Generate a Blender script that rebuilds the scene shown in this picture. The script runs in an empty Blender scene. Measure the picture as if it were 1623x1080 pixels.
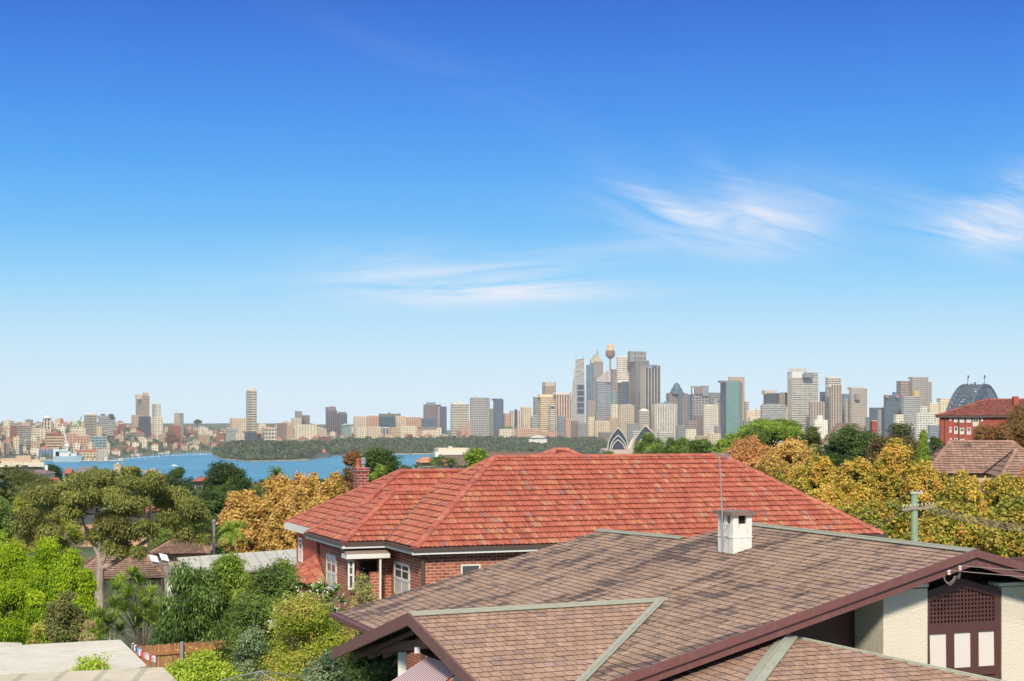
import bpy, math, random
import numpy as np
from mathutils import Vector, noise as mnoise
V = Vector
R = math.radians
random.seed(7)
rng = np.random.default_rng(11)
scene = bpy.context.scene
COL = scene.collection
F = 2450.0; CX = 811.5; HY = 672.0; EYE = V((0, 0, 78.0))

def lin(c):
    c = c / 255.0
    return c / 12.92 if c <= 0.04045 else ((c + 0.055) / 1.055) ** 2.4
def C(r, g, b, k=1.0):
    return (lin(r) * k, lin(g) * k, lin(b) * k, 1.0)

# ---------------------------------------------------------------- camera
cd = bpy.data.cameras.new('camera')
cam = bpy.data.objects.new('camera', cd); COL.objects.link(cam)
cam.location = EYE; cam.rotation_euler = (R(90), 0, 0)
cd.sensor_width = 36.0; cd.lens = 36.0 * F / 1623.0
cd.shift_y = (HY - 540.0) / 1623.0
cd.clip_start = 0.5; cd.clip_end = 60000
scene.camera = cam

# ---------------------------------------------------------------- light
SUN_AZ, SUN_EL = 3.0, 34.0      # degrees left of straight behind the camera, height
sdir = V((-math.sin(R(SUN_AZ)) * math.cos(R(SUN_EL)), -math.cos(R(SUN_AZ)) * math.cos(R(SUN_EL)), math.sin(R(SUN_EL))))
ld = bpy.data.lights.new('sun', 'SUN'); ld.energy = 3.9; ld.angle = R(7); ld.color = (1.0, 0.93, 0.81)
sun = bpy.data.objects.new('sun', ld); COL.objects.link(sun)
sun.rotation_euler = (-sdir).to_track_quat('-Z', 'Y').to_euler(); sun.location = (0, -20, 200)
scene.view_settings.view_transform = 'Standard'; scene.view_settings.look = 'None'
scene.view_settings.exposure = 0.0; scene.view_settings.gamma = 1.0
scene.cycles.max_bounces = 6; scene.cycles.diffuse_bounces = 3; scene.cycles.glossy_bounces = 2
scene.cycles.transmission_bounces = 4; scene.cycles.volume_bounces = 0; scene.cycles.transparent_max_bounces = 8

w = bpy.data.worlds.new('World'); scene.world = w; w.use_nodes = True
nt = w.node_tree; nt.nodes.clear()
def N(t, **k):
    n = nt.nodes.new(t)
    for a, b in k.items(): setattr(n, a, b)
    return n
def L(a, b): nt.links.new(a, b)
def M(op, a, b=None, c=None, clamp=False):
    n = nt.nodes.new('ShaderNodeMath'); n.operation = op; n.use_clamp = clamp
    for i, x in enumerate((a, b, c)):
        if x is None: continue
        if isinstance(x, (int, float)): n.inputs[i].default_value = x
        else: nt.links.new(x, n.inputs[i])
    return n.outputs[0]
out = N('ShaderNodeOutputWorld'); bg = N('ShaderNodeBackground'); bg.inputs[1].default_value = 0.1
sky = N('ShaderNodeTexSky'); sky.sky_type = 'NISHITA'; sky.sun_disc = False
sky.sun_elevation = R(SUN_EL); sky.sun_rotation = math.atan2(sdir.x, sdir.y); sky.altitude = 80; sky.ozone_density = 2.5
tc = N('ShaderNodeTexCoord'); sp = N('ShaderNodeSeparateXYZ'); L(tc.outputs['Generated'], sp.inputs[0])
X, Y, Z = sp.outputs
hor = M('SQRT', M('ADD', M('MULTIPLY', X, X), M('MULTIPLY', Y, Y)))
tel = M('DIVIDE', Z, M('MAXIMUM', hor, 0.001))          # tangent of the elevation
ramp = N('ShaderNodeValToRGB'); cr = ramp.color_ramp; cr.interpolation = 'LINEAR'
pts = [(-0.01, (222, 242, 255)), (0.02, (212, 240, 255)), (0.055, (186, 230, 255)), (0.09, (142, 212, 254)), (0.125, (96, 188, 252)),
       (0.165, (62, 164, 247)), (0.205, (42, 140, 240)), (0.25, (22, 116, 225)), (0.29, (10, 94, 206)), (0.36, (70, 116, 196)), (0.60, (228, 231, 235))]  # last stop: unseen upper sky whitened to add neutral fill light
while len(cr.elements) < len(pts): cr.elements.new(0.5)
for e, (p, c) in zip(cr.elements, pts):
    e.position = (p + 0.02); e.color = C(*c)
L(M('ADD', tel, 0.02, clamp=True), ramp.inputs[0])
g10 = N('ShaderNodeVectorMath', operation='SCALE'); L(ramp.outputs[0], g10.inputs[0]); g10.inputs['Scale'].default_value = 10.0
mx = N('ShaderNodeMixRGB'); mx.inputs[0].default_value = 0.93; L(sky.outputs[0], mx.inputs[1]); L(g10.outputs[0], mx.inputs[2])
# high cirrus: direction space (azimuth, height), gnomonic about the harbour side
Yp = M('MAXIMUM', Y, 0.05)
ax = M('DIVIDE', X, Yp); az = M('DIVIDE', Z, Yp)
def patch(px, py, sx, sy, rot):
    cx_, cz_ = (px - CX) / F, (HY - py) / F
    dx, dz = M('SUBTRACT', ax, cx_), M('SUBTRACT', az, cz_)
    c, s = math.cos(R(rot)), math.sin(R(rot))
    p = M('DIVIDE', M('ADD', M('MULTIPLY', dx, c), M('MULTIPLY', dz, s)), sx / F)
    q = M('DIVIDE', M('SUBTRACT', M('MULTIPLY', dz, c), M('MULTIPLY', dx, s)), sy / F)
    rr = M('ADD', M('MULTIPLY', p, p), M('MULTIPLY', q, q))
    return M('POWER', 2.718, M('MULTIPLY', rr, -1.0))
def fib(rot, sx, sy, det, dist, seed):
    m = N('ShaderNodeCombineXYZ'); c, s = math.cos(R(rot)), math.sin(R(rot))
    L(M('MULTIPLY', M('ADD', M('MULTIPLY', ax, c), M('MULTIPLY', az, s)), sx), m.inputs[0])
    L(M('MULTIPLY', M('SUBTRACT', M('MULTIPLY', az, c), M('MULTIPLY', ax, s)), sy), m.inputs[1]); m.inputs[2].default_value = seed
    n = N('ShaderNodeTexNoise'); n.inputs['Scale'].default_value = 1.0; n.inputs['Detail'].default_value = det
    n.inputs['Roughness'].default_value = 0.62; n.inputs['Distortion'].default_value = dist; L(m.outputs[0], n.inputs['Vector'])
    return n.outputs[0]
def sstep(x, a, b): return M('MULTIPLY', M('SUBTRACT', x, a), 1.0 / (b - a), clamp=True)
f1 = sstep(fib(-14, 11, 60, 10, 0.7, 1.0), 0.32, 0.84); f2 = sstep(fib(3, 8, 80, 10, 0.6, 4.0), 0.36, 0.80); f3 = sstep(fib(-14, 10, 70, 10, 0.6, 9.0), 0.36, 0.78)
def terms(lst):
    t = None
    for a in lst: t = a if t is None else M('ADD', t, a)
    return t
ca = M('MULTIPLY', f1, terms([M('MULTIPLY', patch(1150, 350, 170, 52, -6), 0.85), M('MULTIPLY', patch(1050, 322, 90, 22, -28), 0.8),
                              M('MULTIPLY', patch(1150, 275, 60, 20, -35), 0.3), M('MULTIPLY', patch(1230, 330, 120, 60, 10), 0.35)]))
cb = M('MULTIPLY', f2, terms([M('MULTIPLY', patch(735, 458, 270, 24, 0), 1.0), M('MULTIPLY', patch(700, 432, 190, 36, -6), 0.7), M('MULTIPLY', patch(900, 425, 170, 30, 12), 0.5)]))
cc_ = M('MULTIPLY', f3, terms([M('MULTIPLY', patch(1560, 362, 150, 36, -12), 1.0), M('MULTIPLY', patch(1615, 315, 80, 50, 30), 0.85)]))
cd_ = M('MULTIPLY', f3, M('MULTIPLY', patch(700, 110, 420, 34, -24), 0.05))
cm = M('MINIMUM', terms([ca, cb, cc_, cd_]), 0.85)
mc = N('ShaderNodeMixRGB'); L(cm, mc.inputs[0]); L(mx.outputs[0], mc.inputs[1]); mc.inputs[2].default_value = (9.0, 9.0, 9.6, 1)
L(mc.outputs[0], bg.inputs[0]); L(bg.outputs[0], out.inputs[0])

# ---------------------------------------------------------------- helpers
def ray(px, py): return V(((px - CX) / F, 1.0, (HY - py) / F))
def P(px, py, d): return EYE + ray(px, py) * d
def PH(px, py, z): return EYE + ray(px, py) * ((78.0 - z) * F / (py - HY))
def PL(px, py, o, n):                       # ray meets plane
    r = ray(px, py); return EYE + r * ((o - EYE).dot(n) / r.dot(n))

def interp(x, xs, ys): return float(np.interp(x, xs, ys))
SHX = [-2500, 60, 85, 130, 160, 200, 260, 300, 333, 341, 352, 400, 440, 490, 500, 520, 545, 560, 690, 950, 958, 1046, 1056, 4000]
SHY = [729, 729, 731, 731, 730, 725, 720, 718, 718, 723, 728, 732, 731, 730, 727, 725, 722, 721, 720, 721, 744, 744, 722, 722]
def shore(px): return 78 * F / (interp(px, SHX, SHY) - HY)
def height(x, y):
    y = max(y, 1.0) if y > 0 else 1.0
    px = CX + F * x / max(y, 40)
    d = y
    t = min(max((px - 700) / 500, 0), 1); t = t * t * (3 - 2 * t)
    a = interp(d, [0, 55, 85, 150, 300, 500, 800, 1200, 1600, 1750, 1900], [70, 70, 68, 66, 63, 56, 40, 18, 4, -4, -9])
    b = interp(d, [0, 50, 85, 200, 300, 600, 1200, 1600, 1750, 1900], [70, 70, 72, 73, 69, 55, 25, 6, -4, -9])
    near = a * (1 - t) + b * t
    S = shore(px)
    if px < 335:   far = interp(d - S, [-150, 0, 8, 60, 500, 1200, 2200, 3000], [-9, -0.3, 2, 4, 28, 55, 78, 80])
    elif px < 500:
        e = interp(px, [335, 372, 440, 500], [0.25, 1, 1, 0.75])
        far = interp(d - S, [-150, 0, 8, 60, 220, 700, 1500, 2600, 3500], [-9, -0.3, 1.5, 4, 20 * e, 16, 38, 76, 80])
    elif px < 700: far = interp(d - S, [-150, 0, 8, 60, 300, 900, 2200, 3200], [-9, -0.3, 1.5, 3, 12, 34, 66, 74])
    elif px < 960: far = interp(d - S, [-150, 0, 8, 60, 300, 700, 2200], [-9, -0.3, 1.5, 4, 12, 26, 40])
    elif px < 1046: far = interp(d - S, [-100, 0, 6, 200, 600, 2200], [-9, -0.3, 4, 4, 12, 40])
    else:          far = interp(d - S, [-150, 0, 8, 100, 600, 2200], [-9, -0.3, 2, 6, 16, 40])
    return near if d < 2300 else far
def ground_at(p): return height(p.x, p.y)

class MB:
    def __init__(s): s.v = []; s.f = []; s.m = []; s.uv = []; s.r = []
    def add(s, vs, fs, mi=0, uvs=None, rnd=0.5):
        b = len(s.v); s.v.extend([tuple(p) for p in vs])
        for i, f in enumerate(fs):
            s.f.append([b + k for k in f]); s.m.append(mi); s.r.append(rnd)
            s.uv.append(uvs[i] if uvs else None)
        return s
    def obox(s, o, a, b, c, mi=0, rnd=0.5):      # corner + three edge vectors
        o, a, b, c = V(o), V(a), V(b), V(c)
        vs = [o, o + a, o + a + b, o + b, o + c, o + a + c, o + a + b + c, o + b + c]
        fs = [(0, 3, 2, 1), (4, 5, 6, 7), (0, 1, 5, 4), (1, 2, 6, 5), (2, 3, 7, 6), (3, 0, 4, 7)]
        la, lb, lc = a.length, b.length, c.length
        def q(x, y): return [(0, 0), (x, 0), (x, y), (0, y)]
        s.add(vs, fs, mi, [q(lb, la), q(la, lb), q(la, lc), q(lb, lc), q(la, lc), q(lb, lc)], rnd); return s
    def box(s, x0, y0, z0, x1, y1, z1, mi=0): return s.obox((x0, y0, z0), (x1 - x0, 0, 0), (0, y1 - y0, 0), (0, 0, z1 - z0), mi)
    def bar(s, p, q, w, h, mi=0, up=V((0, 0, 1)), rnd=0.5):   # square bar between two points, w across, h along up
        p, q = V(p), V(q); d = (q - p); a = d.cross(up).normalized() * w; u = a.cross(d).normalized() * h
        return s.obox(p - a / 2 - u / 2, d, a, u, mi, rnd)
    def prism(s, fp, z0, z1, mw=0, mr=1, u0=0.0, rnd=0.5):
        n = len(fp); zt = z1 if isinstance(z1, (list, tuple)) else [z1] * n
        vs = [(p[0], p[1], z0) for p in fp] + [(p[0], p[1], zt[i]) for i, p in enumerate(fp)]
        fs, uv = [], []; u = u0; zm = max(zt)
        for i in range(n):
            j = (i + 1) % n; l = math.hypot(fp[j][0] - fp[i][0], fp[j][1] - fp[i][1])
            fs.append((i, j, n + j, n + i)); uv.append([(u, z0 - zm), (u + l, z0 - zm), (u + l, zt[j] - zm), (u, zt[i] - zm)]); u += l if mi_cont else 0
        s.add(vs, fs, mw, uv, rnd); s.add([vs[n + i] for i in range(n)], [tuple(range(n))], mr, None, rnd); return s
    def tube(s, pts, rad, n=6, mi=0, cap=True, rnd=0.5):
        pts = [V(p) for p in pts]; rad = rad if isinstance(rad, (list, tuple)) else [rad] * len(pts)
        vs = []; ref = V((0.3, 0.1, 1)).normalized()
        for i, p in enumerate(pts):
            d = (pts[min(i + 1, len(pts) - 1)] - pts[max(i - 1, 0)]).normalized()
            if abs(d.dot(ref)) > 0.95: ref = V((1, 0.2, 0)).normalized()
            a = d.cross(ref).normalized(); b = d.cross(a)
            for k in range(n):
                t = 2 * math.pi * k / n; vs.append(p + (a * math.cos(t) + b * math.sin(t)) * rad[i])
        fs = [(i * n + k, i * n + (k + 1) % n, (i + 1) * n + (k + 1) % n, (i + 1) * n + k) for i in range(len(pts) - 1) for k in range(n)]
        if cap: fs += [tuple(range(n))[::-1], tuple(range((len(pts) - 1) * n, len(pts) * n))]
        s.add(vs, fs, mi, None, rnd); return s
    def lathe(s, c, prof, n=16, mi=0, rnd=0.5):     # prof: (radius, z)
        vs = [(c[0] + r * math.cos(2 * math.pi * k / n), c[1] + r * math.sin(2 * math.pi * k / n), c[2] + z) for r, z in prof for k in range(n)]
        m = len(prof); fs, uv = [], []
        per = 2 * math.pi * max(r for r, z in prof)
        for i in range(m - 1):
            for k in range(n):
                fs.append((i * n + k, i * n + (k + 1) % n, (i + 1) * n + (k + 1) % n, (i + 1) * n + k))
                uv.append([(per * k / n, prof[i][1]), (per * (k + 1) / n, prof[i][1]), (per * (k + 1) / n, prof[i + 1][1]), (per * k / n, prof[i + 1][1])])
        s.add(vs, fs, mi, uv, rnd); s.add([vs[(m - 1) * n + k] for k in range(n)], [tuple(range(n))], mi, None, rnd); return s
    def build(s, name, mats, parent=None, loc=None, smooth=False):
        me = bpy.data.meshes.new(name)
        if loc is None: loc = V(parent['_o']) if parent is not None else V((0, 0, 0))
        o3 = V(loc); me.from_pydata([(a - o3.x, b - o3.y, c - o3.z) for a, b, c in s.v], [], s.f)
        if not isinstance(mats, (list, tuple)): mats = [mats]
        for m in mats: me.materials.append(m)
        if len(mats) > 1: me.polygons.foreach_set('material_index', [min(x, len(mats) - 1) for x in s.m])
        if any(u is not None for u in s.uv):
            ul = me.uv_layers.new(name='UVMap'); flat = []
            for f, u in zip(s.f, s.uv):
                if u is None: flat.extend([0.0, 0.0] * len(f))
                else:
                    for a in u: flat.extend(a)
            ul.data.foreach_set('uv', flat)
        at = me.attributes.new('rnd', 'FLOAT', 'FACE'); at.data.foreach_set('value', s.r)
        if smooth: me.polygons.foreach_set('use_smooth', [True] * len(me.polygons))
        ob = bpy.data.objects.new(name, me); COL.objects.link(ob)
        if parent is not None: ob.parent = parent; ob.location = o3 - V(parent['_o'])
        else: ob.location = o3
        return ob
mi_cont = True

def tag(o, label, cat, group=None):
    o['label'] = label; o['category'] = cat
    if group: o['group'] = group
    return o
_empties = []
def thing(name, label, cat, loc, group=None):
    o = bpy.data.objects.new(name, None); COL.objects.link(o); o.location = V(loc); o['_o'] = tuple(V(loc)); o.empty_display_size = 0.3
    _empties.append(o); return tag(o, label, cat, group)
def struct(o): o['kind'] = 'structure'; return o
# ---------------------------------------------------------------- materials
_mc = {}
def newmat(name):
    m = bpy.data.materials.new(name); m.use_nodes = True; t = m.node_tree; t.nodes.clear()
    o = t.nodes.new('ShaderNodeOutputMaterial'); b = t.nodes.new('ShaderNodeBsdfPrincipled'); t.links.new(b.outputs[0], o.inputs[0])
    return m, t, b, o
def tn(t, k, **kw):
    n = t.nodes.new(k)
    for a, b in kw.items(): setattr(n, a, b)
    return n
def tmath(t, op, a, b=None, c=None, clamp=False):
    n = t.nodes.new('ShaderNodeMath'); n.operation = op; n.use_clamp = clamp
    for i, x in enumerate((a, b, c)):
        if x is None: continue
        if isinstance(x, (int, float)): n.inputs[i].default_value = x
        else: t.links.new(x, n.inputs[i])
    return n.outputs[0]
def tmix(t, fac, a, b, mode='MIX'):
    n = t.nodes.new('ShaderNodeMixRGB'); n.blend_type = mode
    for i, x in zip((0, 1, 2), (fac, a, b)):
        if isinstance(x, (int, float)): n.inputs[i].default_value = x
        elif isinstance(x, tuple): n.inputs[i].default_value = x
        else: t.links.new(x, n.inputs[i])
    return n.outputs[0]
def tramp(t, fac, stops):
    n = t.nodes.new('ShaderNodeValToRGB'); e = n.color_ramp.elements
    while len(e) < len(stops): e.new(0.5)
    for q, (p, c) in zip(e, stops): q.position = p; q.color = c
    t.links.new(fac, n.inputs[0]); return n.outputs[0]
def tnoise(t, vec, scale, det=4, rough=0.55, dist=0.0):
    n = t.nodes.new('ShaderNodeTexNoise'); n.inputs['Scale'].default_value = scale; n.inputs['Detail'].default_value = det
    n.inputs['Roughness'].default_value = rough; n.inputs['Distortion'].default_value = dist
    t.links.new(vec, n.inputs['Vector']); return n.outputs[0]
def bump(t, b, h, strength, dist):
    n = t.nodes.new('ShaderNodeBump'); n.inputs['Strength'].default_value = strength; n.inputs['Distance'].default_value = dist
    t.links.new(h, n.inputs['Height']); t.links.new(n.outputs[0], b.inputs['Normal'])

def plain(name, col, rough=0.7, var=0.15, scale=3.0, metal=0.0, bmp=0.0, bscale=40, dirt=None):
    if name in _mc: return _mc[name]
    m, t, b, o = newmat(name); tc = tn(t, 'ShaderNodeTexCoord')
    n = tnoise(t, tc.outputs['Object'], scale)
    f = tmath(t, 'MULTIPLY_ADD', n, 2 * var, 1 - var)
    v = tn(t, 'ShaderNodeVectorMath', operation='SCALE'); v.inputs[0].default_value = col[:3]; t.links.new(f, v.inputs['Scale'])
    c = v.outputs[0]
    if dirt:
        s = tn(t, 'ShaderNodeVectorMath', operation='MULTIPLY'); t.links.new(tc.outputs['Object'], s.inputs[0]); s.inputs[1].default_value = (1, 1, 0.25)
        d = tnoise(t, s.outputs[0], scale * 2.2, 6, 0.7); c = tmix(t, tmath(t, 'MULTIPLY', tmath(t, 'SUBTRACT', d, 0.52, clamp=True), 3.0, clamp=True), c, dirt)
    t.links.new(c, b.inputs['Base Color']); b.inputs['Roughness'].default_value = rough; b.inputs['Metallic'].default_value = metal
    if bmp: bump(t, b, tnoise(t, tc.outputs['Object'], bscale, 3), bmp, 0.02)
    _mc[name] = m; return m

def glass(name, col=(0.03, 0.04, 0.05, 1), rough=0.08):
    if name in _mc: return _mc[name]
    m, t, b, o = newmat(name); tc = tn(t, 'ShaderNodeTexCoord')
    c = tmix(t, tnoise(t, tc.outputs['Object'], 1.3, 2), col, tuple(x * 2.6 for x in col[:3]) + (1,))
    t.links.new(c, b.inputs['Base Color']); b.inputs['Roughness'].default_value = rough; b.inputs['Specular IOR Level'].default_value = 0.7
    _mc[name] = m; return m

# facade: windows cut into a wall surface by the wall's own metre coordinates
def _facade_group():
    g = bpy.data.node_groups.new('facade_grid', 'ShaderNodeTree')
    for n, k in (('Wall', 'NodeSocketColor'), ('Glass', 'NodeSocketColor'), ('Bay', 'NodeSocketFloat'), ('Storey', 'NodeSocketFloat'), ('WX', 'NodeSocketFloat'), ('WY', 'NodeSocketFloat'), ('Blind', 'NodeSocketFloat')):
        g.interface.new_socket(n, in_out='INPUT', socket_type=k)
    g.interface.new_socket('Color', in_out='OUTPUT', socket_type='NodeSocketColor'); g.interface.new_socket('Mask', in_out='OUTPUT', socket_type='NodeSocketFloat')
    gi = g.nodes.new('NodeGroupInput'); go = g.nodes.new('NodeGroupOutput')
    uv = tn(g, 'ShaderNodeUVMap', uv_map='UVMap'); s = tn(g, 'ShaderNodeSeparateXYZ'); g.links.new(uv.outputs[0], s.inputs[0])
    u = tmath(g, 'DIVIDE', s.outputs[0], gi.outputs['Bay']); v = tmath(g, 'DIVIDE', s.outputs[1], gi.outputs['Storey'])
    fu = tmath(g, 'ABSOLUTE', tmath(g, 'SUBTRACT', tmath(g, 'FRACT', u), 0.5)); fv = tmath(g, 'ABSOLUTE', tmath(g, 'SUBTRACT', tmath(g, 'FRACT', v), 0.5))
    mu = tmath(g, 'LESS_THAN', fu, tmath(g, 'MULTIPLY', gi.outputs['WX'], 0.5)); mv = tmath(g, 'LESS_THAN', fv, tmath(g, 'MULTIPLY', gi.outputs['WY'], 0.5))
    mask = tmath(g, 'MULTIPLY', mu, mv)
    cb = tn(g, 'ShaderNodeCombineXYZ'); g.links.new(tmath(g, 'FLOOR', u), cb.inputs[0]); g.links.new(tmath(g, 'FLOOR', v), cb.inputs[1])
    wn = tn(g, 'ShaderNodeTexWhiteNoise', noise_dimensions='2D'); g.links.new(cb.outputs[0], wn.inputs['Vector'])
    bl = tmath(g, 'MULTIPLY', tmath(g, 'POWER', wn.outputs['Value'], 2.0), gi.outputs['Blind'])
    gl = tmix(g, bl, gi.outputs['Glass'], gi.outputs['Wall'])
    tc = tn(g, 'ShaderNodeTexCoord'); n = tnoise(g, tc.outputs['Object'], 0.03, 4, 0.6)
    wl = tmix(g, 1.0, gi.outputs['Wall'], tramp(g, n, [(0.3, (0.8, 0.8, 0.8, 1)), (0.7, (1.08, 1.08, 1.08, 1))]), 'MULTIPLY')
    g.links.new(tmix(g, mask, wl, gl), go.inputs['Color']); g.links.new(mask, go.inputs['Mask']); return g
FG = _facade_group()
FS_ = 1.0
def facade(wall, gl, bay=4.5, st=4.2, wx=0.6, wy=0.55, blind=0.5, rough=0.15):
    key = ('f', wall, gl, bay, st, wx, wy, blind)
    if key in _mc: return _mc[key]
    m, t, b, o = newmat('facade'); n = tn(t, 'ShaderNodeGroup'); n.node_tree = FG
    wc = C(*wall, k=0.93); n.inputs['Wall'].default_value = (min(wc[0] * 1.04, 1), wc[1], wc[2] * 0.92, 1); n.inputs['Glass'].default_value = C(*gl, k=0.62)
    for k, v in (('Bay', bay * FS_), ('Storey', st * FS_), ('WX', wx), ('WY', wy), ('Blind', blind)): n.inputs[k].default_value = v
    t.links.new(n.outputs['Color'], b.inputs['Base Color'])
    t.links.new(tmath(t, 'MULTIPLY_ADD', n.outputs['Mask'], rough - 0.8, 0.8), b.inputs['Roughness'])
    _mc[key] = m; return m

def leafmat(name, cols, trans=0.28, patch=None, pscale=0.5, rough=0.5, k_=1.45):
    cols = [tuple(min(x * k_, 1) for x in c[:3]) + (1,) for c in cols]; patch = tuple(x * k_ for x in patch[:3]) + (1,) if patch else None
    if name in _mc: return _mc[name]
    m, t, b, o = newmat(name); at = tn(t, 'ShaderNodeAttribute', attribute_name='rnd'); tc = tn(t, 'ShaderNodeTexCoord')
    k = len(cols) - 1
    c = tramp(t, at.outputs['Fac'], [(i / k, cc) for i, cc in enumerate(cols)])
    if patch:
        n = tnoise(t, tc.outputs['Object'], pscale, 3, 0.6); c = tmix(t, tmath(t, 'MINIMUM', tmath(t, 'MULTIPLY', tmath(t, 'SUBTRACT', n, 0.50, clamp=True), 5, clamp=True), 0.75), c, patch)
    t.links.new(c, b.inputs['Base Color']); b.inputs['Roughness'].default_value = rough; b.inputs['Specular IOR Level'].default_value = 0.3
    tr = tn(t, 'ShaderNodeBsdfTranslucent'); t.links.new(c, tr.inputs[0]); ms = tn(t, 'ShaderNodeMixShader'); ms.inputs[0].default_value = trans
    t.links.new(b.outputs[0], ms.inputs[1]); t.links.new(tr.outputs[0], ms.inputs[2]); t.links.new(ms.outputs[0], o.inputs[0])
    _mc[name] = m; return m

def brick(name, c1, c2, mortar, bw=0.27, bh=0.105, ms=0.014, bmp=0.4):
    if name in _mc: return _mc[name]
    m, t, b, o = newmat(name); uv = tn(t, 'ShaderNodeUVMap', uv_map='UVMap'); tc = tn(t, 'ShaderNodeTexCoord')
    br = tn(t, 'ShaderNodeTexBrick'); t.links.new(uv.outputs[0], br.inputs['Vector']); br.inputs['Scale'].default_value = 1.0
    br.inputs['Brick Width'].default_value = bw; br.inputs['Row Height'].default_value = bh; br.inputs['Mortar Size'].default_value = ms
    br.inputs['Color1'].default_value = c1; br.inputs['Color2'].default_value = c2; br.inputs['Mortar'].default_value = mortar; br.inputs['Bias'].default_value = -0.1
    s = tn(t, 'ShaderNodeSeparateXYZ'); t.links.new(uv.outputs[0], s.inputs[0])
    cb = tn(t, 'ShaderNodeCombineXYZ'); t.links.new(tmath(t, 'FLOOR', tmath(t, 'DIVIDE', s.outputs[0], bw / 2)), cb.inputs[0]); t.links.new(tmath(t, 'FLOOR', tmath(t, 'DIVIDE', s.outputs[1], bh)), cb.inputs[1])
    wn = tn(t, 'ShaderNodeTexWhiteNoise', noise_dimensions='2D'); t.links.new(cb.outputs[0], wn.inputs['Vector'])
    n = tnoise(t, tc.outputs['Object'], 1.2, 5); f = tmath(t, 'ADD', tmath(t, 'MULTIPLY', n, 0.6), tmath(t, 'MULTIPLY', wn.outputs['Value'], 0.45))
    c = tmix(t, 1.0, br.outputs[0], tramp(t, f, [(0.2, (0.72, 0.72, 0.72, 1)), (0.8, (1.15, 1.15, 1.15, 1))]), 'MULTIPLY')
    t.links.new(c, b.inputs['Base Color']); b.inputs['Roughness'].default_value = 0.85
    if bmp: bump(t, b, tmath(t, 'SUBTRACT', 1.0, br.outputs['Fac']), bmp, 0.01)
    _mc[name] = m; return m

# roof materials (per-tile random in 'rnd')
def tilemat(name, stops, rough, stain=None, lichen=None, bmp=0.25, sscale=1.0, samt=1.0, axis=None, oil=False, sthr=0.60):
    m, t, b, o = newmat(name); at = tn(t, 'ShaderNodeAttribute', attribute_name='rnd'); tc = tn(t, 'ShaderNodeTexCoord')
    c = tramp(t, at.outputs['Fac'], stops)
    n1 = tnoise(t, tc.outputs['Object'], 12.0, 6, 0.8)
    c = tmix(t, 1.0, c, tramp(t, n1, [(0.3, (0.66, 0.65, 0.65, 1)), (0.7, (1.2, 1.2, 1.2, 1))]), 'MULTIPLY')
    if stain:
        v = tc.outputs['Object']
        if axis:
            # streaks that run down the slope: squash across it
            d1 = tn(t, 'ShaderNodeVectorMath', operation='DOT_PRODUCT'); t.links.new(v, d1.inputs[0]); d1.inputs[1].default_value = axis[0]
            d2 = tn(t, 'ShaderNodeVectorMath', operation='DOT_PRODUCT'); t.links.new(v, d2.inputs[0]); d2.inputs[1].default_value = axis[1]
            cb = tn(t, 'ShaderNodeCombineXYZ'); t.links.new(tmath(t, 'MULTIPLY', d1.outputs['Value'], 0.30), cb.inputs[0]); t.links.new(tmath(t, 'MULTIPLY', d2.outputs['Value'], 1.0), cb.inputs[1]); v = cb.outputs[0]
        s = tnoise(t, v, sscale, 8, 0.72, 0.4); at2 = tmath(t, 'MULTIPLY_ADD', at.outputs['Fac'], 0.16, s)
        c = tmix(t, tmath(t, 'MULTIPLY', tmath(t, 'SUBTRACT', at2, sthr, clamp=True), 9.0 * samt, clamp=True), c, stain)
    if lichen:
        s = tnoise(t, tc.outputs['Object'], 14.0, 6, 0.8); s2 = tnoise(t, tc.outputs['Object'], 0.8, 3)
        k = tmath(t, 'MULTIPLY', tmath(t, 'MULTIPLY', tmath(t, 'SUBTRACT', s, 0.60, clamp=True), 12, clamp=True), tmath(t, 'MULTIPLY', tmath(t, 'SUBTRACT', s2, 0.42, clamp=True), 6, clamp=True))
        c = tmix(t, k, c, lichen)
    t.links.new(c, b.inputs['Base Color']); b.inputs['Roughness'].default_value = rough
    if bmp: bump(t, b, n1, bmp, 0.01)
    return m
TH = R(21.02); u_ = V((math.cos(TH), math.sin(TH), 0)); r_ = V((-math.sin(TH), math.cos(TH), 0)); zz = V((0, 0, 1))
M_RED = tilemat('terracotta_tiles', [(0.0, C(158, 86, 70)), (0.12, C(176, 92, 72)), (0.45, C(189, 102, 78)), (0.75, C(196, 112, 84)), (0.88, C(200, 128, 90)), (0.95, C(200, 146, 106)), (0.98, C(184, 134, 116)), (1.0, C(150, 114, 116))],
                0.45, stain=C(150, 82, 66), lichen=C(206, 160, 134), sscale=4.0, samt=0.35)
M_SHIN = tilemat('composition_shingles', [(0.0, C(154, 126, 106)), (0.3, C(172, 141, 118)), (0.6, C(179, 147, 124)), (0.85, C(187, 154, 131)), (0.95, C(172, 145, 136)), (1.0, C(198, 170, 146))],
                 0.9, stain=C(100, 82, 74), lichen=C(206, 196, 178), sscale=1.1, sthr=0.57,  axis=(tuple(u_), tuple(r_)))
M_SHIN2 = tilemat('cleaner_shingles', [(0.0, C(160, 128, 108)), (0.3, C(174, 140, 117)), (0.6, C(181, 146, 123)), (0.9, C(188, 153, 129)), (0.98, C(172, 142, 134)), (1.0, C(144, 118, 102))],
                  0.9, stain=C(120, 100, 90), lichen=C(186, 174, 150), sscale=2.0, samt=0.35)
M_BROWNTILE = tilemat('brown_concrete_tiles', [(0, C(150, 114, 96)), (0.5, C(172, 134, 112)), (1, C(188, 150, 128))], 0.8, stain=C(95, 75, 68), sscale=1.5, samt=0.6)
M_REDFAR = tilemat('old_red_tiles', [(0, C(140, 70, 58)), (0.5, C(162, 84, 70)), (1, C(178, 102, 86))], 0.75, stain=C(150, 110, 100), lichen=C(220, 200, 190), sscale=1.2, samt=0.7)
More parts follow.
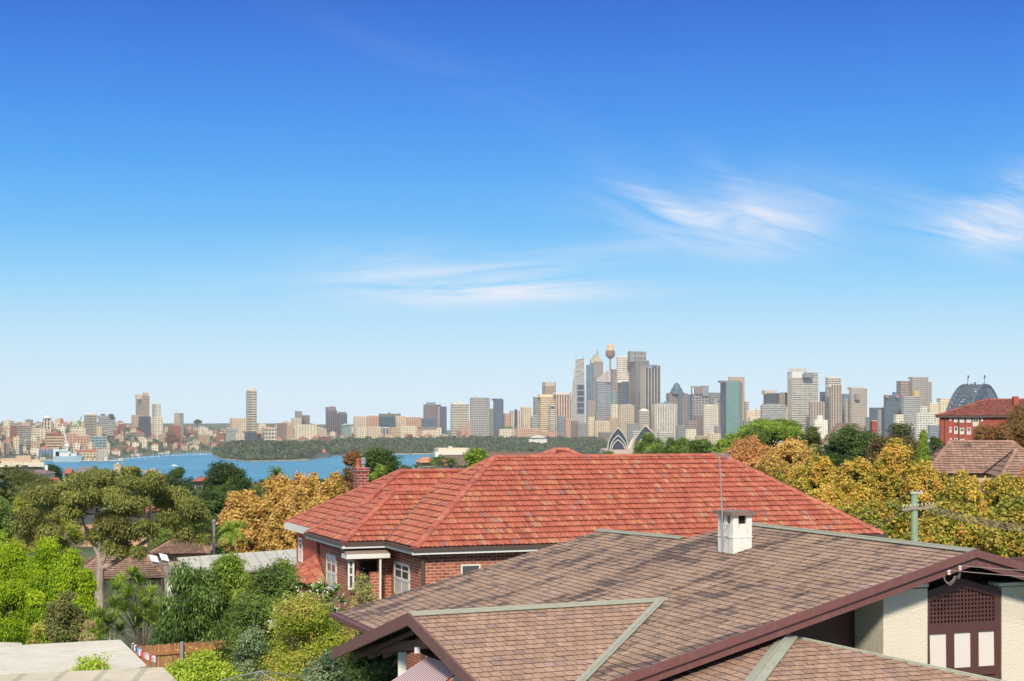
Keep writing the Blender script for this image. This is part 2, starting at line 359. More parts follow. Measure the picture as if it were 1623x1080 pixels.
M_ORANGETILE = tilemat('orange_tiles', [(0, C(172, 92, 66)), (0.5, C(186, 106, 78)), (1, C(198, 124, 92))], 0.75, stain=C(160, 90, 70), sscale=1.2, samt=0.6)
M_DECK_SHADE = plain('roof_deck_and_gap_shade', C(26, 18, 16), 0.95)
M_BARGE = plain('brown_paint', C(116, 76, 70), 0.45, 0.10, 4, dirt=C(138, 98, 90))
M_BARGE_D = plain('dark_brown_paint', C(92, 58, 52), 0.55, 0.1, 4)
M_CAPM = plain('grey_green_ridge_metal', C(162, 162, 144), 0.55, 0.12, 3, dirt=C(128, 122, 106))
M_LEAD = plain('weathered_lead', C(96, 90, 84), 0.6, 0.35, 6, dirt=C(140, 132, 122))
M_STUCCO = plain('cream_roughcast', C(240, 226, 202, 0.95), 0.9, 0.05, 2, bmp=1.0, bscale=38)
M_CHIM = plain('white_painted_brick', C(240, 234, 220, 0.93), 0.85, 0.07, 3, bmp=0.7, bscale=14, dirt=C(176, 166, 150))
M_WHITE = plain('white_trim_paint', C(240, 236, 224, 0.92), 0.5, 0.04, 3)
M_CREAMP = plain('cream_panel_paint', C(238, 226, 212, 0.92), 0.7, 0.04, 1)
M_BLACK = plain('dark_void', C(24, 18, 17), 0.95, 0.2)
M_BRICK = brick('red_brown_brick', C(160, 82, 62), C(186, 102, 76), C(204, 172, 146), bw=0.25, bh=0.095, ms=0.011)
M_BRICKR = brick('orange_red_brick', C(178, 70, 50), C(190, 84, 60), C(190, 110, 84), bmp=0.15)
M_BRICKOLD = brick('old_brick', C(158, 56, 42), C(120, 52, 44), C(170, 150, 140), bmp=0.3)
M_GLASS = glass('window_glass', (0.05, 0.055, 0.06, 1))
M_CURT = plain('window_blind', C(206, 200, 190), 0.8, 0.1, 4)
M_GUT = plain('dark_gutter', C(92, 74, 64), 0.45, 0.15, 4)
M_STEEL = plain('galvanised_steel', C(168, 170, 172), 0.4, 0.15, 5, metal=0.5)
M_CONC = plain('cement', C(190, 180, 166), 0.9, 0.15, 4)

# ---------------------------------------------------------------- roofs
def clip(poly, ax, val, keep_ge):
    o = []; n = len(poly)
    for i in range(n):
        a, b = poly[i], poly[(i + 1) % n]; da, db = a[ax] - val, b[ax] - val
        if not keep_ge: da, db = -da, -db
        if da >= 0: o.append(a)
        if (da > 0 and db < 0) or (da < 0 and db > 0):
            t = da / (da - db); o.append((a[0] + (b[0] - a[0]) * t, a[1] + (b[1] - a[1]) * t))
    return o
def inside(p, poly):
    c = False; n = len(poly)
    for i in range(n):
        a, b = poly[i], poly[(i + 1) % n]
        if (a[1] > p[1]) != (b[1] > p[1]) and p[0] < (b[0] - a[0]) * (p[1] - a[1]) / (b[1] - a[1]) + a[0]: c = not c
    return c
PROF = [(0.0, 0.018), (0.2, 0.024), (0.38, 0.003), (0.85, 0.0), (1.0, 0.016)]
def roof_tiles(mb, poly3, udir, gauge, width, th=0.03, prof=None, gap=0.004, stagger=0.5, mi=0, seed=0, slab=0.06, deck_shade_mi=1, sag=None):
    rr = random.Random(seed); poly3 = [V(p) for p in poly3]; U = V(udir).normalized()
    n = V((0, 0, 0))
    for i in range(len(poly3)): n += poly3[i].cross(poly3[(i + 1) % len(poly3)])
    n.normalize()
    if n.z < 0: n = -n
    U = (U - n * U.dot(n)).normalized(); W = n.cross(U)
    if W.z < 0: W = -W
    o = poly3[0]; p2 = [((p - o).dot(U), (p - o).dot(W)) for p in poly3]
    def pt(a, b, h): return o + U * a + W * b + n * h
    us = [p[0] for p in p2]; vs = [p[1] for p in p2]
    # deck slab
    k = len(poly3); vv = [p - n * 0.004 for p in poly3] + [p - n * slab for p in poly3]
    mb.add(vv, [tuple(range(k)), tuple(range(2 * k - 1, k - 1, -1))] + [(i, (i + 1) % k, k + (i + 1) % k, k + i) for i in range(k)], deck_shade_mi)
    row = 0; v0 = min(vs)
    while v0 < max(vs):
        v1 = v0 + gauge; off = (row % 2) * stagger * width + (rr.uniform(-0.06, 0.06) * width if stagger else 0)
        u0 = math.floor(min(us) / width) * width - off
        while u0 < max(us):
            x0, x1 = u0 + gap, u0 + width - gap
            cells = [(x0 + (x1 - x0) * prof[i][0], x0 + (x1 - x0) * prof[i + 1][0], prof[i][1], prof[i + 1][1]) for i in range(len(prof) - 1)] if prof else [(x0, x1, 0, 0)]
            rnd = rr.random(); tt = th * rr.uniform(0.8, 1.2); jit = rr.uniform(-0.006, 0.006)
            vlow = v0 + jit
            full = all(inside(q, p2) for q in ((x0, v0), (x1, v0), (x1, v1), (x0, v1), ((x0 + x1) / 2, (v0 + v1) / 2)))
            if not full:
                q = clip(clip(clip(clip(p2, 0, x0, True), 0, x1, False), 1, v0, True), 1, v1, False)
                if len(q) < 3: u0 += width; continue
            for (a, b, ha, hb) in cells:
                if full: q = [(a, vlow), (b, vlow), (b, v1 + 0.01), (a, v1 + 0.01)]
                else:
                    q = clip(clip(clip(clip(p2, 0, a, True), 0, b, False), 1, v0, True), 1, v1, False)
                    if len(q) < 3: continue
                def hh(s): return ha + (hb - ha) * ((s[0] - a) / max(b - a, 1e-6)) + 0.004 + tt * (1 - (s[1] - v0) / gauge)
                top = [pt(s[0], s[1], hh(s)) for s in q]; mb.add(top, [tuple(range(len(q)))], mi, None, rnd)
                for i in range(len(q)):
                    s, e = q[i], q[(i + 1) % len(q)]
                    if s[1] < v0 + 0.03 and e[1] < v0 + 0.03 and abs(s[0] - e[0]) > 0.002:
                        c1, c2 = hh(s), hh(e); nz = 0.42 if prof else 0.12
                        mb.add([pt(s[0], s[1], c1 * (1 - nz)), pt(e[0], e[1], c2 * (1 - nz)), pt(e[0], e[1], c2), pt(s[0], s[1], c1)], [(0, 1, 2, 3)], mi, None, rnd)
                        mb.add([pt(s[0], s[1] + 0.006, -0.002), pt(e[0], e[1] + 0.006, -0.002), pt(e[0], e[1] + 0.006, c2 * (1 - nz)), pt(s[0], s[1] + 0.006, c1 * (1 - nz))], [(0, 1, 2, 3)], deck_shade_mi, None, rnd)  # dark lower butt face: shade of the course gap put into the colour
            u0 += width
        v0 += gauge; row += 1
    return n
def cap_line(mb, p, q, rad=0.12, ln=0.42, mi=0, seed=1, lift=0.02):
    rr = random.Random(seed); p, q = V(p), V(q); d = (q - p); L_ = d.length; d.normalize(); s = d.cross(zz).normalized(); u = s.cross(d); k = max(1, round(L_ / ln)); ln = L_ / k
    for i in range(k):
        a = p + d * (i * ln - 0.02) + zz * lift; b = p + d * ((i + 1) * ln + 0.02) + zz * lift; ra, rb = rad * 1.12, rad * 0.95; vs = []
        for c, r in ((a, ra), (b, rb)):
            for j in range(7):
                t = math.pi * j / 6; vs.append(c + s * math.cos(t) * r + u * (math.sin(t) * r * 0.75 - 0.03))
        mb.add(vs, [(j, j + 1, 8 + j, 7 + j) for j in range(6)] + [tuple(range(7)), tuple(range(13, 6, -1))], mi, None, rr.random() * 0.85)
def fold_cap(mb, p, q, w=0.15, drop=0.3, lift=0.05, mi=0):
    p, q = V(p) + zz * lift, V(q) + zz * lift; s = (q - p).cross(zz).normalized()
    for sg in (1, -1):
        e = s * sg * w - zz * w * drop; t = -zz * 0.018
        mb.add([p, q, q + e, p + e, q + e + t, p + e + t], [(0, 1, 2, 3), (3, 2, 4, 5)], mi)
    mb.tube([p, q], 0.022, 6, mi)
def board(mb, p, q, h, t, off, mi=0):       # vertical board hanging below the line p-q, thickness t along off
    p, q, off = V(p), V(q), V(off).normalized() * t
    mb.obox(p - zz * h, q - p, off, zz * h, mi)
# ================================================================ setting: terrain and water
def polar_terrain():
    pxs = list(np.arange(-2400, 4100, 40)); pxs = sorted(set([float(p) for p in pxs] + [float(p) for p in np.arange(-100, 1140, 8)]))
    ds = [-60, -20, 2, 12, 22, 30, 40, 50, 60, 70, 85, 100, 125, 150, 190, 240, 300, 400, 500, 650, 800, 1000, 1200, 1400, 1600, 1700, 1800, 1900, 2300] + list(np.arange(2860, 4460, 25)) + [4600, 4800, 5000, 5300, 5600, 6000, 6500, 7200, 8200, 9400]
    mb = MB(); nx = len(pxs)
    for d in ds:
        for p in pxs:
            x = (p - CX) / F * max(d, 40); z = height(x, d)
            if 2300 < d: z += 3.0 * mnoise.noise(V((x * 0.004, d * 0.004, 0)))* min(1, max(0, (z - 5) / 10))
            mb.v.append((x, d, z))
    for j in range(len(ds) - 1):
        for i in range(nx - 1):
            a = j * nx + i; mb.f.append([a, a + 1, a + nx + 1, a + nx]); mb.m.append(0); mb.r.append(0.5); mb.uv.append(None)
    m, t, b, o = newmat('garden_and_hill_ground'); tc = tn(t, 'ShaderNodeTexCoord')
    n = tnoise(t, tc.outputs['Object'], 0.02, 6, 0.6); n2 = tnoise(t, tc.outputs['Object'], 0.6, 5, 0.65)
    c = tmix(t, tmath(t, 'MULTIPLY', tmath(t, 'SUBTRACT', n, 0.45, clamp=True), 5, clamp=True), C(70, 88, 52), C(120, 116, 88))
    c = tmix(t, 1.0, c, tramp(t, n2, [(0.2, (0.6, 0.6, 0.6, 1)), (0.8, (1.2, 1.2, 1.2, 1))]), 'MULTIPLY')
    t.links.new(c, b.inputs['Base Color']); b.inputs['Roughness'].default_value = 0.95
    return struct(mb.build('ground', m, smooth=True))
ground = polar_terrain()
def make_water():
    m, t, b, o = newmat('harbour_water'); tc = tn(t, 'ShaderNodeTexCoord'); v = tn(t, 'ShaderNodeVectorMath', operation='MULTIPLY')
    t.links.new(tc.outputs['Object'], v.inputs[0]); v.inputs[1].default_value = (0.35, 1.6, 1)
    n = tnoise(t, v.outputs[0], 0.006, 5, 0.6); c = tramp(t, n, [(0.3, C(40, 124, 158)), (0.7, C(72, 156, 184))])
    t.links.new(c, b.inputs['Base Color']); b.inputs['Roughness'].default_value = 0.35; b.inputs['Specular IOR Level'].default_value = 0.15
    bump(t, b, tnoise(t, tc.outputs['Object'], 0.15, 5, 0.7), 0.9, 2.0)
    mb = MB(); mb.add([(-9000, 900, 0), (9000, 900, 0), (9000, 9300, 0), (-9000, 9300, 0)], [(0, 1, 2, 3)])
    return struct(mb.build('water', m))
make_water()

# ================================================================ near house with brown shingle roof
hr = 78 - 2.165
def on(p, q, n): return (V(p) - V(q)).dot(n)
Pk = PH(1544, 876, hr)
TP = 0.2675
upv = (u_ + zz * TP).normalized(); nM = r_.cross(upv); nM = nM if nM.z > 0 else -nM; nM.normalize()
LC = PL(535, 972, Pk, nM); s_e = (Pk - LC).dot(u_)
PkD = Pk - (u_ + zz * TP) * s_e
RF = Pk + r_ * ((PL(1180, 830, Pk, nM) - Pk).dot(r_))            # far end of the main ridge
Q1, Q2 = PL(948, 842.5, Pk, nM), PL(1083, 855, Pk, nM)
H = thing('shingled_house', 'brown shingle-roofed house with cream roughcast gable and brown barge boards, nearest the viewer', 'house', (Pk - r_ * 0 - u_ * 3).to_tuple()[:2] + (70.0,))
roof = MB(); caps = MB()
roof_tiles(roof, [LC, PkD, Pk, RF, Q2, Q1], r_, 0.160, 0.21, th=0.012, gap=0.005, seed=3)
# slopes that fall away behind the ridges
dnv = V((u_.x, u_.y, -TP))
roof_tiles(roof, [Pk, RF, RF + dnv * 6, Pk + dnv * 6], r_, 0.4, 0.6, th=0.02, seed=4)
roof_tiles(roof, [Q2, Q1, Q1 + (r_ * 2 - zz * 0.9), Q2 + (r_ * 2 - zz * 0.9)], Q1 - Q2, 0.4, 0.6, th=0.02, seed=5)
roof_tiles(roof, [Q2, RF, RF + (u_ * 2.5 + r_ * 2 - zz * 1.4), Q2 + (r_ * 2.5 - zz * 1.0)], r_, 0.4, 0.6, th=0.02, seed=5)
fold_cap(caps, Pk - r_ * 0.02, RF, 0.085); caps2 = MB(); fold_cap(caps2, Q2, Q1, 0.085); caps2.build('ridge_capping', M_CAPM, H)
# cross gable on the left
G1 = PL(1050, 953, Pk, nM); G0 = PH(650, 976, G1.z); Vb = PL(925, 1080, Pk, nM)
gd = (G1 - G0).normalized(); nG = gd.cross(Vb - G0).normalized(); nG = nG if nG.z > 0 else -nG
perp = V((-gd.y, gd.x, 0))                       # away from the viewer
tg = math.sqrt(max(1 - nG.z ** 2, 0)) / nG.z
near = -perp - zz * tg; far = perp - zz * tg
vd = (Vb - G1); kv = 2.3
GN = G0 + near * 3.6; VN = G1 + vd * (3.6 / (-(vd.dot(perp))))
roof_g = MB(); roof_tiles(roof_g, [G0, GN, VN, G1], gd, 0.185, 0.185, th=0.012, gap=0.005, seed=8)
bl = PL(533, 1031, G0, (G0 - PL(650, 1000, G0, gd)).cross(zz).normalized() if False else gd)     # left foot of the barge
kf = (bl - G0).dot(perp); tf = -(bl.z - G0.z) / kf
farv = perp - zz * tf
jf = (G1 - G0).length
roof_tiles(roof_g, [G0, G0 + farv * kf, G0 + farv * kf + gd * 1.1, G0 + gd * jf], gd, 0.185, 0.185, th=0.012, gap=0.005, seed=9)
caps5 = MB(); fold_cap(caps5, G0 - gd * 0.02, G1 + gd * 0.1, 0.10); caps5.build('ridge_capping', M_CAPM, H)
cv = (Vb - G1).normalized(); caps6 = MB(); fold_cap(caps6, G1 + cv * 0.05, VN, 0.08, drop=-0.1, lift=0.05); caps6.build('valley_flashing', M_CAPM, H)
# lower hip roof at the right
bo = Pk + r_ * 0.25
LA = PL(1250, 1010, bo, r_); nL = nM; upR = (r_ + zz * TP).normalized(); nR = u_.cross(upR); nR = nR if nR.z > 0 else -nR; nR.normalize()
h1 = (-(u_ + r_) - zz * TP); A0 = PL(1226, 1007, LA, nL); A1 = PL(1048, 1077, LA, nL)
B1 = PL(1574, 1081, LA, nR); LH = LA + h1 * 4.0; bd = (B1 - LA); RHx = LA + bd * 2.2
roof_l = MB()
roof_tiles(roof_l, [LA, A0, A1, A0 + (A1 - A0) * 1.7, LH], r_, 0.160, 0.21, th=0.012, gap=0.005, seed=12)
tR = (LH - LA).dot(-r_); tB = (RHx - LA).dot(-r_); RE = RHx if tB >= tR else RHx
roof_tiles(roof_l, [LA, LH, LH + u_ * ((RHx - LH).dot(u_)) - r_ * 0, LA + bd * (tR / max((bd.dot(-r_)), 0.05))] if bd.dot(-r_) > 0.3 else [LA, LH, RHx], u_, 0.160, 0.21, th=0.012, gap=0.005, seed=13)
caps3 = MB(); fold_cap(caps3, A0, LA + bd * 1.6, 0.09, 0.3, 0.05); caps3.build('ridge_capping', M_CAPM, H)
caps4 = MB(); fold_cap(caps4, LA, LH, 0.15, 0.3, 0.06); caps4.build('hip_capping', M_CAPM, H)
fl = MB(); fl.bar(A0 + zz * 0.03 + r_ * 0.02, A0 + (A1 - A0) * 1.7 + zz * 0.03 + r_ * 0.02, 0.10, 0.16)
roof_main = roof.build('roof', [M_SHIN, M_DECK_SHADE], H)
roof_g.build('gable_roof', [M_SHIN2, M_DECK_SHADE], H); roof_l.build('lower_roof', [M_SHIN2, M_DECK_SHADE], H)
caps.build('ridge_capping', M_CAPM, H); fl.build('lead_flashing', M_LEAD, H)
# barge boards
bb = MB()
rk = -(u_ + zz * TP)
board(bb, Pk - r_ * 0.02 + zz * 0.06, Pk - r_ * 0.02 + zz * 0.06 + rk * (s_e + 0.2), 0.135, 0.05, -r_)
board(bb, Pk + zz * -0.075, Pk - zz * 0.075 + rk * (s_e + 0.2), 0.15, 0.04, r_)
board(bb, Pk - r_ * 0.02 + zz * 0.06, Pk - r_ * 0.02 + zz * 0.06 + dnv * 6, 0.135, 0.05, -r_)
board(bb, Pk - zz * 0.075, Pk - zz * 0.075 + dnv * 6, 0.15, 0.04, r_)
bb.build('barge_board', M_BARGE, H)
bl_ = MB(); board(bl_, G0 + zz * 0.05, G0 + zz * 0.05 + farv * (kf + 0.1), 0.21, 0.05, -gd); bl_.build('barge_board', M_BARGE, H)
bl_ = MB(); board(bl_, G0 + zz * 0.05, G0 + zz * 0.05 + near * 3.6, 0.21, 0.05, -gd); bl_.build('barge_board', M_BARGE, H)
fb = MB(); board(fb, LC - u_ * 0.06 + zz * 0.03 + r_ * 0.05, LC - u_ * 0.06 + zz * 0.03 - r_ * 5.5, 0.17, 0.03, -u_)
fb.obox(LC - u_ * 0.17 - zz * 0.09 + r_ * 0.05, -r_ * 5.5, u_ * 0.10, zz * 0.10)
fb.build('gutter', M_BARGE, H)
# tie beam, soffit, post, awning below the left gable
tb = MB(); T0 = PL(568, 1024, G0 + gd * 0.35, gd); T1 = PL(652, 1016, G0 + gd * 0.35, gd)
tb.obox(T0 - zz * 0.16, (T1 - T0) * 1.35, gd * 0.12, zz * 0.17)
for k in range(4): tb.bar(G0 + gd * (0.3 + k * 0.3) - zz * 0.2 + near * 2.6, G0 + gd * (0.3 + k * 0.3) - zz * 0.2, 0.05, 0.08); tb.bar(G0 + gd * (0.3 + k * 0.3) - zz * 0.2 + farv * (kf - 0.2), G0 + gd * (0.3 + k * 0.3) - zz * 0.2, 0.05, 0.08)
tb.build('tie_beam', M_BARGE_D, H)
po = MB(); pp = PL(637, 1034, G0 + gd * 0.5, gd); po.obox(V((pp.x - 0.07, pp.y, 70)), V((0.15, 0, 0)), V((0, 0.12, 0)), zz * (pp.z - 70)); po.build('veranda_post', M_WHITE, H)
wl = MB(); wo = G0 + gd * 1.5
a0 = wo + perp * (-3.2); wl.obox(V((a0.x, a0.y, 70)), perp * 3.2, gd * 0.2, zz * (G0.z - 1.35 - 70)); wl.build('wall', M_STUCCO, H)
gw = MB(); gw.add([wo + perp * 0.3 - zz * 1.0, wo - perp * 3.2 - zz * 1.6, wo - perp * 0.3 - zz * 0.1], [(0, 1, 2)]); gw.build('gable_wall', M_BARGE_D, H)
m_st, t, b, o = newmat('striped_awning_cloth'); uvn = tn(t, 'ShaderNodeUVMap', uv_map='UVMap'); sx_ = tn(t, 'ShaderNodeSeparateXYZ'); t.links.new(uvn.outputs[0], sx_.inputs[0])
t.links.new(tmix(t, tmath(t, 'GREATER_THAN', tmath(t, 'FRACT', tmath(t, 'DIVIDE', sx_.outputs[0], 0.075)), 0.5), C(226, 214, 212), C(134, 56, 66)), b.inputs['Base Color']); b.inputs['Roughness'].default_value = 0.8
aw = MB(); w0, w1 = PL(676, 1043, wo, gd), PL(722, 1062, wo, gd); wa = (w1 - w0); wa = V((wa.x, wa.y, 0)).normalized() if abs(wa.z) < 9 else wa
w0 = P(678, 1042, (wo - EYE).y * 1.0 - 0.3); 
AW0 = w0; AW1 = w0 - perp * 1.5; fo = -gd * 0.75 - zz * 0.42
aw.add([AW0, AW1, AW1 + fo, AW0 + fo, AW0 + zz * 0.012, AW1 + zz * 0.012, AW1 + fo + zz * 0.012, AW0 + fo + zz * 0.012, AW0 + fo - zz * 0.12, AW1 + fo - zz * 0.12],
       [(3, 2, 1, 0), (4, 5, 6, 7), (7, 6, 9, 8)], 0, [[(0, 0), (1.5, 0), (1.5, 1), (0, 1)], [(0, 0), (1.5, 0), (1.5, 1), (0, 1)], [(0, 0), (1.5, 0), (1.5, .2), (0, .2)]])
aw.build('awning', m_st, H)
lf = MB(); q = P(657, 1036, (wo - EYE).y - 0.4); lf.obox(q, V((0.09, 0.02, 0)), V((0, 0.08, 0)), V((0, 0, 0.1))); lf.build('floodlight', M_WHITE, H)
# gable end wall on the right
SB = 0.62; wp = Pk + r_ * SB
def W(px, py, off=0.0): return PL(px, py, wp - r_ * off, r_)
gwall = MB()
a, b2 = W(1400, 936, 0.05), W(1470, 936, 0.05)
gwall.obox(V((a.x, a.y, 70)), u_ * (b2 - a).dot(u_), r_ * 0.85, zz * (a.z - 70))
a, b2 = W(1588, 931, 0.05), W(1720, 931, 0.05)
gwall.obox(V((a.x, a.y, 70)), u_ * (b2 - a).dot(u_), r_ * 0.85, zz * (a.z - 70))
gwall.build('wall', M_STUCCO, H)
cn = MB(); a, b2 = W(1368, 935.5, 0.10), W(1472, 935.5, 0.10); cn.obox(a, u_ * (b2 - a).dot(u_), r_ * 0.3, zz * 0.06); cn.build('cornice', M_WHITE, H); cn = MB()
a, b2 = W(1584, 930, 0.12), W(1720, 930, 0.12); cn.obox(a, u_ * (b2 - a).dot(u_), r_ * 0.3, zz * 0.06); cn.build('cornice', M_WHITE, H)
bk = MB(); a = W(1180, 1010, -0.85); bk.obox(V((a.x, a.y, 70)), u_ * 4.0, r_ * 0.1, zz * (Pk.z - 1.0 - 70)); a = W(1400, 935, -0.9); bk.obox(V((a.x, a.y, 70)), u_ * 5.0, r_ * 0.1, zz * (Pk.z - 0.28 - 70)); bk.build('porch_wall', M_BARGE_D, H)
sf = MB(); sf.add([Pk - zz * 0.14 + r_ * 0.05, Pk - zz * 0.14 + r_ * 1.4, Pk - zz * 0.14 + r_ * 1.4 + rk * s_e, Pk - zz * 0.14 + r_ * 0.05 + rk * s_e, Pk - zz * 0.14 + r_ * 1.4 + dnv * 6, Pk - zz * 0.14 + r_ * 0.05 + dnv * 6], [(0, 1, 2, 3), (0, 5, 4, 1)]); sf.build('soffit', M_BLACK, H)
# half-timbered lattice panel
lp = MB()
def flat(mb, pts, off, th, mi=0):     # polygon on the wall given in picture points, with thickness
    q = [W(x, y, off) for x, y in pts]; k = len(q); mb.add(q + [p + r_ * th for p in q], [tuple(range(k)), tuple(range(2 * k - 1, k - 1, -1))] + [(i, k + i, k + (i + 1) % k, (i + 1) % k) for i in range(k)], mi)
flat(lp, [(1468.5, 938), (1523, 917), (1586, 935), (1588, 948), (1524.5, 931), (1472.5, 955)], 0.03, 0.06)      # arched head
flat(lp, [(1468.5, 938), (1472.8, 954), (1475, 1100), (1470, 1100)], 0.028, 0.06)
flat(lp, [(1586, 935), (1590, 1100), (1578, 1100), (1576, 946)], 0.028, 0.06)
flat(lp, [(1473, 992), (1578, 985), (1578, 1000), (1473, 1006)], 0.026, 0.06)
for x in (1500.5, 1539): flat(lp, [(x, 1002), (x + 12, 1001), (x + 12.5, 1060), (x + 0.5, 1061)], 0.024, 0.06)
flat(lp, [(1473, 1062), (1578, 1055), (1580, 1068), (1473, 1076)], 0.026, 0.06); flat(lp, [(1473, 1078), (1590, 1069.5), (1590, 1100), (1473, 1110)], 0.03, 0.06)
lp.build('timber_frame', M_BARGE_D, H)
la = MB(); x0, x1 = 1473.5, 1576.5; nxl = 19
for i in range(nxl + 1):
    x = x0 + (x1 - x0) * i / nxl; yt = 955 - 24 * (x - 1472) / 52 if x < 1524.5 else 931 + 15.5 * (x - 1524.5) / 51.5
    flat(la, [(x - 1.3, yt), (x + 1.3, yt), (x + 1.5, 991), (x - 1.1, 991)], 0.0, 0.012)
for j in range(9):
    f = j / 8; yl = 990 - 6.6 * j; yr = 985 - 6.5 * j
    xa, xb = 1472.5, 1577
    for k in range(120):
        if yl < 955 - 24 * (xa - 1472) / 52 and xa < 1524: xa += 1
        if yr < 931 + 15.5 * (xb - 1524.5) / 51.5 and xb > 1526: xb -= 1
    ya = yl + (yr - yl) * (xa - 1472.5) / 104.5; yb = yl + (yr - yl) * (xb - 1472.5) / 104.5
    if xb - xa > 6: flat(la, [(xa, ya - 1.4), (xb, yb - 1.4), (xb, yb + 1.4), (xa, ya + 1.4)], 0.004, 0.012)
la.build('lattice', M_BARGE_D, H)
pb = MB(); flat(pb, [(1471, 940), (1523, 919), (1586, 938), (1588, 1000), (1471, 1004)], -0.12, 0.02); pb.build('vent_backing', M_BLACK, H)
for xs in ((1474, 1500.5, 1006.5, 1005, 1062), (1512.5, 1539, 1004.5, 1002.5, 1059.5), (1551, 1577, 1002, 1000, 1057)):
    p_ = MB(); flat(p_, [(xs[0] - 2, xs[2] - 3), (xs[1] + 2, xs[3] - 3), (xs[1] + 2, xs[4] + 3), (xs[0] - 2, xs[4] + 5)], 0.0, 0.02); p_.build('infill_panel', M_CREAMP, H)
# body of the house under the roofs
hb = MB(); c0 = PkD + u_ * 0.9 + r_ * 1.6; hb.obox(V((c0.x, c0.y, 70)), u_ * (s_e + 4), r_ * 0.2, zz * 3.0)
c0 = PkD + u_ * 0.9 + r_ * 1.8; hb.obox(V((c0.x, c0.y, 70)), u_ * 0.25, r_ * max((LC - PkD).dot(r_) - 7.2, 1), zz * (LC.z - 0.1 - 70)); hb.build('side_wall', M_STUCCO, H)
# chimney (part of the roof)
ch = MB(); Cb = PL(1162, 879, Pk, nM); ztop = EYE.z - (817 - HY) / F * (Cb.y + 0.1)
lft = V((-u_.x, -u_.y, 0)); cw = 0.52; cdp = 0.55
# front-right face along u_, left face along r_
o_ = V((Cb.x, Cb.y, Cb.z - 0.5)); hgt = ztop - o_.z
cwu = 0.42
def chbox(mb, o, a, b, z0, z1, mi=0): mb.obox(V((o.x, o.y, z0)), a, b, zz * (z1 - z0), mi)
zh = ztop - 0.17
chbox(ch, o_, u_ * cwu, r_ * 0.62, o_.z, zh)
for (i, j) in ((0, 0), (0.42 - 0.12, 0), (0, 0.62 - 0.12), (0.42 - 0.12, 0.62 - 0.12), (0.0, 0.26)):
    chbox(ch, o_ + u_ * i + r_ * j, u_ * 0.12, r_ * 0.12, zh, ztop)
chbox(ch, o_ - u_ * 0.012 - r_ * 0.012, u_ * (cwu + 0.024), r_ * 0.644, Cb.z + 0.32, Cb.z + 0.345)
roofc = ch.build('chimney', M_CHIM, None, loc=H.location[:]); roofc.parent = roof_main; roofc.location = V(H['_o']) - V(H['_o'])
cp = MB(); chbox(cp, o_ - u_ * 0.08 - r_ * 0.08, u_ * (cwu + 0.16), r_ * 0.78, ztop, ztop + 0.07); k1 = cp.build('chimney_cap', plain('aged_cap', C(128, 108, 100), 0.9, 0.3, 6, dirt=C(90, 78, 72)), None, loc=H.location[:]); k1.parent = roof_main
cf = MB(); chbox(cf, o_ + u_ * 0.06 + r_ * 0.06, u_ * (cwu - 0.12), r_ * 0.50, zh - 0.02, ztop - 0.004); k2 = cf.build('flue_opening', M_BLACK, None, loc=H.location[:]); k2.parent = roof_main
# insulators and service wires on the right gable
insm = plain('insulator', C(210, 196, 190), 0.3)
for i, (x, y) in enumerate(((1504, 905), (1521.5, 898))):
    m2 = MB(); c = PL(x, y, Pk - r_ * 0.1, r_); m2.lathe(c - zz * 0.04, [(0.012, -0.03), (0.03, -0.02), (0.03, 0.0), (0.02, 0.01), (0.03, 0.02), (0.03, 0.045), (0.012, 0.055)], 10); m2.build('insulator', insm, H)
lw = MB(); pts_ = [PL(x, y, Pk - r_ * 0.12, r_) for x, y in ((1495, 912), (1498, 921), (1504, 925), (1510, 920), (1513, 914), (1519, 914), (1521, 906))]; lw.tube(pts_, 0.012, 6)
lw.tube([p - zz * 0.03 + u_ * 0.02 for p in pts_], 0.009, 6); lw.build('service_cable', plain('grey_cable', C(120, 108, 104), 0.6), H)

# TV antenna clamped to the chimney
A_ = thing('tv_antenna', 'tall thin rooftop TV aerial mast strapped to the white chimney', 'antenna', V((o_.x, o_.y, Cb.z)) - u_ * 0.03 - r_ * 0.05)
am = MB(); abase = V(A_['_o']) + r_ * 0.25 - u_ * 0.08; dA = abase.y
top = P(1140.5, 722, dA); bot = P(1147, 871, dA); am.tube([bot, P(1143.5, 790, dA)], 0.017, 8); am.tube([P(1143.5, 790, dA), top], 0.011, 8); am.build('mast', M_STEEL, A_)
bm_ = MB(); e0, e1 = P(1129, 717.5, dA - 0.2), P(1152, 724.5, dA + 0.3); bm_.tube([e0, e1], 0.008, 6); dd = (e1 - e0)
for k in range(9):
    c = e0 + dd * (k / 9.0); l = 0.05 + 0.006 * k; s_ = dd.cross(zz).normalized() * l; bm_.tube([c - s_, c + s_], 0.004, 5)
bm_.build('boom', M_STEEL, A_)
rf_ = MB(); c = e0 + dd * 0.94
for k in range(4): rf_.tube([c + zz * (0.04 * k - 0.06) - dd.cross(zz).normalized() * 0.05, c + zz * (0.04 * k - 0.06) + dd.cross(zz).normalized() * 0.05], 0.005, 5)
rf_.tube([c - zz * 0.08, c + zz * 0.09], 0.007, 5); rf_.build('reflector', plain('blue_plastic', C(90, 140, 190), 0.5), A_)
br_ = MB()
for y in (833, 850): br_.tube([P(1145, y, dA), P(1158, y + 0.5, dA + 0.02)], 0.01, 6)
br_.build('bracket', M_STEEL, A_)
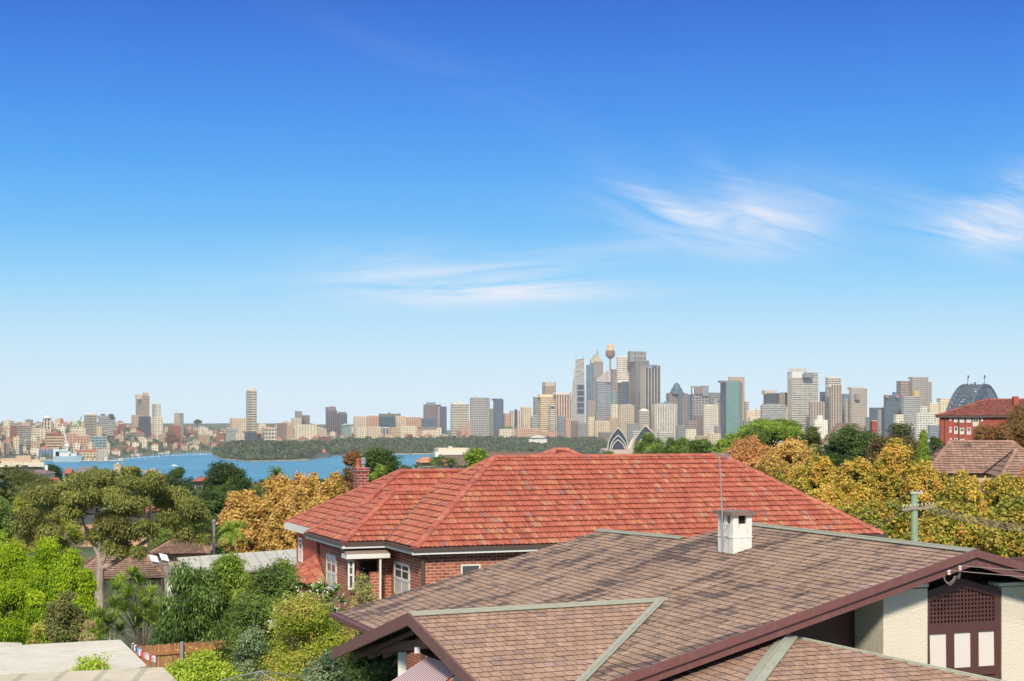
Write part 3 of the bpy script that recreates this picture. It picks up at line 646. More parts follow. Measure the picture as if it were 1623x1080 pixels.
# ================================================================ red terracotta-roofed brick house
ze = 74.30; TR = 0.653
def HP(a, b, z): return V((u_.x * a + r_.x * b, u_.y * a + r_.y * b, z))
RH = thing('terracotta_roofed_house', 'red brick house with large terracotta tiled hip roof across the middle', 'house', HP(15, 45, 70.0))
run = 3.97; zr = ze + run * TR
A = HP(13.81, 43.97, ze); Bc = HP(13.81, 46.95, ze); Cc = HP(12.40, 46.95, ze); Dc = HP(12.40, 51.70, ze); Fc = HP(12.90, 57.3, ze); Ec = HP(12.90, 50.6, ze)
R0 = HP(13.81 + run, 43.97 + run, zr); R1 = HP(26.33, 43.97 + run, zr); RE_ = HP(30.25, 43.97, ze)
bayz = ze + 2.375 * TR * 0.95; By0 = HP(12.4 + 2.375, 49.33, bayz); By1 = HP(13.81 + 2.375 * 0.95, 49.33, bayz)
BL = HP(13.81, 51.91, ze)
rt = MB()
kw = dict(gauge=0.282, width=0.15, th=0.045, prof=PROF, gap=0.002, stagger=0.0, deck_shade_mi=1)
roof_tiles(rt, [A, RE_, R1, R0], u_, seed=21, **kw)
roof_tiles(rt, [A, R0, BL, Bc] if False else [A, R0, BL], r_, seed=22, **kw)
roof_tiles(rt, [Cc, HP(13.81, 46.95, ze), By1, By0], u_, seed=23, **kw)
roof_tiles(rt, [Cc, By0, Dc], r_, seed=24, **kw)
k2_ = dict(kw); k2_['prof'] = None
roof_tiles(rt, [Dc, By0, By1, BL], u_, seed=25, **k2_)
Wg = HP(12.9 + 3.09, 52.75, ze + 3.09 * TR); Wg2 = HP(22, 52.75, ze + 3.09 * TR)
roof_tiles(rt, [Ec, Wg, Fc], r_, seed=26, **kw)
roof_tiles(rt, [Ec, HP(22, 50.6, ze), HP(22, 52.75, ze + 3.09 * TR), Wg], u_, seed=27, **kw)
roof_tiles(rt, [Fc, Wg, Wg2, HP(22, 57.3, ze)], u_, seed=28, **k2_)
BR = HP(30.25, 51.91, ze)
roof_tiles(rt, [RE_, BR, R1], r_, seed=29, **k2_); roof_tiles(rt, [R0, R1, BR, BL], u_, seed=30, **k2_)
# small hipped top behind the main ridge
zt_ = 78 - 41 * 60.5 / F; t0, t1 = P(879, 713, 60.5), P(899, 713.5, 60.8); t0.z = t1.z = zt_; e = 2.9; dz_ = e * 0.5
f0, f1, f2, f3 = t0 - u_ * e * 0.78 - r_ * e - zz * dz_, t1 + u_ * e * 0.78 - r_ * e - zz * dz_, t1 + u_ * e + r_ * e - zz * dz_, t0 - u_ * e + r_ * e - zz * dz_
roof_tiles(rt, [f0, f1, t1, t0], u_, seed=31, **kw); roof_tiles(rt, [f0, t0, f3], r_, seed=32, **kw); roof_tiles(rt, [f1, f2, t1], r_, seed=33, **kw); roof_tiles(rt, [f2, f3, t0, t1], u_, seed=34, **k2_)
rto = rt.build('roof', [M_RED, M_DECK_SHADE], RH)
rc = MB()
for i, (p, q) in enumerate(((A, R0), (R0, R1), (RE_, R1), (Cc, By0), (By0, By1), (Dc, By0), (By1, By1 + (R0 - By1) * 0.0 + V((0.01, 0, 0))), (Ec, Wg), (Fc, Wg), (Wg, Wg2), (BL, R0), (f0, t0), (t0, t1), (f1, t1), (f3, t0))):
    if (V(p) - V(q)).length > 0.3: cap_line(rc, p, q, 0.115, 0.42, seed=40 + i)
cap_line(rc, By1, R0 - (R0 - BL) * 0.42, 0.115, 0.42, seed=77) if False else None
rco = rc.build('ridge_capping', M_RED, None, loc=RH['_o']); rco.parent = rto
vf = MB(); vf.bar(Bc + zz * 0.05, By1 + zz * 0.05, 0.07, 0.03); vo = vf.build('valley_flashing', M_LEAD, None, loc=RH['_o']); vo.parent = rto
gt = MB(); fs = MB()
def eave(p, q, outv, ext=0.0):
    d = (q - p).normalized(); p2, q2 = p - d * ext, q + d * ext
    gt.obox(p2 + outv * 0.0 - zz * 0.11, q2 - p2, outv * 0.12, zz * 0.11)
    fs.obox(p2 - outv * 0.03 - zz * 0.20, q2 - p2, outv * 0.09, zz * 0.085)
eave(A, RE_, -r_, 0.1); eave(A, Bc, -u_); eave(Bc, Cc, -r_, 0.0); eave(Cc, Dc, -u_, 0.1)
gt.build('gutter', M_GUT, RH); fs.build('fascia', M_WHITE, RH)
f2_ = MB(); f2_.obox(HP(12.86, 50.9, ze - 0.24), r_ * 6.5, u_ * 0.05, zz * 0.26); f2_.build('fascia', M_WHITE, RH)
# walls (prism with metre coordinates for the brick bond)
IN = 0.34
aw_, bw_ = 13.81 + IN, 43.97 + IN
wlm = MB(); fp = [HP(aw_, bw_, 0), HP(29.9, bw_, 0), HP(29.9, 51.5, 0), HP(12.75, 51.4, 0), HP(12.75, 46.95 + IN, 0), HP(13.0, 46.95 + IN, 0), HP(13.0, 47.6, 0), HP(aw_, 47.6, 0)]
wlm.prism([(p.x, p.y) for p in fp], 69.5, ze - 0.12, 0, 0); walls = wlm.build('wall', M_BRICK, RH)
w2 = MB(); fp = [HP(13.25, 51.4, 0), HP(22, 51.4, 0), HP(22, 57, 0), HP(13.25, 57, 0)]; w2.prism([(p.x, p.y) for p in fp], 69.5, ze - 0.12, 0, 0); w2.build('rear_wall', M_BRICKR, RH)
# projecting header course
hd = MB(); k = 0
def dent(p, q, outv, n):
    for i in range(n):
        a_ = p + (q - p) * (i / n); hd.obox(a_ + V((0, 0, 0)), (q - p) * (0.55 / n), outv * 0.04, zz * 0.10, 0, random.random())
dent(HP(aw_, bw_, ze - 0.40), HP(29.9, bw_, ze - 0.40), -r_, 110); dent(HP(aw_, bw_, ze - 0.40), HP(aw_, 47.2, ze - 0.40), -u_, 18); dent(HP(12.75, 47.3, ze - 0.40), HP(12.75, 51.4, ze - 0.40), -u_, 26)
hd.obox(HP(aw_, bw_ - 0.03, ze - 0.30), u_ * (29.9 - aw_), r_ * 0.04, zz * 0.1); hd.obox(HP(aw_ - 0.03, bw_, ze - 0.30), r_ * 2.9, u_ * 0.04, zz * 0.1); hd.obox(HP(12.72, 47.3, ze - 0.30), r_ * 4.1, u_ * 0.04, zz * 0.1)
hd.build('corbel_course', M_BRICK, RH)
# windows: o = lower corner on the wall, d = along, n = outward
def window(parent, o, d, n, w_, h_, cols=2, rows=4, fr=0.06, sash=True, fm=None, curtain=True, dep=0.05, name='window', out=0.04):
    fm = fm or M_WHITE; po_ = V(parent['_o']); g = MB(); g.obox(o + n * 0.01, d * w_, n * 0.012, zz * h_); gl_ = g.build(name, M_GLASS, parent)
    f = MB()
    f.obox(o, d * w_, n * out, zz * fr); f.obox(o + zz * (h_ - fr), d * w_, n * out, zz * fr); f.obox(o + zz * fr, d * fr, n * out, zz * (h_ - 2 * fr)); f.obox(o + d * (w_ - fr) + zz * fr, d * fr, n * out, zz * (h_ - 2 * fr))
    if sash: f.obox(o + zz * (h_ * 0.5 - fr / 2), d * w_, n * (out * 1.1), zz * fr)
    for i in range(1, cols): f.obox(o + d * (w_ * i / cols - fr * 0.3), d * fr * 0.6, n * (out * 0.9), zz * h_)
    if rows > 2: 
        for i in (1,): f.obox(o + zz * (h_ * 0.75), d * w_, n * (out * 0.8), zz * fr * 0.5)
    fo_ = f.build('frame', fm, None, loc=parent['_o']); fo_.parent = gl_
    if curtain:
        c_ = MB(); c_.obox(o + n * 0.024 + d * fr, d * (w_ - 2 * fr), n * 0.004, zz * h_ * 0.46); co = c_.build('blind', M_CURT, None, loc=parent['_o']); co.parent = gl_
    return gl_
def wall_pt(px, py, a_or_b, val):
    n = u_ if a_or_b == 'a' else r_
    return PL(px, py, HP(val, 0, 0) if a_or_b == 'a' else HP(0, val, 0), n)
p0_ = wall_pt(650, 897, 'a', aw_); p1_ = wall_pt(626, 888, 'a', aw_); zb = wall_pt(645, 940, 'a', aw_).z
window(RH, V((p0_.x, p0_.y, zb - 0.15)), (r_), -u_, abs((p1_ - p0_).dot(r_)), p0_.z - zb + 0.18, 2, 4, 0.09, curtain=True)
p0_ = wall_pt(534, 883, 'a', 12.75); p1_ = wall_pt(518.5, 877, 'a', 12.75); zb = wall_pt(534, 930, 'a', 12.75).z
window(RH, V((p0_.x, p0_.y, zb - 0.2)), (r_), -u_, abs((p1_ - p0_).dot(r_)), p0_.z - zb + 0.22, 2, 4, 0.09)
p0_ = wall_pt(730, 895, 'b', bw_); p1_ = wall_pt(761, 893, 'b', bw_); zb = wall_pt(730, 935, 'b', bw_).z
window(RH, V((p0_.x, p0_.y, zb)), (u_), -r_, (p1_ - p0_).dot(u_), p0_.z - zb, 1, 2, 0.05, False, curtain=False)
p0_ = wall_pt(480, 853, 'a', 13.25); p1_ = wall_pt(474.5, 852, 'a', 13.25); zb = wall_pt(480, 892, 'a', 13.25).z
window(RH, V((p0_.x, p0_.y, zb)), (r_), -u_, abs((p1_ - p0_).dot(r_)), p0_.z - zb, 1, 4, 0.08)
# door recess with flat hood
bw2 = 46.95 + IN
dr = MB(); q0, q1 = wall_pt(572, 889, 'b', 47.58), wall_pt(596, 887, 'b', 47.58)
dr.obox(V((q0.x, q0.y, 71.5)), u_ * ((q1 - q0).dot(u_)), -r_ * 0.05, zz * (q0.z - 71.5)); do_ = dr.build('door', plain('grey_brown_door', C(112, 88, 84), 0.7, 0.15), RH)
ds_ = MB(); ds_.obox(V((q0.x, q0.y, q0.z - 0.62)) - r_ * 0.06, u_ * ((q1 - q0).dot(u_)), -r_ * 0.02, zz * 0.6); d2 = ds_.build('screen', M_BLACK, None, loc=RH['_o']); d2.parent = do_
hdm = MB(); h0 = wall_pt(549, 884, 'b', bw2 - 0.55); h1_ = wall_pt(618, 880, 'b', bw2 - 0.55); Lh = (h1_ - h0).dot(u_)
hb_ = HP(h0.dot(u_), bw2 + 0.2, h0.z + 0.20)
hdm.add([h0 + zz * 0.1, h0 + zz * 0.1 + u_ * Lh, hb_ + u_ * Lh + zz * 0.12, hb_ + zz * 0.12, h0 + zz * 0.04, h0 + zz * 0.04 + u_ * Lh, hb_ + u_ * Lh, hb_], [(0, 1, 2, 3), (4, 7, 6, 5), (0, 4, 5, 1), (1, 5, 6, 2), (0, 3, 7, 4)])
hdm.build('door_hood', plain('hood_grey', C(150, 134, 118), 0.7, 0.15), RH)
hf = MB(); hf.obox(h0 - zz * 0.05 - r_ * 0.02, u_ * Lh, r_ * 0.05, zz * 0.14); hf.obox(h0 - zz * 0.05, r_ * 0.6, u_ * 0.05, zz * 0.14); hf.build('hood_fascia', M_WHITE, RH)
ps = MB(); q = wall_pt(601.5, 889, 'b', bw2 - 0.5); ps.obox(V((q.x, q.y, 70)), u_ * 0.06, r_ * 0.06, zz * (q.z - 70 + 0.1)); ps.build('porch_post', M_WHITE, RH)
p0_ = wall_pt(551, 888, 'b', bw2 - 0.3); p1_ = wall_pt(561, 888, 'b', bw2 - 0.3); zb = wall_pt(551, 935, 'b', bw2 - 0.3).z
window(RH, V((p0_.x, p0_.y, zb)), u_, -r_, (p1_ - p0_).dot(u_), p0_.z - zb, 1, 4, 0.06, curtain=False)
sw = MB(); sw.obox(HP(13.35, bw2 - 0.1, 70), u_ * 0.36, r_ * 0.2, zz * (ze - 1.0 - 70), 0); sw.build('brick_pier', M_BRICK, RH)
dp = MB(); c = HP(aw_ - 0.02, bw_ - 0.09, 0); dp.tube([V((c.x, c.y, ze - 0.1)), V((c.x, c.y, ze - 0.3)), V((c.x, c.y, 70))], 0.055, 8); dp.build('downpipe', M_GUT, RH)
dp = MB(); c = HP(12.7, 51.45, 0); dp.tube([V((c.x, c.y, ze - 0.1)), V((c.x, c.y, 70))], 0.055, 8); dp.build('downpipe', plain('red_brown_pipe', C(150, 82, 60), 0.5), RH)
# low lean-to roof
lo = MB(); ap = wall_pt(502, 881, 'a', 12.7); q0 = ap - u_ * 1.1 - zz * 0.85 + r_ * 0.9; q1 = ap - u_ * 1.1 - zz * 0.85 - r_ * 0.5; q2 = ap - r_ * 1.5 - zz * 0.85
roof_tiles(lo, [ap, q0, q1], r_, seed=51, **kw); roof_tiles(lo, [ap, q1, q2], r_, seed=52, **kw); cap_line(lo, q1, ap, 0.10, 0.4); cap_line(lo, q0, ap, 0.10, 0.4)
lo.build('porch_roof', [M_RED, M_DECK_SHADE], RH)
lw_ = MB(); lw_.obox(V((q1.x, q1.y, 70)) + u_ * 0.15, u_ * 1.2, r_ * 1.2, zz * (q1.z - 70 - 0.02)); lw_.build('porch_wall', M_BRICKR, RH)
# far chimney (top part of the house)
dC = 57.5; c0 = P(557, 742, dC); c1 = P(586, 742, dC)
cb_ = MB(); ww = 0.30
cc0 = V((c0.x + 0.02, c0.y, 0)); 
cb_.prism([(c0.x, c0.y), (c0.x + 0.42 * u_.x, c0.y + 0.42 * u_.y), (c0.x + 0.42 * u_.x + 0.62 * r_.x, c0.y + 0.42 * u_.y + 0.62 * r_.y), (c0.x + 0.62 * r_.x, c0.y + 0.62 * r_.y)], 74.0, c0.z, 0, 0)
cb_ = MB(); o2 = V((c0.x, c0.y, 0)); fp = [o2 + u_ * 0.24, o2 + u_ * 0.66, o2 + u_ * 0.66 + r_ * 0.62, o2 + u_ * 0.24 + r_ * 0.62]
cb_.prism([(p.x, p.y) for p in fp], 74.0, c0.z - 0.03, 0, 0); fp2 = [p + (p - (fp[0] + fp[2]) / 2).normalized() * 0.05 for p in fp]; cb_.prism([(p.x, p.y) for p in fp2], c0.z - 0.12, c0.z, 0, 0)
co = cb_.build('chimney', M_BRICKOLD, None, loc=RH['_o']); co.parent = rto
pt_ = MB(); q = fp[0] * 0.5 + fp[3] * 0.5 + u_ * 0.1; pt_.lathe((q.x, q.y, c0.z), [(0.12, 0), (0.10, 0.06), (0.07, 0.10), (0.08, 0.2), (0.10, 0.27), (0.12, 0.29), (0.10, 0.31), (0.03, 0.33), (0.02, 0.36)], 12); a_ = pt_.build('chimney_pot', plain('terracotta_pot', C(180, 92, 70), 0.8), None, loc=RH['_o'], smooth=False); a_.parent = rto
pt_ = MB(); q = fp[1] * 0.5 + fp[2] * 0.5 - u_ * 0.12; pt_.lathe((q.x, q.y, c0.z), [(0.06, 0), (0.06, 0.12), (0.11, 0.14), (0.11, 0.34), (0.06, 0.36), (0.05, 0.38)], 12); a_ = pt_.build('flue_cowl', M_STEEL, None, loc=RH['_o']); a_.parent = rto

# ================================================================ generic far or mid-distance houses
def hip_house(name, label, x0, x1, ye, yr, d, dep=8.0, wall=(206, 186, 160), rm=None, ang=0.0, ridge=0.45, group=None, win=True, chim=False, zg=None, over=0.3, gable=False, cat='house', tile=None):
    c = P((x0 + x1) / 2, ye, d); w_ = (x1 - x0) * d / F; zE = c.z; zR = EYE.z - (yr - HY) / F * (d + dep * 0.5); a = R(ang)
    U = V((math.cos(a), math.sin(a), 0)); D = V((-math.sin(a), math.cos(a), 0)); c = c + D * dep / 2; zg = (ground_at(c) - 1.0) if zg is None else zg
    t_ = thing(name, label, cat, V((c.x, c.y, zg)), group)
    def q(i, j, z): p = c + U * (i * w_ / 2) + D * (j * dep / 2); return V((p.x, p.y, z))
    k = 1 - over * 2 / w_; wm = MB(); wm.prism([q(-k, -k, 0)[:2], q(k, -k, 0)[:2], q(k, k, 0)[:2], q(-k, k, 0)[:2]], zg, zE - 0.02)
    wm.build('wall', plain('render_%d_%d_%d' % wall, C(*wall, k=0.9), 0.85, 0.08, 0.6), t_)
    rm_ = rm or M_BROWNTILE; rb = MB(); rg = 1.0 if gable else ridge
    cs = [q(-1, -1, zE), q(1, -1, zE), q(1, 1, zE), q(-1, 1, zE)]; r0, r1 = q(-rg, 0, zR), q(rg, 0, zR)
    if tile:
        kk = dict(gauge=tile[0], width=tile[1], th=tile[2], gap=0.004, stagger=0.0)
        roof_tiles(rb, [cs[0], cs[1], r1, r0], U, seed=1, **kk); roof_tiles(rb, [cs[3], cs[2], r1, r0], U, seed=2, **kk)
        if not gable: roof_tiles(rb, [cs[0], r0, cs[3]], D, seed=3, **kk); roof_tiles(rb, [cs[1], cs[2], r1], D, seed=4, **kk)
        for p_, q_ in ([(r0, r1)] if gable else [(r0, r1), (cs[0], r0), (cs[3], r0), (cs[1], r1), (cs[2], r1)]): cap_line(rb, p_, q_, tile[0] * 0.35, tile[0] * 1.4)
    else:
        rb.add(cs + [r0, r1], [(0, 1, 5, 4), (1, 2, 5), (2, 3, 4, 5), (3, 0, 4), (3, 2, 1, 0)], 0, None, 0.5)
        for p_, q_ in ((r0, r1), (cs[0], r0), (cs[1], r1)): rb.bar(p_, q_, 0.25, 0.12, rnd=0.9)
    ro_ = rb.build('roof', [rm_, M_DECK_SHADE], t_)
    if gable: 
        gm = MB(); gm.add([q(-k, -k, zE), q(-k, k, zE), q(-k, 0, zR)], [(0, 1, 2)]); gm.add([q(k, -k, zE), q(k, k, zE), q(k, 0, zR)], [(0, 1, 2)]); gm.build('gable_wall', M_CREAMP, t_)
    if win:
        n = max(2, int(w_ / 3)); hh = min(1.3, (zE - zg) * 0.35)
        for i in range(n):
            x = -k + 2 * k * (i + 0.5) / n; p_ = q(x, -k, zE - 0.7 - hh) - U * 0.5; m_ = MB(); m_.obox(p_ - D * 0.03, U * 1.0, D * 0.05, zz * hh); m_.build('window', M_GLASS, t_)
    if chim:
        m_ = MB(); p_ = q(0.3, 0.1, zR - 1.2); m_.obox(p_, U * 0.6, D * 0.6, zz * 2.2); x_ = m_.build('chimney', plain('white_render', C(230, 224, 214), 0.8), None, loc=t_['_o']); x_.parent = ro_
    return t_
# ================================================================ foliage
def mesh_np(name, verts, nper, rnd, mat, parent=None, origin=(0, 0, 0)):
    """verts (n, nper, 3): one polygon per leaf"""
    n = verts.shape[0]; me = bpy.data.meshes.new(name); co = (verts.reshape(-1, 3) - np.array(origin)).astype(np.float32)
    me.vertices.add(n * nper); me.vertices.foreach_set('co', co.ravel()); me.loops.add(n * nper)
    me.loops.foreach_set('vertex_index', np.arange(n * nper, dtype=np.int32)); me.polygons.add(n)
    me.polygons.foreach_set('loop_start', np.arange(0, n * nper, nper, dtype=np.int32)); me.update(calc_edges=True)
    a = me.attributes.new('rnd', 'FLOAT', 'FACE'); a.data.foreach_set('value', rnd.astype(np.float32)); me.materials.append(mat)
    ob = bpy.data.objects.new(name, me); COL.objects.link(ob)
    if parent is not None: ob.parent = parent
    return ob
def leaf_cards(c, L_, W_, out, droop=0.0, up=0.0, jitter=1.0, along=None):
    """c (n,3) centres, L/W lengths; out (n,3) outward direction; returns (n,4,3) folded diamonds"""
    n = len(c); nrm = out * 0.9 + rng.normal(size=(n, 3)) * 0.75 * jitter; nrm[:, 2] += 0.35
    nrm /= np.linalg.norm(nrm, axis=1)[:, None] + 1e-9
    ax = rng.normal(size=(n, 3)); ax[:, 2] += up - droop
    if along is not None: ax = ax * 0.5 + along
    ax -= nrm * np.sum(ax * nrm, axis=1)[:, None]; ax /= np.linalg.norm(ax, axis=1)[:, None] + 1e-9
    sd = np.cross(nrm, ax); L_ = (L_ * rng.uniform(0.7, 1.3, n))[:, None]; W_ = (W_ * rng.uniform(0.7, 1.3, n))[:, None]
    return np.stack([c - ax * L_ / 2, c + sd * W_ / 2 + nrm * W_ * 0.12 - ax * L_ * 0.05, c + ax * L_ / 2, c - sd * W_ / 2 + nrm * W_ * 0.12 - ax * L_ * 0.05], axis=1)

BARK = {'grey': plain('grey_bark', C(178, 160, 146), 0.9, 0.25, 3, bmp=0.4), 'dark': plain('dark_bark', C(86, 70, 58), 0.9, 0.25, 3)}
LM = {
 'gum': leafmat('gum_leaves', [C(70, 76, 36), C(102, 108, 50), C(130, 132, 66), C(152, 150, 84)], patch=C(124, 118, 62)),
 'lime': leafmat('cypress_sprays', [C(84, 116, 20), C(118, 146, 22), C(146, 168, 28), C(168, 182, 40)], trans=0.3),
 'gold': leafmat('autumn_gold_leaves', [C(124, 104, 48), C(168, 138, 66), C(192, 162, 84), C(204, 174, 102), C(186, 138, 82)], patch=C(176, 142, 80), pscale=0.6),
 'goldgreen': leafmat('autumn_yellow_green_leaves', [C(84, 96, 38), C(134, 134, 50), C(184, 164, 66), C(204, 172, 78), C(190, 142, 72)], patch=C(176, 146, 66), pscale=0.45),
 'golddeep': leafmat('autumn_green_gold_leaves', [C(70, 92, 36), C(112, 128, 46), C(156, 152, 58), C(186, 158, 68), C(172, 128, 62)], patch=C(150, 136, 58), pscale=0.5),
 'orange': leafmat('autumn_orange_leaves', [C(134, 104, 60), C(180, 136, 74), C(198, 146, 90), C(182, 128, 92)], patch=C(156, 122, 86), pscale=0.7),
 'dark': leafmat('dark_green_leaves', [C(34, 52, 26), C(54, 76, 34), C(74, 96, 42), C(94, 112, 54)]),
 'mid': leafmat('mid_green_leaves', [C(58, 74, 34), C(80, 100, 42), C(100, 122, 50), C(122, 142, 66)]),
 'bright': leafmat('bright_green_leaves', [C(80, 100, 34), C(106, 128, 42), C(130, 150, 52), C(150, 168, 68)], trans=0.3),
 'olive': leafmat('olive_green_leaves', [C(58, 66, 34), C(84, 92, 44), C(106, 110, 56), C(124, 120, 66)]),
 'redgreen': leafmat('turning_red_green_leaves', [C(70, 82, 44), C(92, 96, 52), C(112, 96, 60), C(126, 78, 62)], patch=C(128, 72, 62), pscale=0.25),
 'turning': leafmat('bronze_green_leaves', [C(62, 80, 40), C(88, 104, 52), C(120, 122, 62), C(158, 128, 84)]),
 'russet': leafmat('russet_leaves', [C(92, 74, 44), C(122, 88, 52), C(146, 94, 62), C(120, 102, 56)], patch=C(98, 100, 50), pscale=0.3),
 'yellowgreen': leafmat('yellow_green_leaves', [C(98, 116, 32), C(136, 150, 44), C(166, 170, 62), C(182, 166, 82)], patch=C(172, 152, 84), pscale=1.2),
 'limeleaf': leafmat('lime_leaves', [C(108, 132, 38), C(138, 160, 46), C(164, 180, 60), C(184, 192, 80)], trans=0.3),
 'glossy': leafmat('glossy_green_leaves', [C(48, 70, 30), C(74, 98, 42), C(104, 128, 60), C(140, 158, 90)], rough=0.32),
 'sage': leafmat('sage_leaves', [C(66, 86, 58), C(92, 112, 76), C(120, 138, 98), C(142, 154, 116)]),
 'wispy': leafmat('wispy_leaves', [C(122, 124, 70), C(150, 150, 84), C(172, 160, 104), C(150, 130, 108)]),
 'palm': leafmat('palm_fronds', [C(52, 80, 34), C(80, 108, 46), C(112, 136, 64)], rough=0.4),
 'flower': leafmat('cream_flowers', [C(236, 226, 200), C(246, 238, 216), C(240, 220, 180)]),
}
def ground_z(x, y): return height(x, y)
def tree(name, label, kind, x0, x1, yt, yb, d, leaf=0.2, clumps=26, dens=1.0, bark='dark', cat='tree', group=None, shape='round', slim=0.55, trunk=True, droop=0.0, up=0.0, depth=0.85, zs=1.0, csize=0.34, base=None, seed=None, lean=0.0, openness=0.0):
    global rng
    rng = np.random.default_rng(seed if seed is not None else int(x0 * 7 + yt * 13 + d) % 99991)
    gp = P((x0 + x1) / 2, yt, d); gz_ = ground_z(gp.x, gp.y); fr = 0.02 if (cat in ('bush', 'shrub') or d < 62) else (0.5 if shape == 'umbrella' else 0.12 if shape in ('cone', 'column') else 0.2)
    wantb = HY + (EYE.z - (gz_ + fr * (gp.z - gz_))) * F / d
    if wantb > yb and d < 1500: clumps = int(clumps * min((wantb - yt) / (yb - yt), 3.0) ** 0.9)
    if wantb > yb and d < 1500:
        if (wantb - yt) > 1.3 * (yb - yt) and shape in ('round', 'dome'): shape = 'barrel'
        yb = wantb
    c = P((x0 + x1) / 2, (yt + yb) / 2, d); rx = (x1 - x0) / 2 * d / F; rz = (yb - yt) / 2 * d / F; ry = rx * depth
    bz = (min(ground_z(c.x, c.y), c.z - rz) - 0.4) if base is None else base
    t_ = thing(name, label, cat, (c.x + lean, c.y, bz), group)
    C0 = np.array(c)
    # clump centres
    u = rng.normal(size=(clumps, 3)); u /= np.linalg.norm(u, axis=1)[:, None]; rr = rng.uniform(0.35, 1.0, clumps) ** 0.6
    if shape == 'barrel':
        h = rng.uniform(-1, 1, clumps); a = rng.uniform(0, 6.28, clumps); wd = np.sqrt(np.clip(1 - np.clip(h, 0, 1) ** 2.0, 0.02, 1)) * np.sqrt(rng.uniform(0.25, 1, clumps)) * (1 - csize * 0.6)
        cc = np.stack([np.cos(a) * wd * rx, np.sin(a) * wd * ry, h * (rz - csize * rx * 0.5)], 1); cr = min(rx, rz * 2) * csize * 1.15 * rng.uniform(0.7, 1.2, clumps); rad = np.stack([cr, cr, cr * rng.uniform(0.65, 0.95, clumps)], 1)
    elif shape == 'column':
        cc = np.zeros((clumps, 3)); h = rng.uniform(-1, 1, clumps); a = rng.uniform(0, 6.28, clumps); wd = np.sqrt(np.clip(1 - np.abs(h) ** 2.6, 0.05, 1)) * 0.6
        cc[:, 0] = np.cos(a) * wd * rx; cc[:, 1] = np.sin(a) * wd * ry; cc[:, 2] = h * rz * 0.8; cr = np.full(clumps, rx * csize * 1.2)
        rad = np.stack([cr, cr, cr * 1.5], 1)
    elif shape == 'cone':
        h = rng.uniform(-1, 1, clumps); a = rng.uniform(0, 6.28, clumps); wd = (1 - h) / 2 * 0.7 + 0.06; cc = np.stack([np.cos(a) * wd * rx, np.sin(a) * wd * ry, h * rz * 0.88], 1); cr = rx * csize * (0.5 + 0.8 * (1 - h) / 2); rad = np.stack([cr, cr, cr * 1.4], 1)
    elif shape == 'umbrella':
        a = rng.uniform(0, 6.28, clumps); r0 = np.sqrt(rng.uniform(0, 1, clumps)) * 0.82; h = rng.uniform(-0.1, 0.75, clumps) * (1 - r0 ** 2 * 0.8); cc = np.stack([np.cos(a) * r0 * rx, np.sin(a) * r0 * ry, h * rz], 1); cr = rx * csize * rng.uniform(0.7, 1.1, clumps); rad = np.stack([cr, cr, cr * 0.5], 1)
    else:
        if shape == 'dome': u[:, 2] = np.abs(u[:, 2]) * 1.5 - 0.5
        cc = u * rr[:, None] * np.array([rx, ry, rz]) * (1 - csize * 0.75); cr = min(rx, rz * 1.6) * csize * 1.12 * rng.uniform(0.6, 1.25, clumps); rad = np.stack([cr, cr, cr * rng.uniform(0.6, 0.95, clumps)], 1)
    rad[:, 2] *= zs
    LL = max(leaf, 3.2 * d / F * 0.52); WW = LL * slim
    area = 4 * math.pi * np.mean(rad ** 2, axis=1); cnt = np.maximum((area * dens * 1.5 / (LL * WW * 0.5)).astype(int), 12)
    tot = int(cnt.sum()); cap = 80000
    if tot > cap: cnt = np.maximum((cnt * cap / tot).astype(int), 12); tot = int(cnt.sum())
    idx = np.repeat(np.arange(clumps), cnt); v = rng.normal(size=(tot, 3)); v /= np.linalg.norm(v, axis=1)[:, None]
    # bumpy shell so that no clump is a smooth ball
    ph = rng.uniform(0, 6.28, (clumps, 3)); f_ = 3.1
    bumpy = 1 + 0.22 * np.sin(v[:, 0] * f_ * 2 + ph[idx, 0]) * np.sin(v[:, 1] * f_ * 1.7 + ph[idx, 1]) + 0.14 * np.sin(v[:, 2] * f_ * 3 + ph[idx, 2])
    q = rng.uniform(0, 1, tot) ** 0.35; q = np.where(rng.uniform(0, 1, tot) < 0.22, q * rng.uniform(1.0, 1.5, tot), q)
    pos = C0 + cc[idx] + v * rad[idx] * (q * bumpy)[:, None]
    if droop > 0: pos[:, 2] -= np.abs(rng.normal(size=tot)) * droop * rad[idx, 2] * 0.25
    if openness:
        keep = np.array([mnoise.noise(V((float(p[0]) * 1.1, float(p[1]) * 1.1, float(p[2]) * 1.1))) > -0.5 + openness for p in pos]); pos, v, idx = pos[keep], v[keep], idx[keep]; tot = len(pos)
    out = v * 0.7 + (pos - C0) / np.array([rx, ry, rz]) * 0.5
    hz = (pos[:, 2] - C0[2]) / rz
    rnd = np.clip(0.5 + 0.28 * rng.normal(size=tot) + 0.2 * rng.normal(size=clumps)[idx], 0, 1)
    al = None
    if up: al = out * np.array([0.6, 0.6, 0.0]) + np.array([0, 0, up])
    if droop: al = np.array([0, 0, -droop]) + out * 0.4
    mesh_np('crown', leaf_cards(pos, LL, WW, out, droop, up, along=al), 4, rnd, LM[kind], t_, t_['_o'])
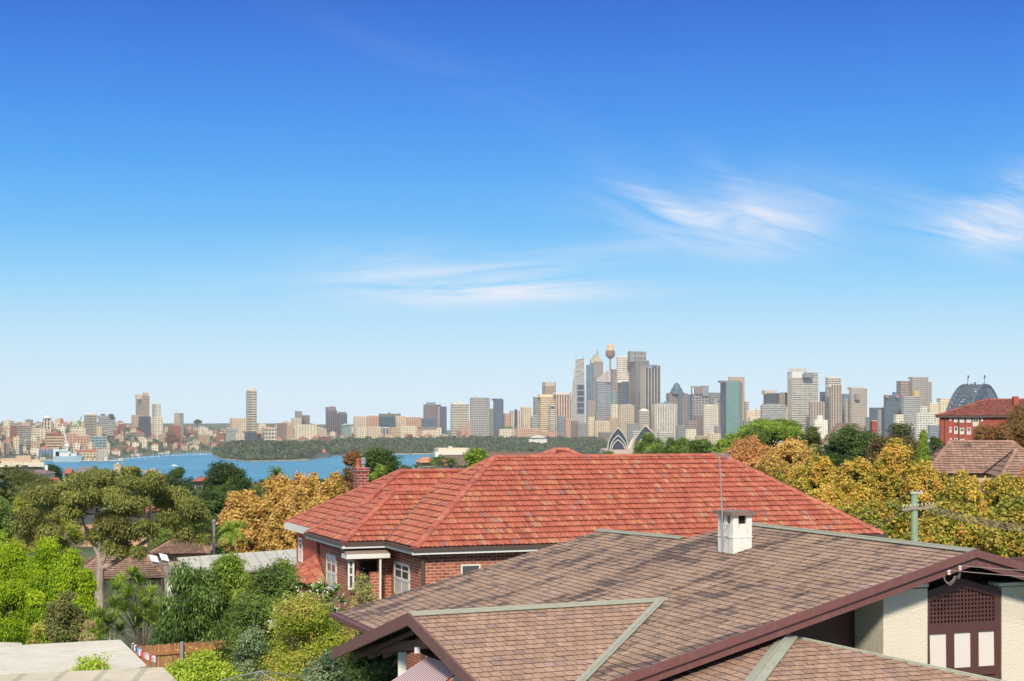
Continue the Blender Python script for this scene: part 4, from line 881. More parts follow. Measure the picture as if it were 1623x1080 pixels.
    if trunk:
        m = MB(); H_ = c.z - bz; tr = max(0.05 * rx, 0.06) + 0.012 * H_; b0 = V((c.x + lean, c.y, bz)); fork = V((c.x + lean * 0.4, c.y, max(bz + H_ * 0.55, c.z - rz * 0.75)))
        m.tube([b0, b0.lerp(fork, 0.5) + V((0.1 * rx * random.uniform(-1, 1), 0, 0)), fork], [tr * 1.25, tr, tr * 0.8], 7)
        order = sorted(range(clumps), key=lambda i: rng.uniform())[:min(clumps, 12)]
        for i in order:
            e = V(C0 + cc[i]); mid = fork.lerp(e, 0.5) + V((random.uniform(-.1, .1) * rx, random.uniform(-.1, .1) * rx, -0.06 * rz)); m.tube([fork - zz * tr, mid, e], [tr * 0.55, tr * 0.34, tr * 0.1], 5)
        m.build('trunk', BARK[bark], t_)
    return t_

# ---- left foreground garden
gum = thing('gum_tree', 'big spreading olive-green gum tree with pale forked trunk at left', 'tree', tuple(P(160, 940, 75)[:2]) + (66.5,))
def gum_tree():
    global rng; rng = np.random.default_rng(5); d = 75
    m = MB(); q = lambda x, y, dd=0.0: P(x, y, d + dd)
    base = q(158, 945); base.z = 66.0
    LB = [([(158, 990), (157, 935), (159, 900)], (9, 7.5, 6.5)), ([(159, 902), (156, 875), (160, 850), (150, 820)], (5, 4, 3.2, 2)), ([(160, 903), (185, 890), (212, 872), (240, 852), (262, 832), (266, 800)], (5.5, 4.6, 4, 3.2, 2.4, 1.4)),
          ([(162, 890), (175, 872), (200, 852), (215, 830)], (4, 3.2, 2.4, 1.6)), ([(155, 878), (140, 850), (120, 868), (70, 845), (35, 842)], (2.6, 2.4, 2.2, 1.8, 1.0)), ([(120, 868), (95, 838), (62, 818), (40, 800)], (2.2, 1.8, 1.4, 0.8)), ([(140, 850), (126, 812), (150, 815), (112, 815)], (2.2, 2, 1.8, 1)), ([(126, 812), (127, 780), (120, 765)], (1.8, 1.4, 0.8)),
          ([(240, 852), (236, 820), (240, 790), (225, 765)], (2.8, 2.2, 1.6, 0.9)), ([(262, 832), (290, 815), (312, 800)], (2, 1.6, 0.8)), ([(95, 868), (60, 870), (30, 850)], (1.6, 1.3, 0.7))]
    for pts, rs in LB:
        dj = 0; pp_ = []
        for i, (x, y) in enumerate(pts): dj += random.uniform(-0.35, 0.35) if i else 0; pp_.append(q(x, y, dj))
        m.tube(pp_, [r * d / F * 0.5 * 1.9 for r in rs], 8)
    m.build('trunk', BARK['grey'], gum)
    CL = [(70, 790, 46, 30), (40, 812, 34, 30), (100, 812, 40, 26), (64, 836, 44, 22), (30, 840, 24, 20), (128, 768, 40, 28), (118, 790, 30, 22), (165, 764, 40, 24), (205, 760, 36, 22), (236, 772, 38, 24), (262, 790, 34, 26), (290, 790, 38, 26), (316, 812, 26, 30), (300, 838, 34, 26), (275, 826, 34, 26), (182, 790, 36, 24), (210, 802, 38, 24),
          (182, 826, 40, 26), (160, 842, 26, 22), (205, 848, 38, 26), (190, 868, 32, 20), (235, 836, 26, 20), (320, 846, 20, 20), (248, 762, 24, 20), (150, 786, 26, 18), (90, 862, 30, 12), (222, 872, 20, 12), (212, 746, 22, 8), (88, 774, 24, 14)]
    PS, OS, RD = [], [], []
    for (x, y, w_, h_) in CL:
        for k in range(3):
            xx, yy = x + random.uniform(-.35, .35) * w_, y + random.uniform(-.35, .35) * h_; c = np.array(q(xx, yy, random.uniform(-2.4, 2.4))); rad = np.array([w_ * 0.66 * d / F * 0.95, w_ * 0.6 * d / F, h_ * 0.7 * d / F * 0.8]); n = 1150
            v = rng.normal(size=(n, 3)); v /= np.linalg.norm(v, axis=1)[:, None]; v[:, 2] = np.where(v[:, 2] < -0.3, -v[:, 2], v[:, 2])
            p_ = c + v * rad * (rng.uniform(0, 1, n) ** 0.4)[:, None]; p_[:, 2] -= np.abs(rng.normal(size=n)) * 0.16; PS.append(p_); OS.append(v); RD.append(np.clip(0.5 + rng.normal() * 0.15 + 0.2 * rng.normal(size=n), 0, 1))
    PS, OS, RD = np.concatenate(PS), np.concatenate(OS), np.concatenate(RD)
    mesh_np('crown', leaf_cards(PS, 0.16, 0.065, OS, along=np.array([0, 0, -1.1]) + OS * 0.5), 4, RD, LM['gum'], gum, gum['_o'])
gum_tree()
cyp = [(-30, 62, 864, 1000, 57), (42, 108, 858, 1005, 54), (78, 156, 872, 1010, 51)]
CG = 'row of clipped bright green cypresses'
for (a, b2, yt, yb, d), lb in zip(cyp, ('leftmost rounded bright lime cypress of the row, cut by the picture edge', 'middle bright lime cypress of the row, tallest and narrowest of the three', 'rightmost and widest bright lime cypress, nearest the gum trunk')):
    tree('cypress_tree', lb, 'lime', a, b2, yt, yb + 20, d, leaf=0.085, clumps=60, dens=1.2, slim=0.42, up=1.2, group=CG, csize=0.34, shape='barrel', zs=1.3)
tree('shrub', 'dark shrub with reddish new tips in front of the bright cypresses', 'turning', 68, 142, 932, 1020, 42, leaf=0.07, clumps=24, cat='shrub')
tree('shrub', 'low yellow-green shrub at the edge of the cream roof', 'yellowgreen', 34, 84, 990, 1030, 39, leaf=0.06, clumps=14, cat='shrub')
tree('shrub', 'low wispy olive shrub between red-tipped shrub and spiky plants', 'wispy', 118, 165, 985, 1022, 40, leaf=0.06, clumps=14, cat='shrub', up=0.8)
tree('hedge_shrub', 'tall dark hedge shrub with drooping lance leaves behind the timber fence', 'glossy', 236, 362, 896, 1012, 49, leaf=0.17, slim=0.24, clumps=30, cat='shrub', droop=1.3, dens=0.85)
tree('hedge_shrub', 'yellow-tipped leafy shrub above the fence beside the lance-leaved hedge', 'bright', 318, 412, 885, 960, 50, leaf=0.12, slim=0.3, clumps=20, cat='shrub', droop=0.7)
tree('bush', 'large rounded dark green bush right of the timber fence', 'mid', 345, 492, 898, 1050, 44, leaf=0.075, clumps=38, cat='bush')
tree('bush', 'bright green small-leaved crown behind the rounded dark green bush', 'bright', 398, 486, 896, 965, 47, leaf=0.085, clumps=18, cat='bush')
tree('bush', 'grey-green bush at the right end of the timber fence', 'sage', 368, 430, 990, 1090, 40, leaf=0.06, clumps=20, cat='bush')
tree('bush', 'large speckled yellow-green bush left of the brown gutter', 'yellowgreen', 398, 562, 945, 1110, 37, leaf=0.06, clumps=46, cat='bush', dens=1.1)
tree('bush', 'dark green bush under the brown shingled eaves', 'dark', 530, 660, 1000, 1130, 36, leaf=0.07, clumps=26, cat='bush')
tree('bush', 'blue-green bush below the speckled yellow-green bush', 'sage', 476, 560, 1032, 1110, 34.5, leaf=0.07, clumps=20, cat='bush')
tree('bush', 'lime yellow bush in front of the timber fence', 'limeleaf', 252, 388, 1042, 1110, 38, leaf=0.075, clumps=34, cat='bush', up=0.8)
tree('shrub', 'airy twiggy shrub in front of the brick porch post', 'wispy', 546, 604, 912, 985, 40.5, leaf=0.06, clumps=22, cat='shrub', dens=0.45)
tree('shrub', 'drooping-leaved green shrub poking up between the two cream roofs', 'limeleaf', 88, 200, 1040, 1092, 31.4, leaf=0.11, slim=0.3, clumps=16, cat='shrub', droop=1.0, dens=0.8)
tree('shrub', 'tiny dark green sprig at the bottom left corner', 'mid', -20, 22, 1058, 1092, 31.2, leaf=0.07, clumps=8, cat='shrub')
# rosettes: long pointed leaves spreading from a point
def rosette(PSt, c, n, ln, wd, up=0.35, curl=0.35, rn=0.5):
    for k in range(n):
        a = rng.uniform(0, 6.28); e = rng.uniform(-0.35, 1.25); dv = np.array([math.cos(a) * math.cos(e), math.sin(a) * math.cos(e), math.sin(e) * 0.9 + up * 0.3]); l = ln * rng.uniform(0.75, 1.1)
        s = np.cross(dv, [0, 0, 1]); s /= np.linalg.norm(s) + 1e-6; m1 = c + dv * l * 0.5; t = c + dv * l - np.array([0, 0, curl * l * 0.5]); PSt.append(([c - s * wd * .3, m1 - s * wd * .5, m1 + s * wd * .5, c + s * wd * .3], rn)); PSt.append(([m1 - s * wd * .5, t - s * 0.002, t + s * 0.002, m1 + s * wd * .5], rn))
def spiky(name, label, heads, d, ln, wd, n, kind, base, cat='plant', bark='grey', group=None, flowers=0, curl=0.35, tr=0.05):
    global rng; rng = np.random.default_rng(int(heads[0][0] * 3 + heads[0][1])); b = P(base[0], base[1], d); gz = min(height(b.x, b.y) - 0.2, b.z); t_ = thing(name, label, cat, (b.x, b.y, gz), group); Q = []; m = MB(); FL = []
    for (x, y) in heads:
        c = P(x, y, d + random.uniform(-0.9, 0.9)); rosette(Q, np.array(c), n, ln, wd, rn=random.uniform(0.2, 0.9), curl=curl); f = V((b.x + (c.x - b.x) * 0.25, b.y, b.z + (c.z - b.z) * 0.35)); m.tube([V((b.x, b.y, gz)), f, f.lerp(c, 0.6) - zz * 0.05, c], [tr * 1.2, tr, tr * 0.7, tr * 0.5], 6)
        if flowers:
            for k in range(flowers): FL.append(np.array(c) + rng.normal(size=3) * 0.09 + np.array([0, -0.03, 0.10]))
    mesh_np('leaves', np.array([q[0] for q in Q]), 4, np.array([q[1] for q in Q]), LM[kind], t_, t_['_o']); m.build('stem', BARK[bark], t_)
    if FL:
        F_ = np.repeat(np.array(FL), 4, axis=0) + rng.normal(size=(len(FL) * 4, 3)) * 0.025; mesh_np('blossom', leaf_cards(F_, 0.05, 0.045, rng.normal(size=F_.shape)), 4, rng.uniform(0, 1, len(F_)), LM['flower'], t_, t_['_o'])
    return t_
spiky('dracaena', 'branching spiky-headed dracaena beside the cream roof and clothes pegs', [(205, 940), (222, 925), (232, 962), (215, 975), (186, 935), (240, 945), (196, 968), (225, 948), (210, 912), (245, 975), (180, 962), (236, 985), (218, 990), (200, 950), (172, 990), (158, 978), (190, 1000), (165, 1005)], 43, 0.50, 0.04, 80, 'bright', (228, 1035), tr=0.014, bark='dark')
spiky('dracaena', 'smaller spiky dracaena against the gum trunk', [(182, 932), (190, 922), (178, 958), (185, 980), (200, 940)], 46, 0.42, 0.038, 60, 'bright', (176, 1030), tr=0.012)
spiky('frangipani', 'broad-leaved frangipani with cream flowers beside the white sash window', [(492, 948), (508, 940), (524, 946), (500, 962), (518, 968), (534, 935), (488, 968), (540, 955), (530, 975), (510, 930), (497, 935), (545, 975), (480, 958), (552, 985), (520, 955), (538, 992)], 41, 0.30, 0.085, 22, 'mid', (520, 1010), flowers=4, curl=0.25, cat='tree')
spiky('frangipani', 'frangipani heads full of cream flowers above the speckled bush', [(448, 968), (462, 960), (440, 985), (455, 978), (470, 972), (432, 995), (478, 950)], 41.5, 0.22, 0.07, 9, 'bright', (470, 1020), flowers=10, curl=0.25, cat='tree')
def palm(name, label, x, yt, d, ln, n, kind='palm', curl=1.0, wd=0.05, group=None, base=None, vert=0.2):
    global rng; rng = np.random.default_rng(int(x)); c = P(x, yt, d); gz = height(c.x, c.y) - 0.3; t_ = thing(name, label, 'palm', (c.x, c.y, gz), group); Q = []
    for k in range(n):
        a = rng.uniform(0, 6.28); e = rng.uniform(-0.2, 1.35); dv = np.array([math.cos(a) * math.cos(e), math.sin(a) * math.cos(e), math.sin(e)]); prev = np.array(c); l = ln * rng.uniform(0.8, 1.1); s = np.cross(dv, [0, 0, 1]); s /= np.linalg.norm(s) + 1e-6
        for j in range(7):
            dv2 = dv + np.array([0, 0, -curl * (j / 6.0) ** 1.2 * 1.3]); dv2 /= np.linalg.norm(dv2); nx = prev + dv2 * l / 7
            for q in range(2):
                for sg in (1, -1):
                    b = prev + dv2 * l / 14 * q; w_ = wd * ln * (1.0 - abs(j - 2.5) / 6) * 5; tp_ = b + s * sg * w_ + dv2 * w_ * 0.6 - np.array([0, 0, w_ * 0.35]); Q.append(([b, b + dv2 * l / 18, tp_ + dv2 * 0.01, tp_], rng.uniform()))
            prev = nx
    mesh_np('fronds', np.array([q[0] for q in Q]), 4, np.array([q[1] for q in Q]), LM[kind], t_, t_['_o']); m = MB(); m.tube([V((c.x, c.y, gz)), c], [0.03 * ln + 0.12, 0.1], 8); m.build('trunk', BARK['dark'], t_); return t_
palm('weeping_palm', 'fresh green weeping palm with upright hanging fronds before the orange trees', 368, 842, 70, 1.05, 34, 'bright', 1.3, 0.045)
palm('date_palm', 'feathery palm crown poking above the orange trees at the water edge', 438, 751, 112, 1.0, 24, 'palm', 0.9)
palm('garden_palm', 'drooping palm beside the small orange-roofed cream house', 692, 730, 130, 1.0, 24, 'palm', 1.1)
palm('garden_palm', 'drooping palm right of the other one, before the brown gable', 715, 735, 128, 1.0, 24, 'palm', 1.1)

# ---- middle distance trees, left
for a in [
 ('green_tree', 'dark broad tree between cream flat block and red roofs at far left shore', 'dark', 56, 98, 731, 764, 420, 'dome', 22),
 ('green_tree', 'small dark tree in front of the cream apartment block, its left one', 'dark', 4, 18, 737, 752, 380, 'round', 8),
 ('green_tree', 'small dark tree in front of the cream apartment block, its right one', 'dark', 22, 33, 737, 750, 380, 'round', 8),
 ('green_tree', 'olive tree mass below the grey roof at the left edge', 'olive', -20, 84, 748, 800, 170, 'dome', 34),
 ('green_tree', 'dark olive tree between the gum and the left picture edge', 'olive', 30, 120, 766, 812, 150, 'dome', 26),
 ('green_tree', 'bright green tree cut by the left picture edge', 'mid', -50, 18, 782, 842, 95, 'round', 22),
 ('green_tree', 'yellow leafy tree at the left edge under the bright green one', 'limeleaf', -30, 14, 828, 872, 88, 'round', 14),
 ('green_tree', 'small tree with yellowing crown behind the gum', 'yellowgreen', 14, 60, 786, 815, 120, 'dome', 14),
 ('green_tree', 'yellow-green tree glimpsed through the gum branches', 'yellowgreen', 50, 130, 820, 880, 96, 'round', 18),
 ('green_tree', 'green tree behind the right part of the gum', 'mid', 240, 345, 800, 880, 98, 'round', 26),
 ('green_tree', 'dark open-crowned tree standing up against the water', 'dark', 318, 405, 738, 800, 125, 'round', 26),
 ('green_tree', 'dark dense tree between the open-crowned tree and orange trees', 'dark', 312, 385, 770, 845, 112, 'round', 24),
 ('green_tree', 'small dark tree on the shore beside red-roofed cottage', 'dark', 262, 300, 742, 762, 300, 'dome', 10),
 ('green_tree', 'rounded green tree left of the stone fort', 'olive', 146, 178, 744, 770, 220, 'dome', 12),
 ('green_tree', 'brown-tinged dark tree left of the old brick chimney', 'russet', 536, 580, 712, 760, 96, 'round', 18),
 ('green_tree', 'big dark green tree behind the old brick chimney', 'dark', 562, 640, 712, 776, 100, 'round', 34),
 ('green_tree', 'light green tree right of the old brick chimney', 'bright', 580, 622, 738, 775, 84, 'round', 16),
 ('green_tree', 'small grey-green tree on the shore right of the dark one', 'olive', 630, 652, 737, 752, 300, 'dome', 8),
 ('green_tree', 'small leafy tree left of the orange-roofed cream house', 'olive', 652, 668, 732, 750, 200, 'round', 8),
 ('green_tree', 'rounded bright olive tree touching the red ridge end', 'bright', 718, 790, 714, 764, 78, 'dome', 26),
 ('green_tree', 'small round dark tree before the long brown roof', 'dark', 831, 852, 713, 726, 140, 'round', 8),
 ('green_tree', 'low green tree showing above the red ridge left of the sails', 'mid', 942, 990, 712, 730, 130, 'dome', 12),
 ('green_tree', 'orange-leaved small tree between the two drooping palms', 'orange', 696, 712, 728, 746, 110, 'round', 8),
]:
    n_, lb, kd, x0, x1, yt, yb, d, sh, cl = a; tree(n_, lb, kd, x0, x1, yt, yb, d, leaf=0.14, clumps=cl, shape=sh)
OG = 'orange plane trees behind the terracotta house'
for i, (x0, x1, yt, yb, d, lb) in enumerate(((344, 432, 768, 885, 92, 'leftmost orange autumn plane tree, lowest and broadest of its row'), (396, 482, 742, 880, 98, 'orange autumn plane tree second from left, under the date palm'), (446, 528, 736, 880, 94, 'tallest orange plane tree, its crown against the water'), (496, 562, 752, 870, 88, 'orange plane tree directly left of the old brick chimney'), (420, 500, 790, 888, 82, 'lower orange plane tree nearest the grey flat roof'))):
    tree('plane_tree', lb, 'gold', x0, x1, yt, yb, d, leaf=0.15, clumps=110, slim=0.8, group=OG, bark='grey', dens=0.95, csize=0.2, zs=1.3)
# ---- right: dark green belt, then the golden trees
for (n_, lb, kd, x0, x1, yt, yb, d, sh, cl) in [
 ('green_tree', 'dark green tree hiding the right foot of the white sails', 'mid', 1001, 1056, 688, 745, 150, 'round', 26),
 ('green_tree', 'green tree right of the sails, before the ribbed cream tower', 'mid', 1040, 1102, 685, 745, 145, 'round', 26),
 ('green_tree', 'green tree below the white grid tower', 'mid', 1078, 1146, 686, 750, 140, 'round', 24),
 ('green_tree', 'green tree at the foot of the teal glass tower', 'bright', 1122, 1198, 680, 750, 135, 'round', 26),
 ('green_tree', 'layered bright green tree in front of the banded grey offices', 'bright', 1170, 1272, 660, 705, 130, 'umbrella', 34),
 ('green_tree', 'green tree under the layered bright tree', 'mid', 1155, 1235, 672, 760, 128, 'round', 26),
 ('green_tree', 'small green tree right of the layered tree, below the white block', 'olive', 1256, 1308, 678, 740, 120, 'round', 18),
 ('green_tree', 'big dark green tree before the brown gable roof', 'dark', 1296, 1400, 663, 765, 105, 'round', 40),
 ('green_tree', 'large tree turning red beside the pointed cypress', 'redgreen', 1372, 1462, 662, 775, 100, 'round', 44),
 ('green_tree', 'dark small tree between pointed cypress and red apartments', 'dark', 1464, 1500, 694, 735, 128, 'round', 16),
 ('green_tree', 'russet spreading tree in front of the red brick apartments', 'russet', 1540, 1612, 672, 730, 118, 'round', 34),
 ('green_tree', 'russet tree cut by the right picture edge above the brown tiles', 'russet', 1580, 1672, 650, 725, 120, 'round', 36)]:
    tree(n_, lb, kd, x0, x1, yt, yb, d, leaf=0.15, clumps=cl, shape=sh)
tree('pointed_cypress', 'narrow pointed bright green conifer left of the red apartments', 'bright', 1449, 1477, 678, 738, 95, leaf=0.12, clumps=60, shape='cone', slim=0.4, up=1.0, csize=0.6)
for_gg = None
GG = 'tall golden plane trees along the street behind the houses'
for (x0, x1, yt, yb, d, kd, lb, op) in [
 (1148, 1222, 690, 800, 98, 'orange', 'thin twiggy orange plane tree at the left end of the street row', 0.22),
 (1206, 1300, 686, 830, 92, 'gold', 'orange-brown plane tree rising before the layered green tree', 0.12),
 (1262, 1330, 715, 850, 84, 'goldgreen', 'golden plane tree above the end of the terracotta roof', 0.05),
 (1226, 1290, 735, 860, 86, 'goldgreen', 'golden plane tree behind the right hip of the terracotta roof', 0.0),
 (1316, 1392, 716, 880, 78, 'goldgreen', 'golden plane tree left of the timber power pole', 0.05),
 (1384, 1450, 690, 870, 82, 'goldgreen', 'tallest golden plane tree, just left of the pole top', 0.05),
 (1436, 1502, 716, 890, 78, 'goldgreen', 'golden plane tree directly behind the power pole', 0.05),
 (1490, 1560, 738, 900, 72, 'goldgreen', 'yellow plane tree in front of the brown-tiled roof', 0.05),
 (1545, 1632, 742, 910, 74, 'goldgreen', 'yellow plane tree under the wires at the right edge', 0.05),
 (1600, 1700, 725, 900, 80, 'orange', 'orange plane tree cut by the right picture edge', 0.05),
 (1330, 1450, 790, 900, 62, 'golddeep', 'low green-gold plane tree left of the pole foot', 0.0),
 (1440, 1570, 800, 925, 60, 'golddeep', 'low green-gold plane tree right of the pole foot', 0.0),
 (1556, 1690, 800, 935, 58, 'golddeep', 'green-gold plane tree above the gable peak at right', 0.0),
 (1250, 1350, 775, 870, 76, 'goldgreen', 'low golden plane tree behind the roof corner gutter', 0.05)]:
    tree('plane_tree', lb, kd, x0 - 10, x1 + 10, yt, yb, d, leaf=0.13, clumps=120, slim=0.85, group=GG, bark='grey', dens=0.95, csize=0.2, openness=op * 0.6, zs=1.35)
# ================================================================ the city across the harbour
AC = 16.0
def footprint(x0, xs, x1, d, ang=AC):
    a = R(ang); c, s = math.cos(a), math.sin(a); kc = (xs - CX) / F; O = V((kc * d, d))
    kr = (x1 - CX) / F; tr = (kr * O.y - O.x) / (c - kr * s)
    kl = (x0 - CX) / F; den = (-s - kl * c); tl = (kl * O.y - O.x) / den if xs - x0 > 0.4 else 30.0
    tl = min(max(tl, 12.0), 90.0); rv = V((c, s)) * tr; lv = V((-s, c)) * tl
    return [O, O + rv, O + rv + lv, O + lv]
ROOFG = plain('flat_roof_grey', C(150, 148, 144), 0.9, 0.2, 0.1)
def zpx(y, d): return EYE.z + (HY - y) * d / F
def DM(d, px=900): return 4100 + (d - 2400) * 0.4 if px > 500 and d > 2300 else d
def tower(name, label, x0, xs, x1, yt, d, mat, cat='office tower', ang=AC, group=None, extras=(), sunk=None, top=None, matl=None):
    d = DM(d, x0); ang = ang + max(0, -math.degrees(math.atan((x0 - CX) / F))); fp = footprint(x0, xs, x1, d, ang); cen = (fp[0] + fp[2]) / 2; zb = (height(cen.x, cen.y) - 6) if sunk is None else sunk; zt = zpx(yt, d)
    t_ = thing(name, label, cat, (cen.x, cen.y, zb), group); mb = MB()
    tops = [zt] * 4 if top is None else [zpx(y, d) for y in top]
    mb.prism([tuple(p) for p in fp], zb, tops, 0, 1)
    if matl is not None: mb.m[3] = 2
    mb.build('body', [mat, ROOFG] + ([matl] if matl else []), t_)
    par = MB()
    if top is None:
        for i in range(4):
            a_, b_ = fp[i], fp[(i + 1) % 4]; dd = (b_ - a_); par.obox(V((a_.x, a_.y, zt)), V((dd.x, dd.y, 0)), V((-dd.y, dd.x, 0)).normalized() * 0.6, zz * 1.3)
        par.build('parapet', mat_wall(mat), t_)
    for e in extras:
        kind = e[0]
        if kind == 'box':      # (box, name, x0, x1, ytop, ybot, material, back)
            _, nm, a_, b_, y1, y0, m_, bk_ = e; dd = d + bk_; q = P(a_, y0, dd); w_ = (b_ - a_) * dd / F; m2 = MB(); cc, ss = math.cos(R(ang)), math.sin(R(ang)); O = V((q.x, q.y)); rv = V((cc, ss)) * w_; lv = V((-ss, cc)) * max(min(w_, 25), 6); m2.prism([tuple(O), tuple(O + rv), tuple(O + rv + lv), tuple(O + lv)], zpx(y0, dd) - 1.5, zpx(y1, dd)); m2.build(nm, [m_, ROOFG], t_)
        elif kind == 'mast':
            _, nm, x_, y1, y0, r_m = e; q0, q1 = P(x_, y0, d + 12), P(x_, y1, d + 12); m2 = MB(); m2.tube([q0 - zz * 3, q1], [r_m, r_m * 0.4], 6); m2.build(nm, M_STEEL, t_)
        elif kind == 'fn': e[1](t_, fp, zt, d)
    return t_
_wm = {}
def mat_wall(mat):
    if mat.name in _wm: return _wm[mat.name]
    col = (0.5, 0.5, 0.5, 1)
    for n in mat.node_tree.nodes:
        if n.type == 'GROUP': col = tuple(n.inputs['Wall'].default_value)
    m = plain('trim_' + mat.name, col, 0.85, 0.05); _wm[mat.name] = m; return m
FS_ = 1.2
S = {  # facade styles
 'beigegrid': facade((190, 172, 148), (70, 66, 62), 5, 5.2, .6, .6, .2), 'creamband': facade((232, 206, 166), (140, 118, 96), 9, 5.5, 1.0, .42, .3), 'pinkrib': facade((226, 200, 178), (104, 78, 76), 7, 5.0, .55, .93, .2),
 'whiteband': facade((220, 214, 200), (96, 98, 100), 8, 5.2, 1.0, .5, .3), 'greyglass': facade((150, 158, 160), (86, 98, 110), 6, 5.0, .8, .55, .3), 'blueglass': facade((138, 158, 174), (84, 116, 144), 6, 4.6, .85, .8, .4), 'chifley': facade((172, 158, 146), (110, 126, 136), 6, 5, .55, .6, .4),
 'sail': facade((168, 176, 178), (98, 118, 136), 8, 5.2, 1.0, .55, .3), 'mlcwhite': facade((238, 230, 216), (150, 138, 128), 11, 5.6, .86, .45, .4), 'darkblue': facade((104, 118, 132), (62, 82, 108), 6, 5, .8, .8, .3), 'bigrey': facade((142, 138, 134), (96, 104, 114), 7, 4.8, .7, .6, .3),
 'amp': facade((176, 166, 156), (56, 60, 70), 8, 6, .62, 1.0, .2), 'plainbeige': facade((214, 198, 176), (176, 164, 150), 12, 6, .3, .4, .5), 'beigegrid2': facade((206, 186, 162), (92, 86, 84), 6, 5.4, .5, .55, .3), 'whiteribs': facade((216, 206, 190), (150, 148, 142), 6.5, 6.0, .5, .86, .4),
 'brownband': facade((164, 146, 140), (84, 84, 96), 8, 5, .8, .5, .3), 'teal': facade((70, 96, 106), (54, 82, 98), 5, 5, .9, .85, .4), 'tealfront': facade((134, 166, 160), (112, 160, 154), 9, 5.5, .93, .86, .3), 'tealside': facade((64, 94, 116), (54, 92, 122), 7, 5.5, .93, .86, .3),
 'bluegrid': facade((176, 166, 158), (84, 108, 134), 8, 6.5, .72, .7, .3), 'whitegrid': facade((226, 218, 206), (118, 122, 126), 5.5, 5.5, .55, .5, .3), 'white': facade((236, 224, 204), (170, 156, 140), 6, 5.5, .5, .45, .5), 'greyband': facade((186, 186, 180), (104, 110, 118), 10, 4.6, 1.0, .5, .4),
 'bigwhite': facade((208, 202, 190), (112, 114, 118), 14, 5.4, .96, .5, .3), 'beigerib': facade((190, 172, 154), (122, 108, 100), 7, 7, .5, .9, .2), 'navy': facade((86, 96, 108), (50, 60, 78), 7, 5, .8, .7, .2), 'gridbeige': facade((192, 178, 160), (104, 106, 108), 5.5, 5.5, .55, .5, .3),
 'aptgrey': facade((180, 170, 158), (104, 106, 110), 6, 5, .7, .55, .5), 'creamapt': facade((236, 218, 180), (156, 140, 120), 6, 5, .6, .45, .5), 'whiteapt': facade((228, 224, 210), (120, 122, 124), 7, 5, .7, .5, .4), 'brown': facade((134, 120, 116), (92, 88, 92), 5, 5, .6, .5, .3),
 'darkvert': facade((118, 114, 116), (58, 62, 74), 5, 6, .55, .96, .2), 'greengl': facade((156, 176, 172), (84, 124, 130), 7, 5, .85, .6, .4), 'redbrick': facade((156, 98, 84), (108, 84, 78), 6, 5, .5, .45, .4), 'pink': facade((212, 170, 146), (122, 102, 94), 6, 4.6, .55, .5, .4),
 'cream': facade((222, 204, 174), (122, 112, 102), 6, 4.4, .55, .5, .4), 'ivory': facade((232, 220, 196), (136, 128, 116), 7, 4.6, .6, .45, .4), 'stone': facade((196, 172, 144), (116, 100, 88), 5, 5, .45, .5, .3), 'conc': facade((178, 168, 154), (92, 92, 92), 7, 4.2, .9, .5, .3),
 'gray': facade((158, 156, 152), (90, 96, 102), 6, 4.6, .7, .5, .4)}
DARKM = plain('dark_louvres', C(60, 62, 68), 0.8); WHM = plain('white_plant_screen', C(224, 216, 202), 0.8, .05, .1); BEM = plain('beige_plant_screen', C(196, 182, 162), 0.85, .08, .1); TEALM = plain('copper_teal_cladding', C(72, 98, 108), 0.4, .1, .1); GREYM = plain('grey_plant_screen', C(140, 140, 140), 0.8, .1, .1); BROWNM = plain('brown_plant_screen', C(132, 116, 108), 0.8, .1, .1)
GOLDM = plain('gold_turret', C(190, 140, 96), 0.45, .1, .1, metal=0.2)

T = tower
# ---- far-left skyline
def curvedtop(tt, fp, zt, d):
    pass
T('apartment_tower', 'tall twin-shafted beige tower with curved stepped top on the left skyline', 215, 228, 237, 628, 4700, facade((176, 156, 130), (104, 96, 88), 6, 5.4, .7, .5, .3), 'tower', extras=[('box', 'lift_core', 228.5, 235.2, 622.5, 640, plain('tan_core', C(190, 164, 130), .85, .06, .05), 8), ('box', 'side_wing', 217, 227, 625.5, 632, BEM, 10), ('mast', 'spike', 234.6, 621, 626, 0.8), ('box', 'podium', 212, 236, 658, 676, S['stone'], -8)])
T('apartment_tower', 'slim pale grey balcony tower beside the twin-shafted tower', 241, 247, 255.3, 641, 4700, S['whiteapt'], 'tower', extras=[('box', 'plant_room', 247, 254, 639.5, 643, WHM, 8), ('mast', 'mast', 249, 638.8, 641, .6)])
T('office_block', 'dark blue glass block at the foot of the twin-shafted tower', 219, 222, 239, 661, 4600, S['navy'], 'office block')
T('apartment_block', 'rounded-corner cream stacked block below the slim grey tower', 240, 245, 258, 662, 4500, S['ivory'], 'apartment block')
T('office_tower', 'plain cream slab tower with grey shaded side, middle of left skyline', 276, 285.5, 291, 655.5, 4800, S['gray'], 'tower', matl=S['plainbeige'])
def ranel(tt, fp, zt, d):
    c = (fp[0] + fp[2]) / 2; m = MB(); r = 8.5 * d / F / 1.0
    m.lathe((c.x, c.y, zt), [(6.6 * d / F, 0), (6.3 * d / F, 3.5), (5 * d / F, 6.5), (3 * d / F, 8.5), (0.5, 9.2)], 20); m.build('dome', BEM, tt)
T('apartment_tower', 'tall lone banded round-topped tower standing by itself', 390, 399, 407, 620, 4300, facade((224, 210, 188), (96, 88, 78), 20, 5.7, .94, .55, .25), 'tower', extras=[('fn', ranel)])
T('office_block', 'low dark podium block under the lone banded tower', 386, 388, 407.5, 686, 4200, S['navy'], 'office block')
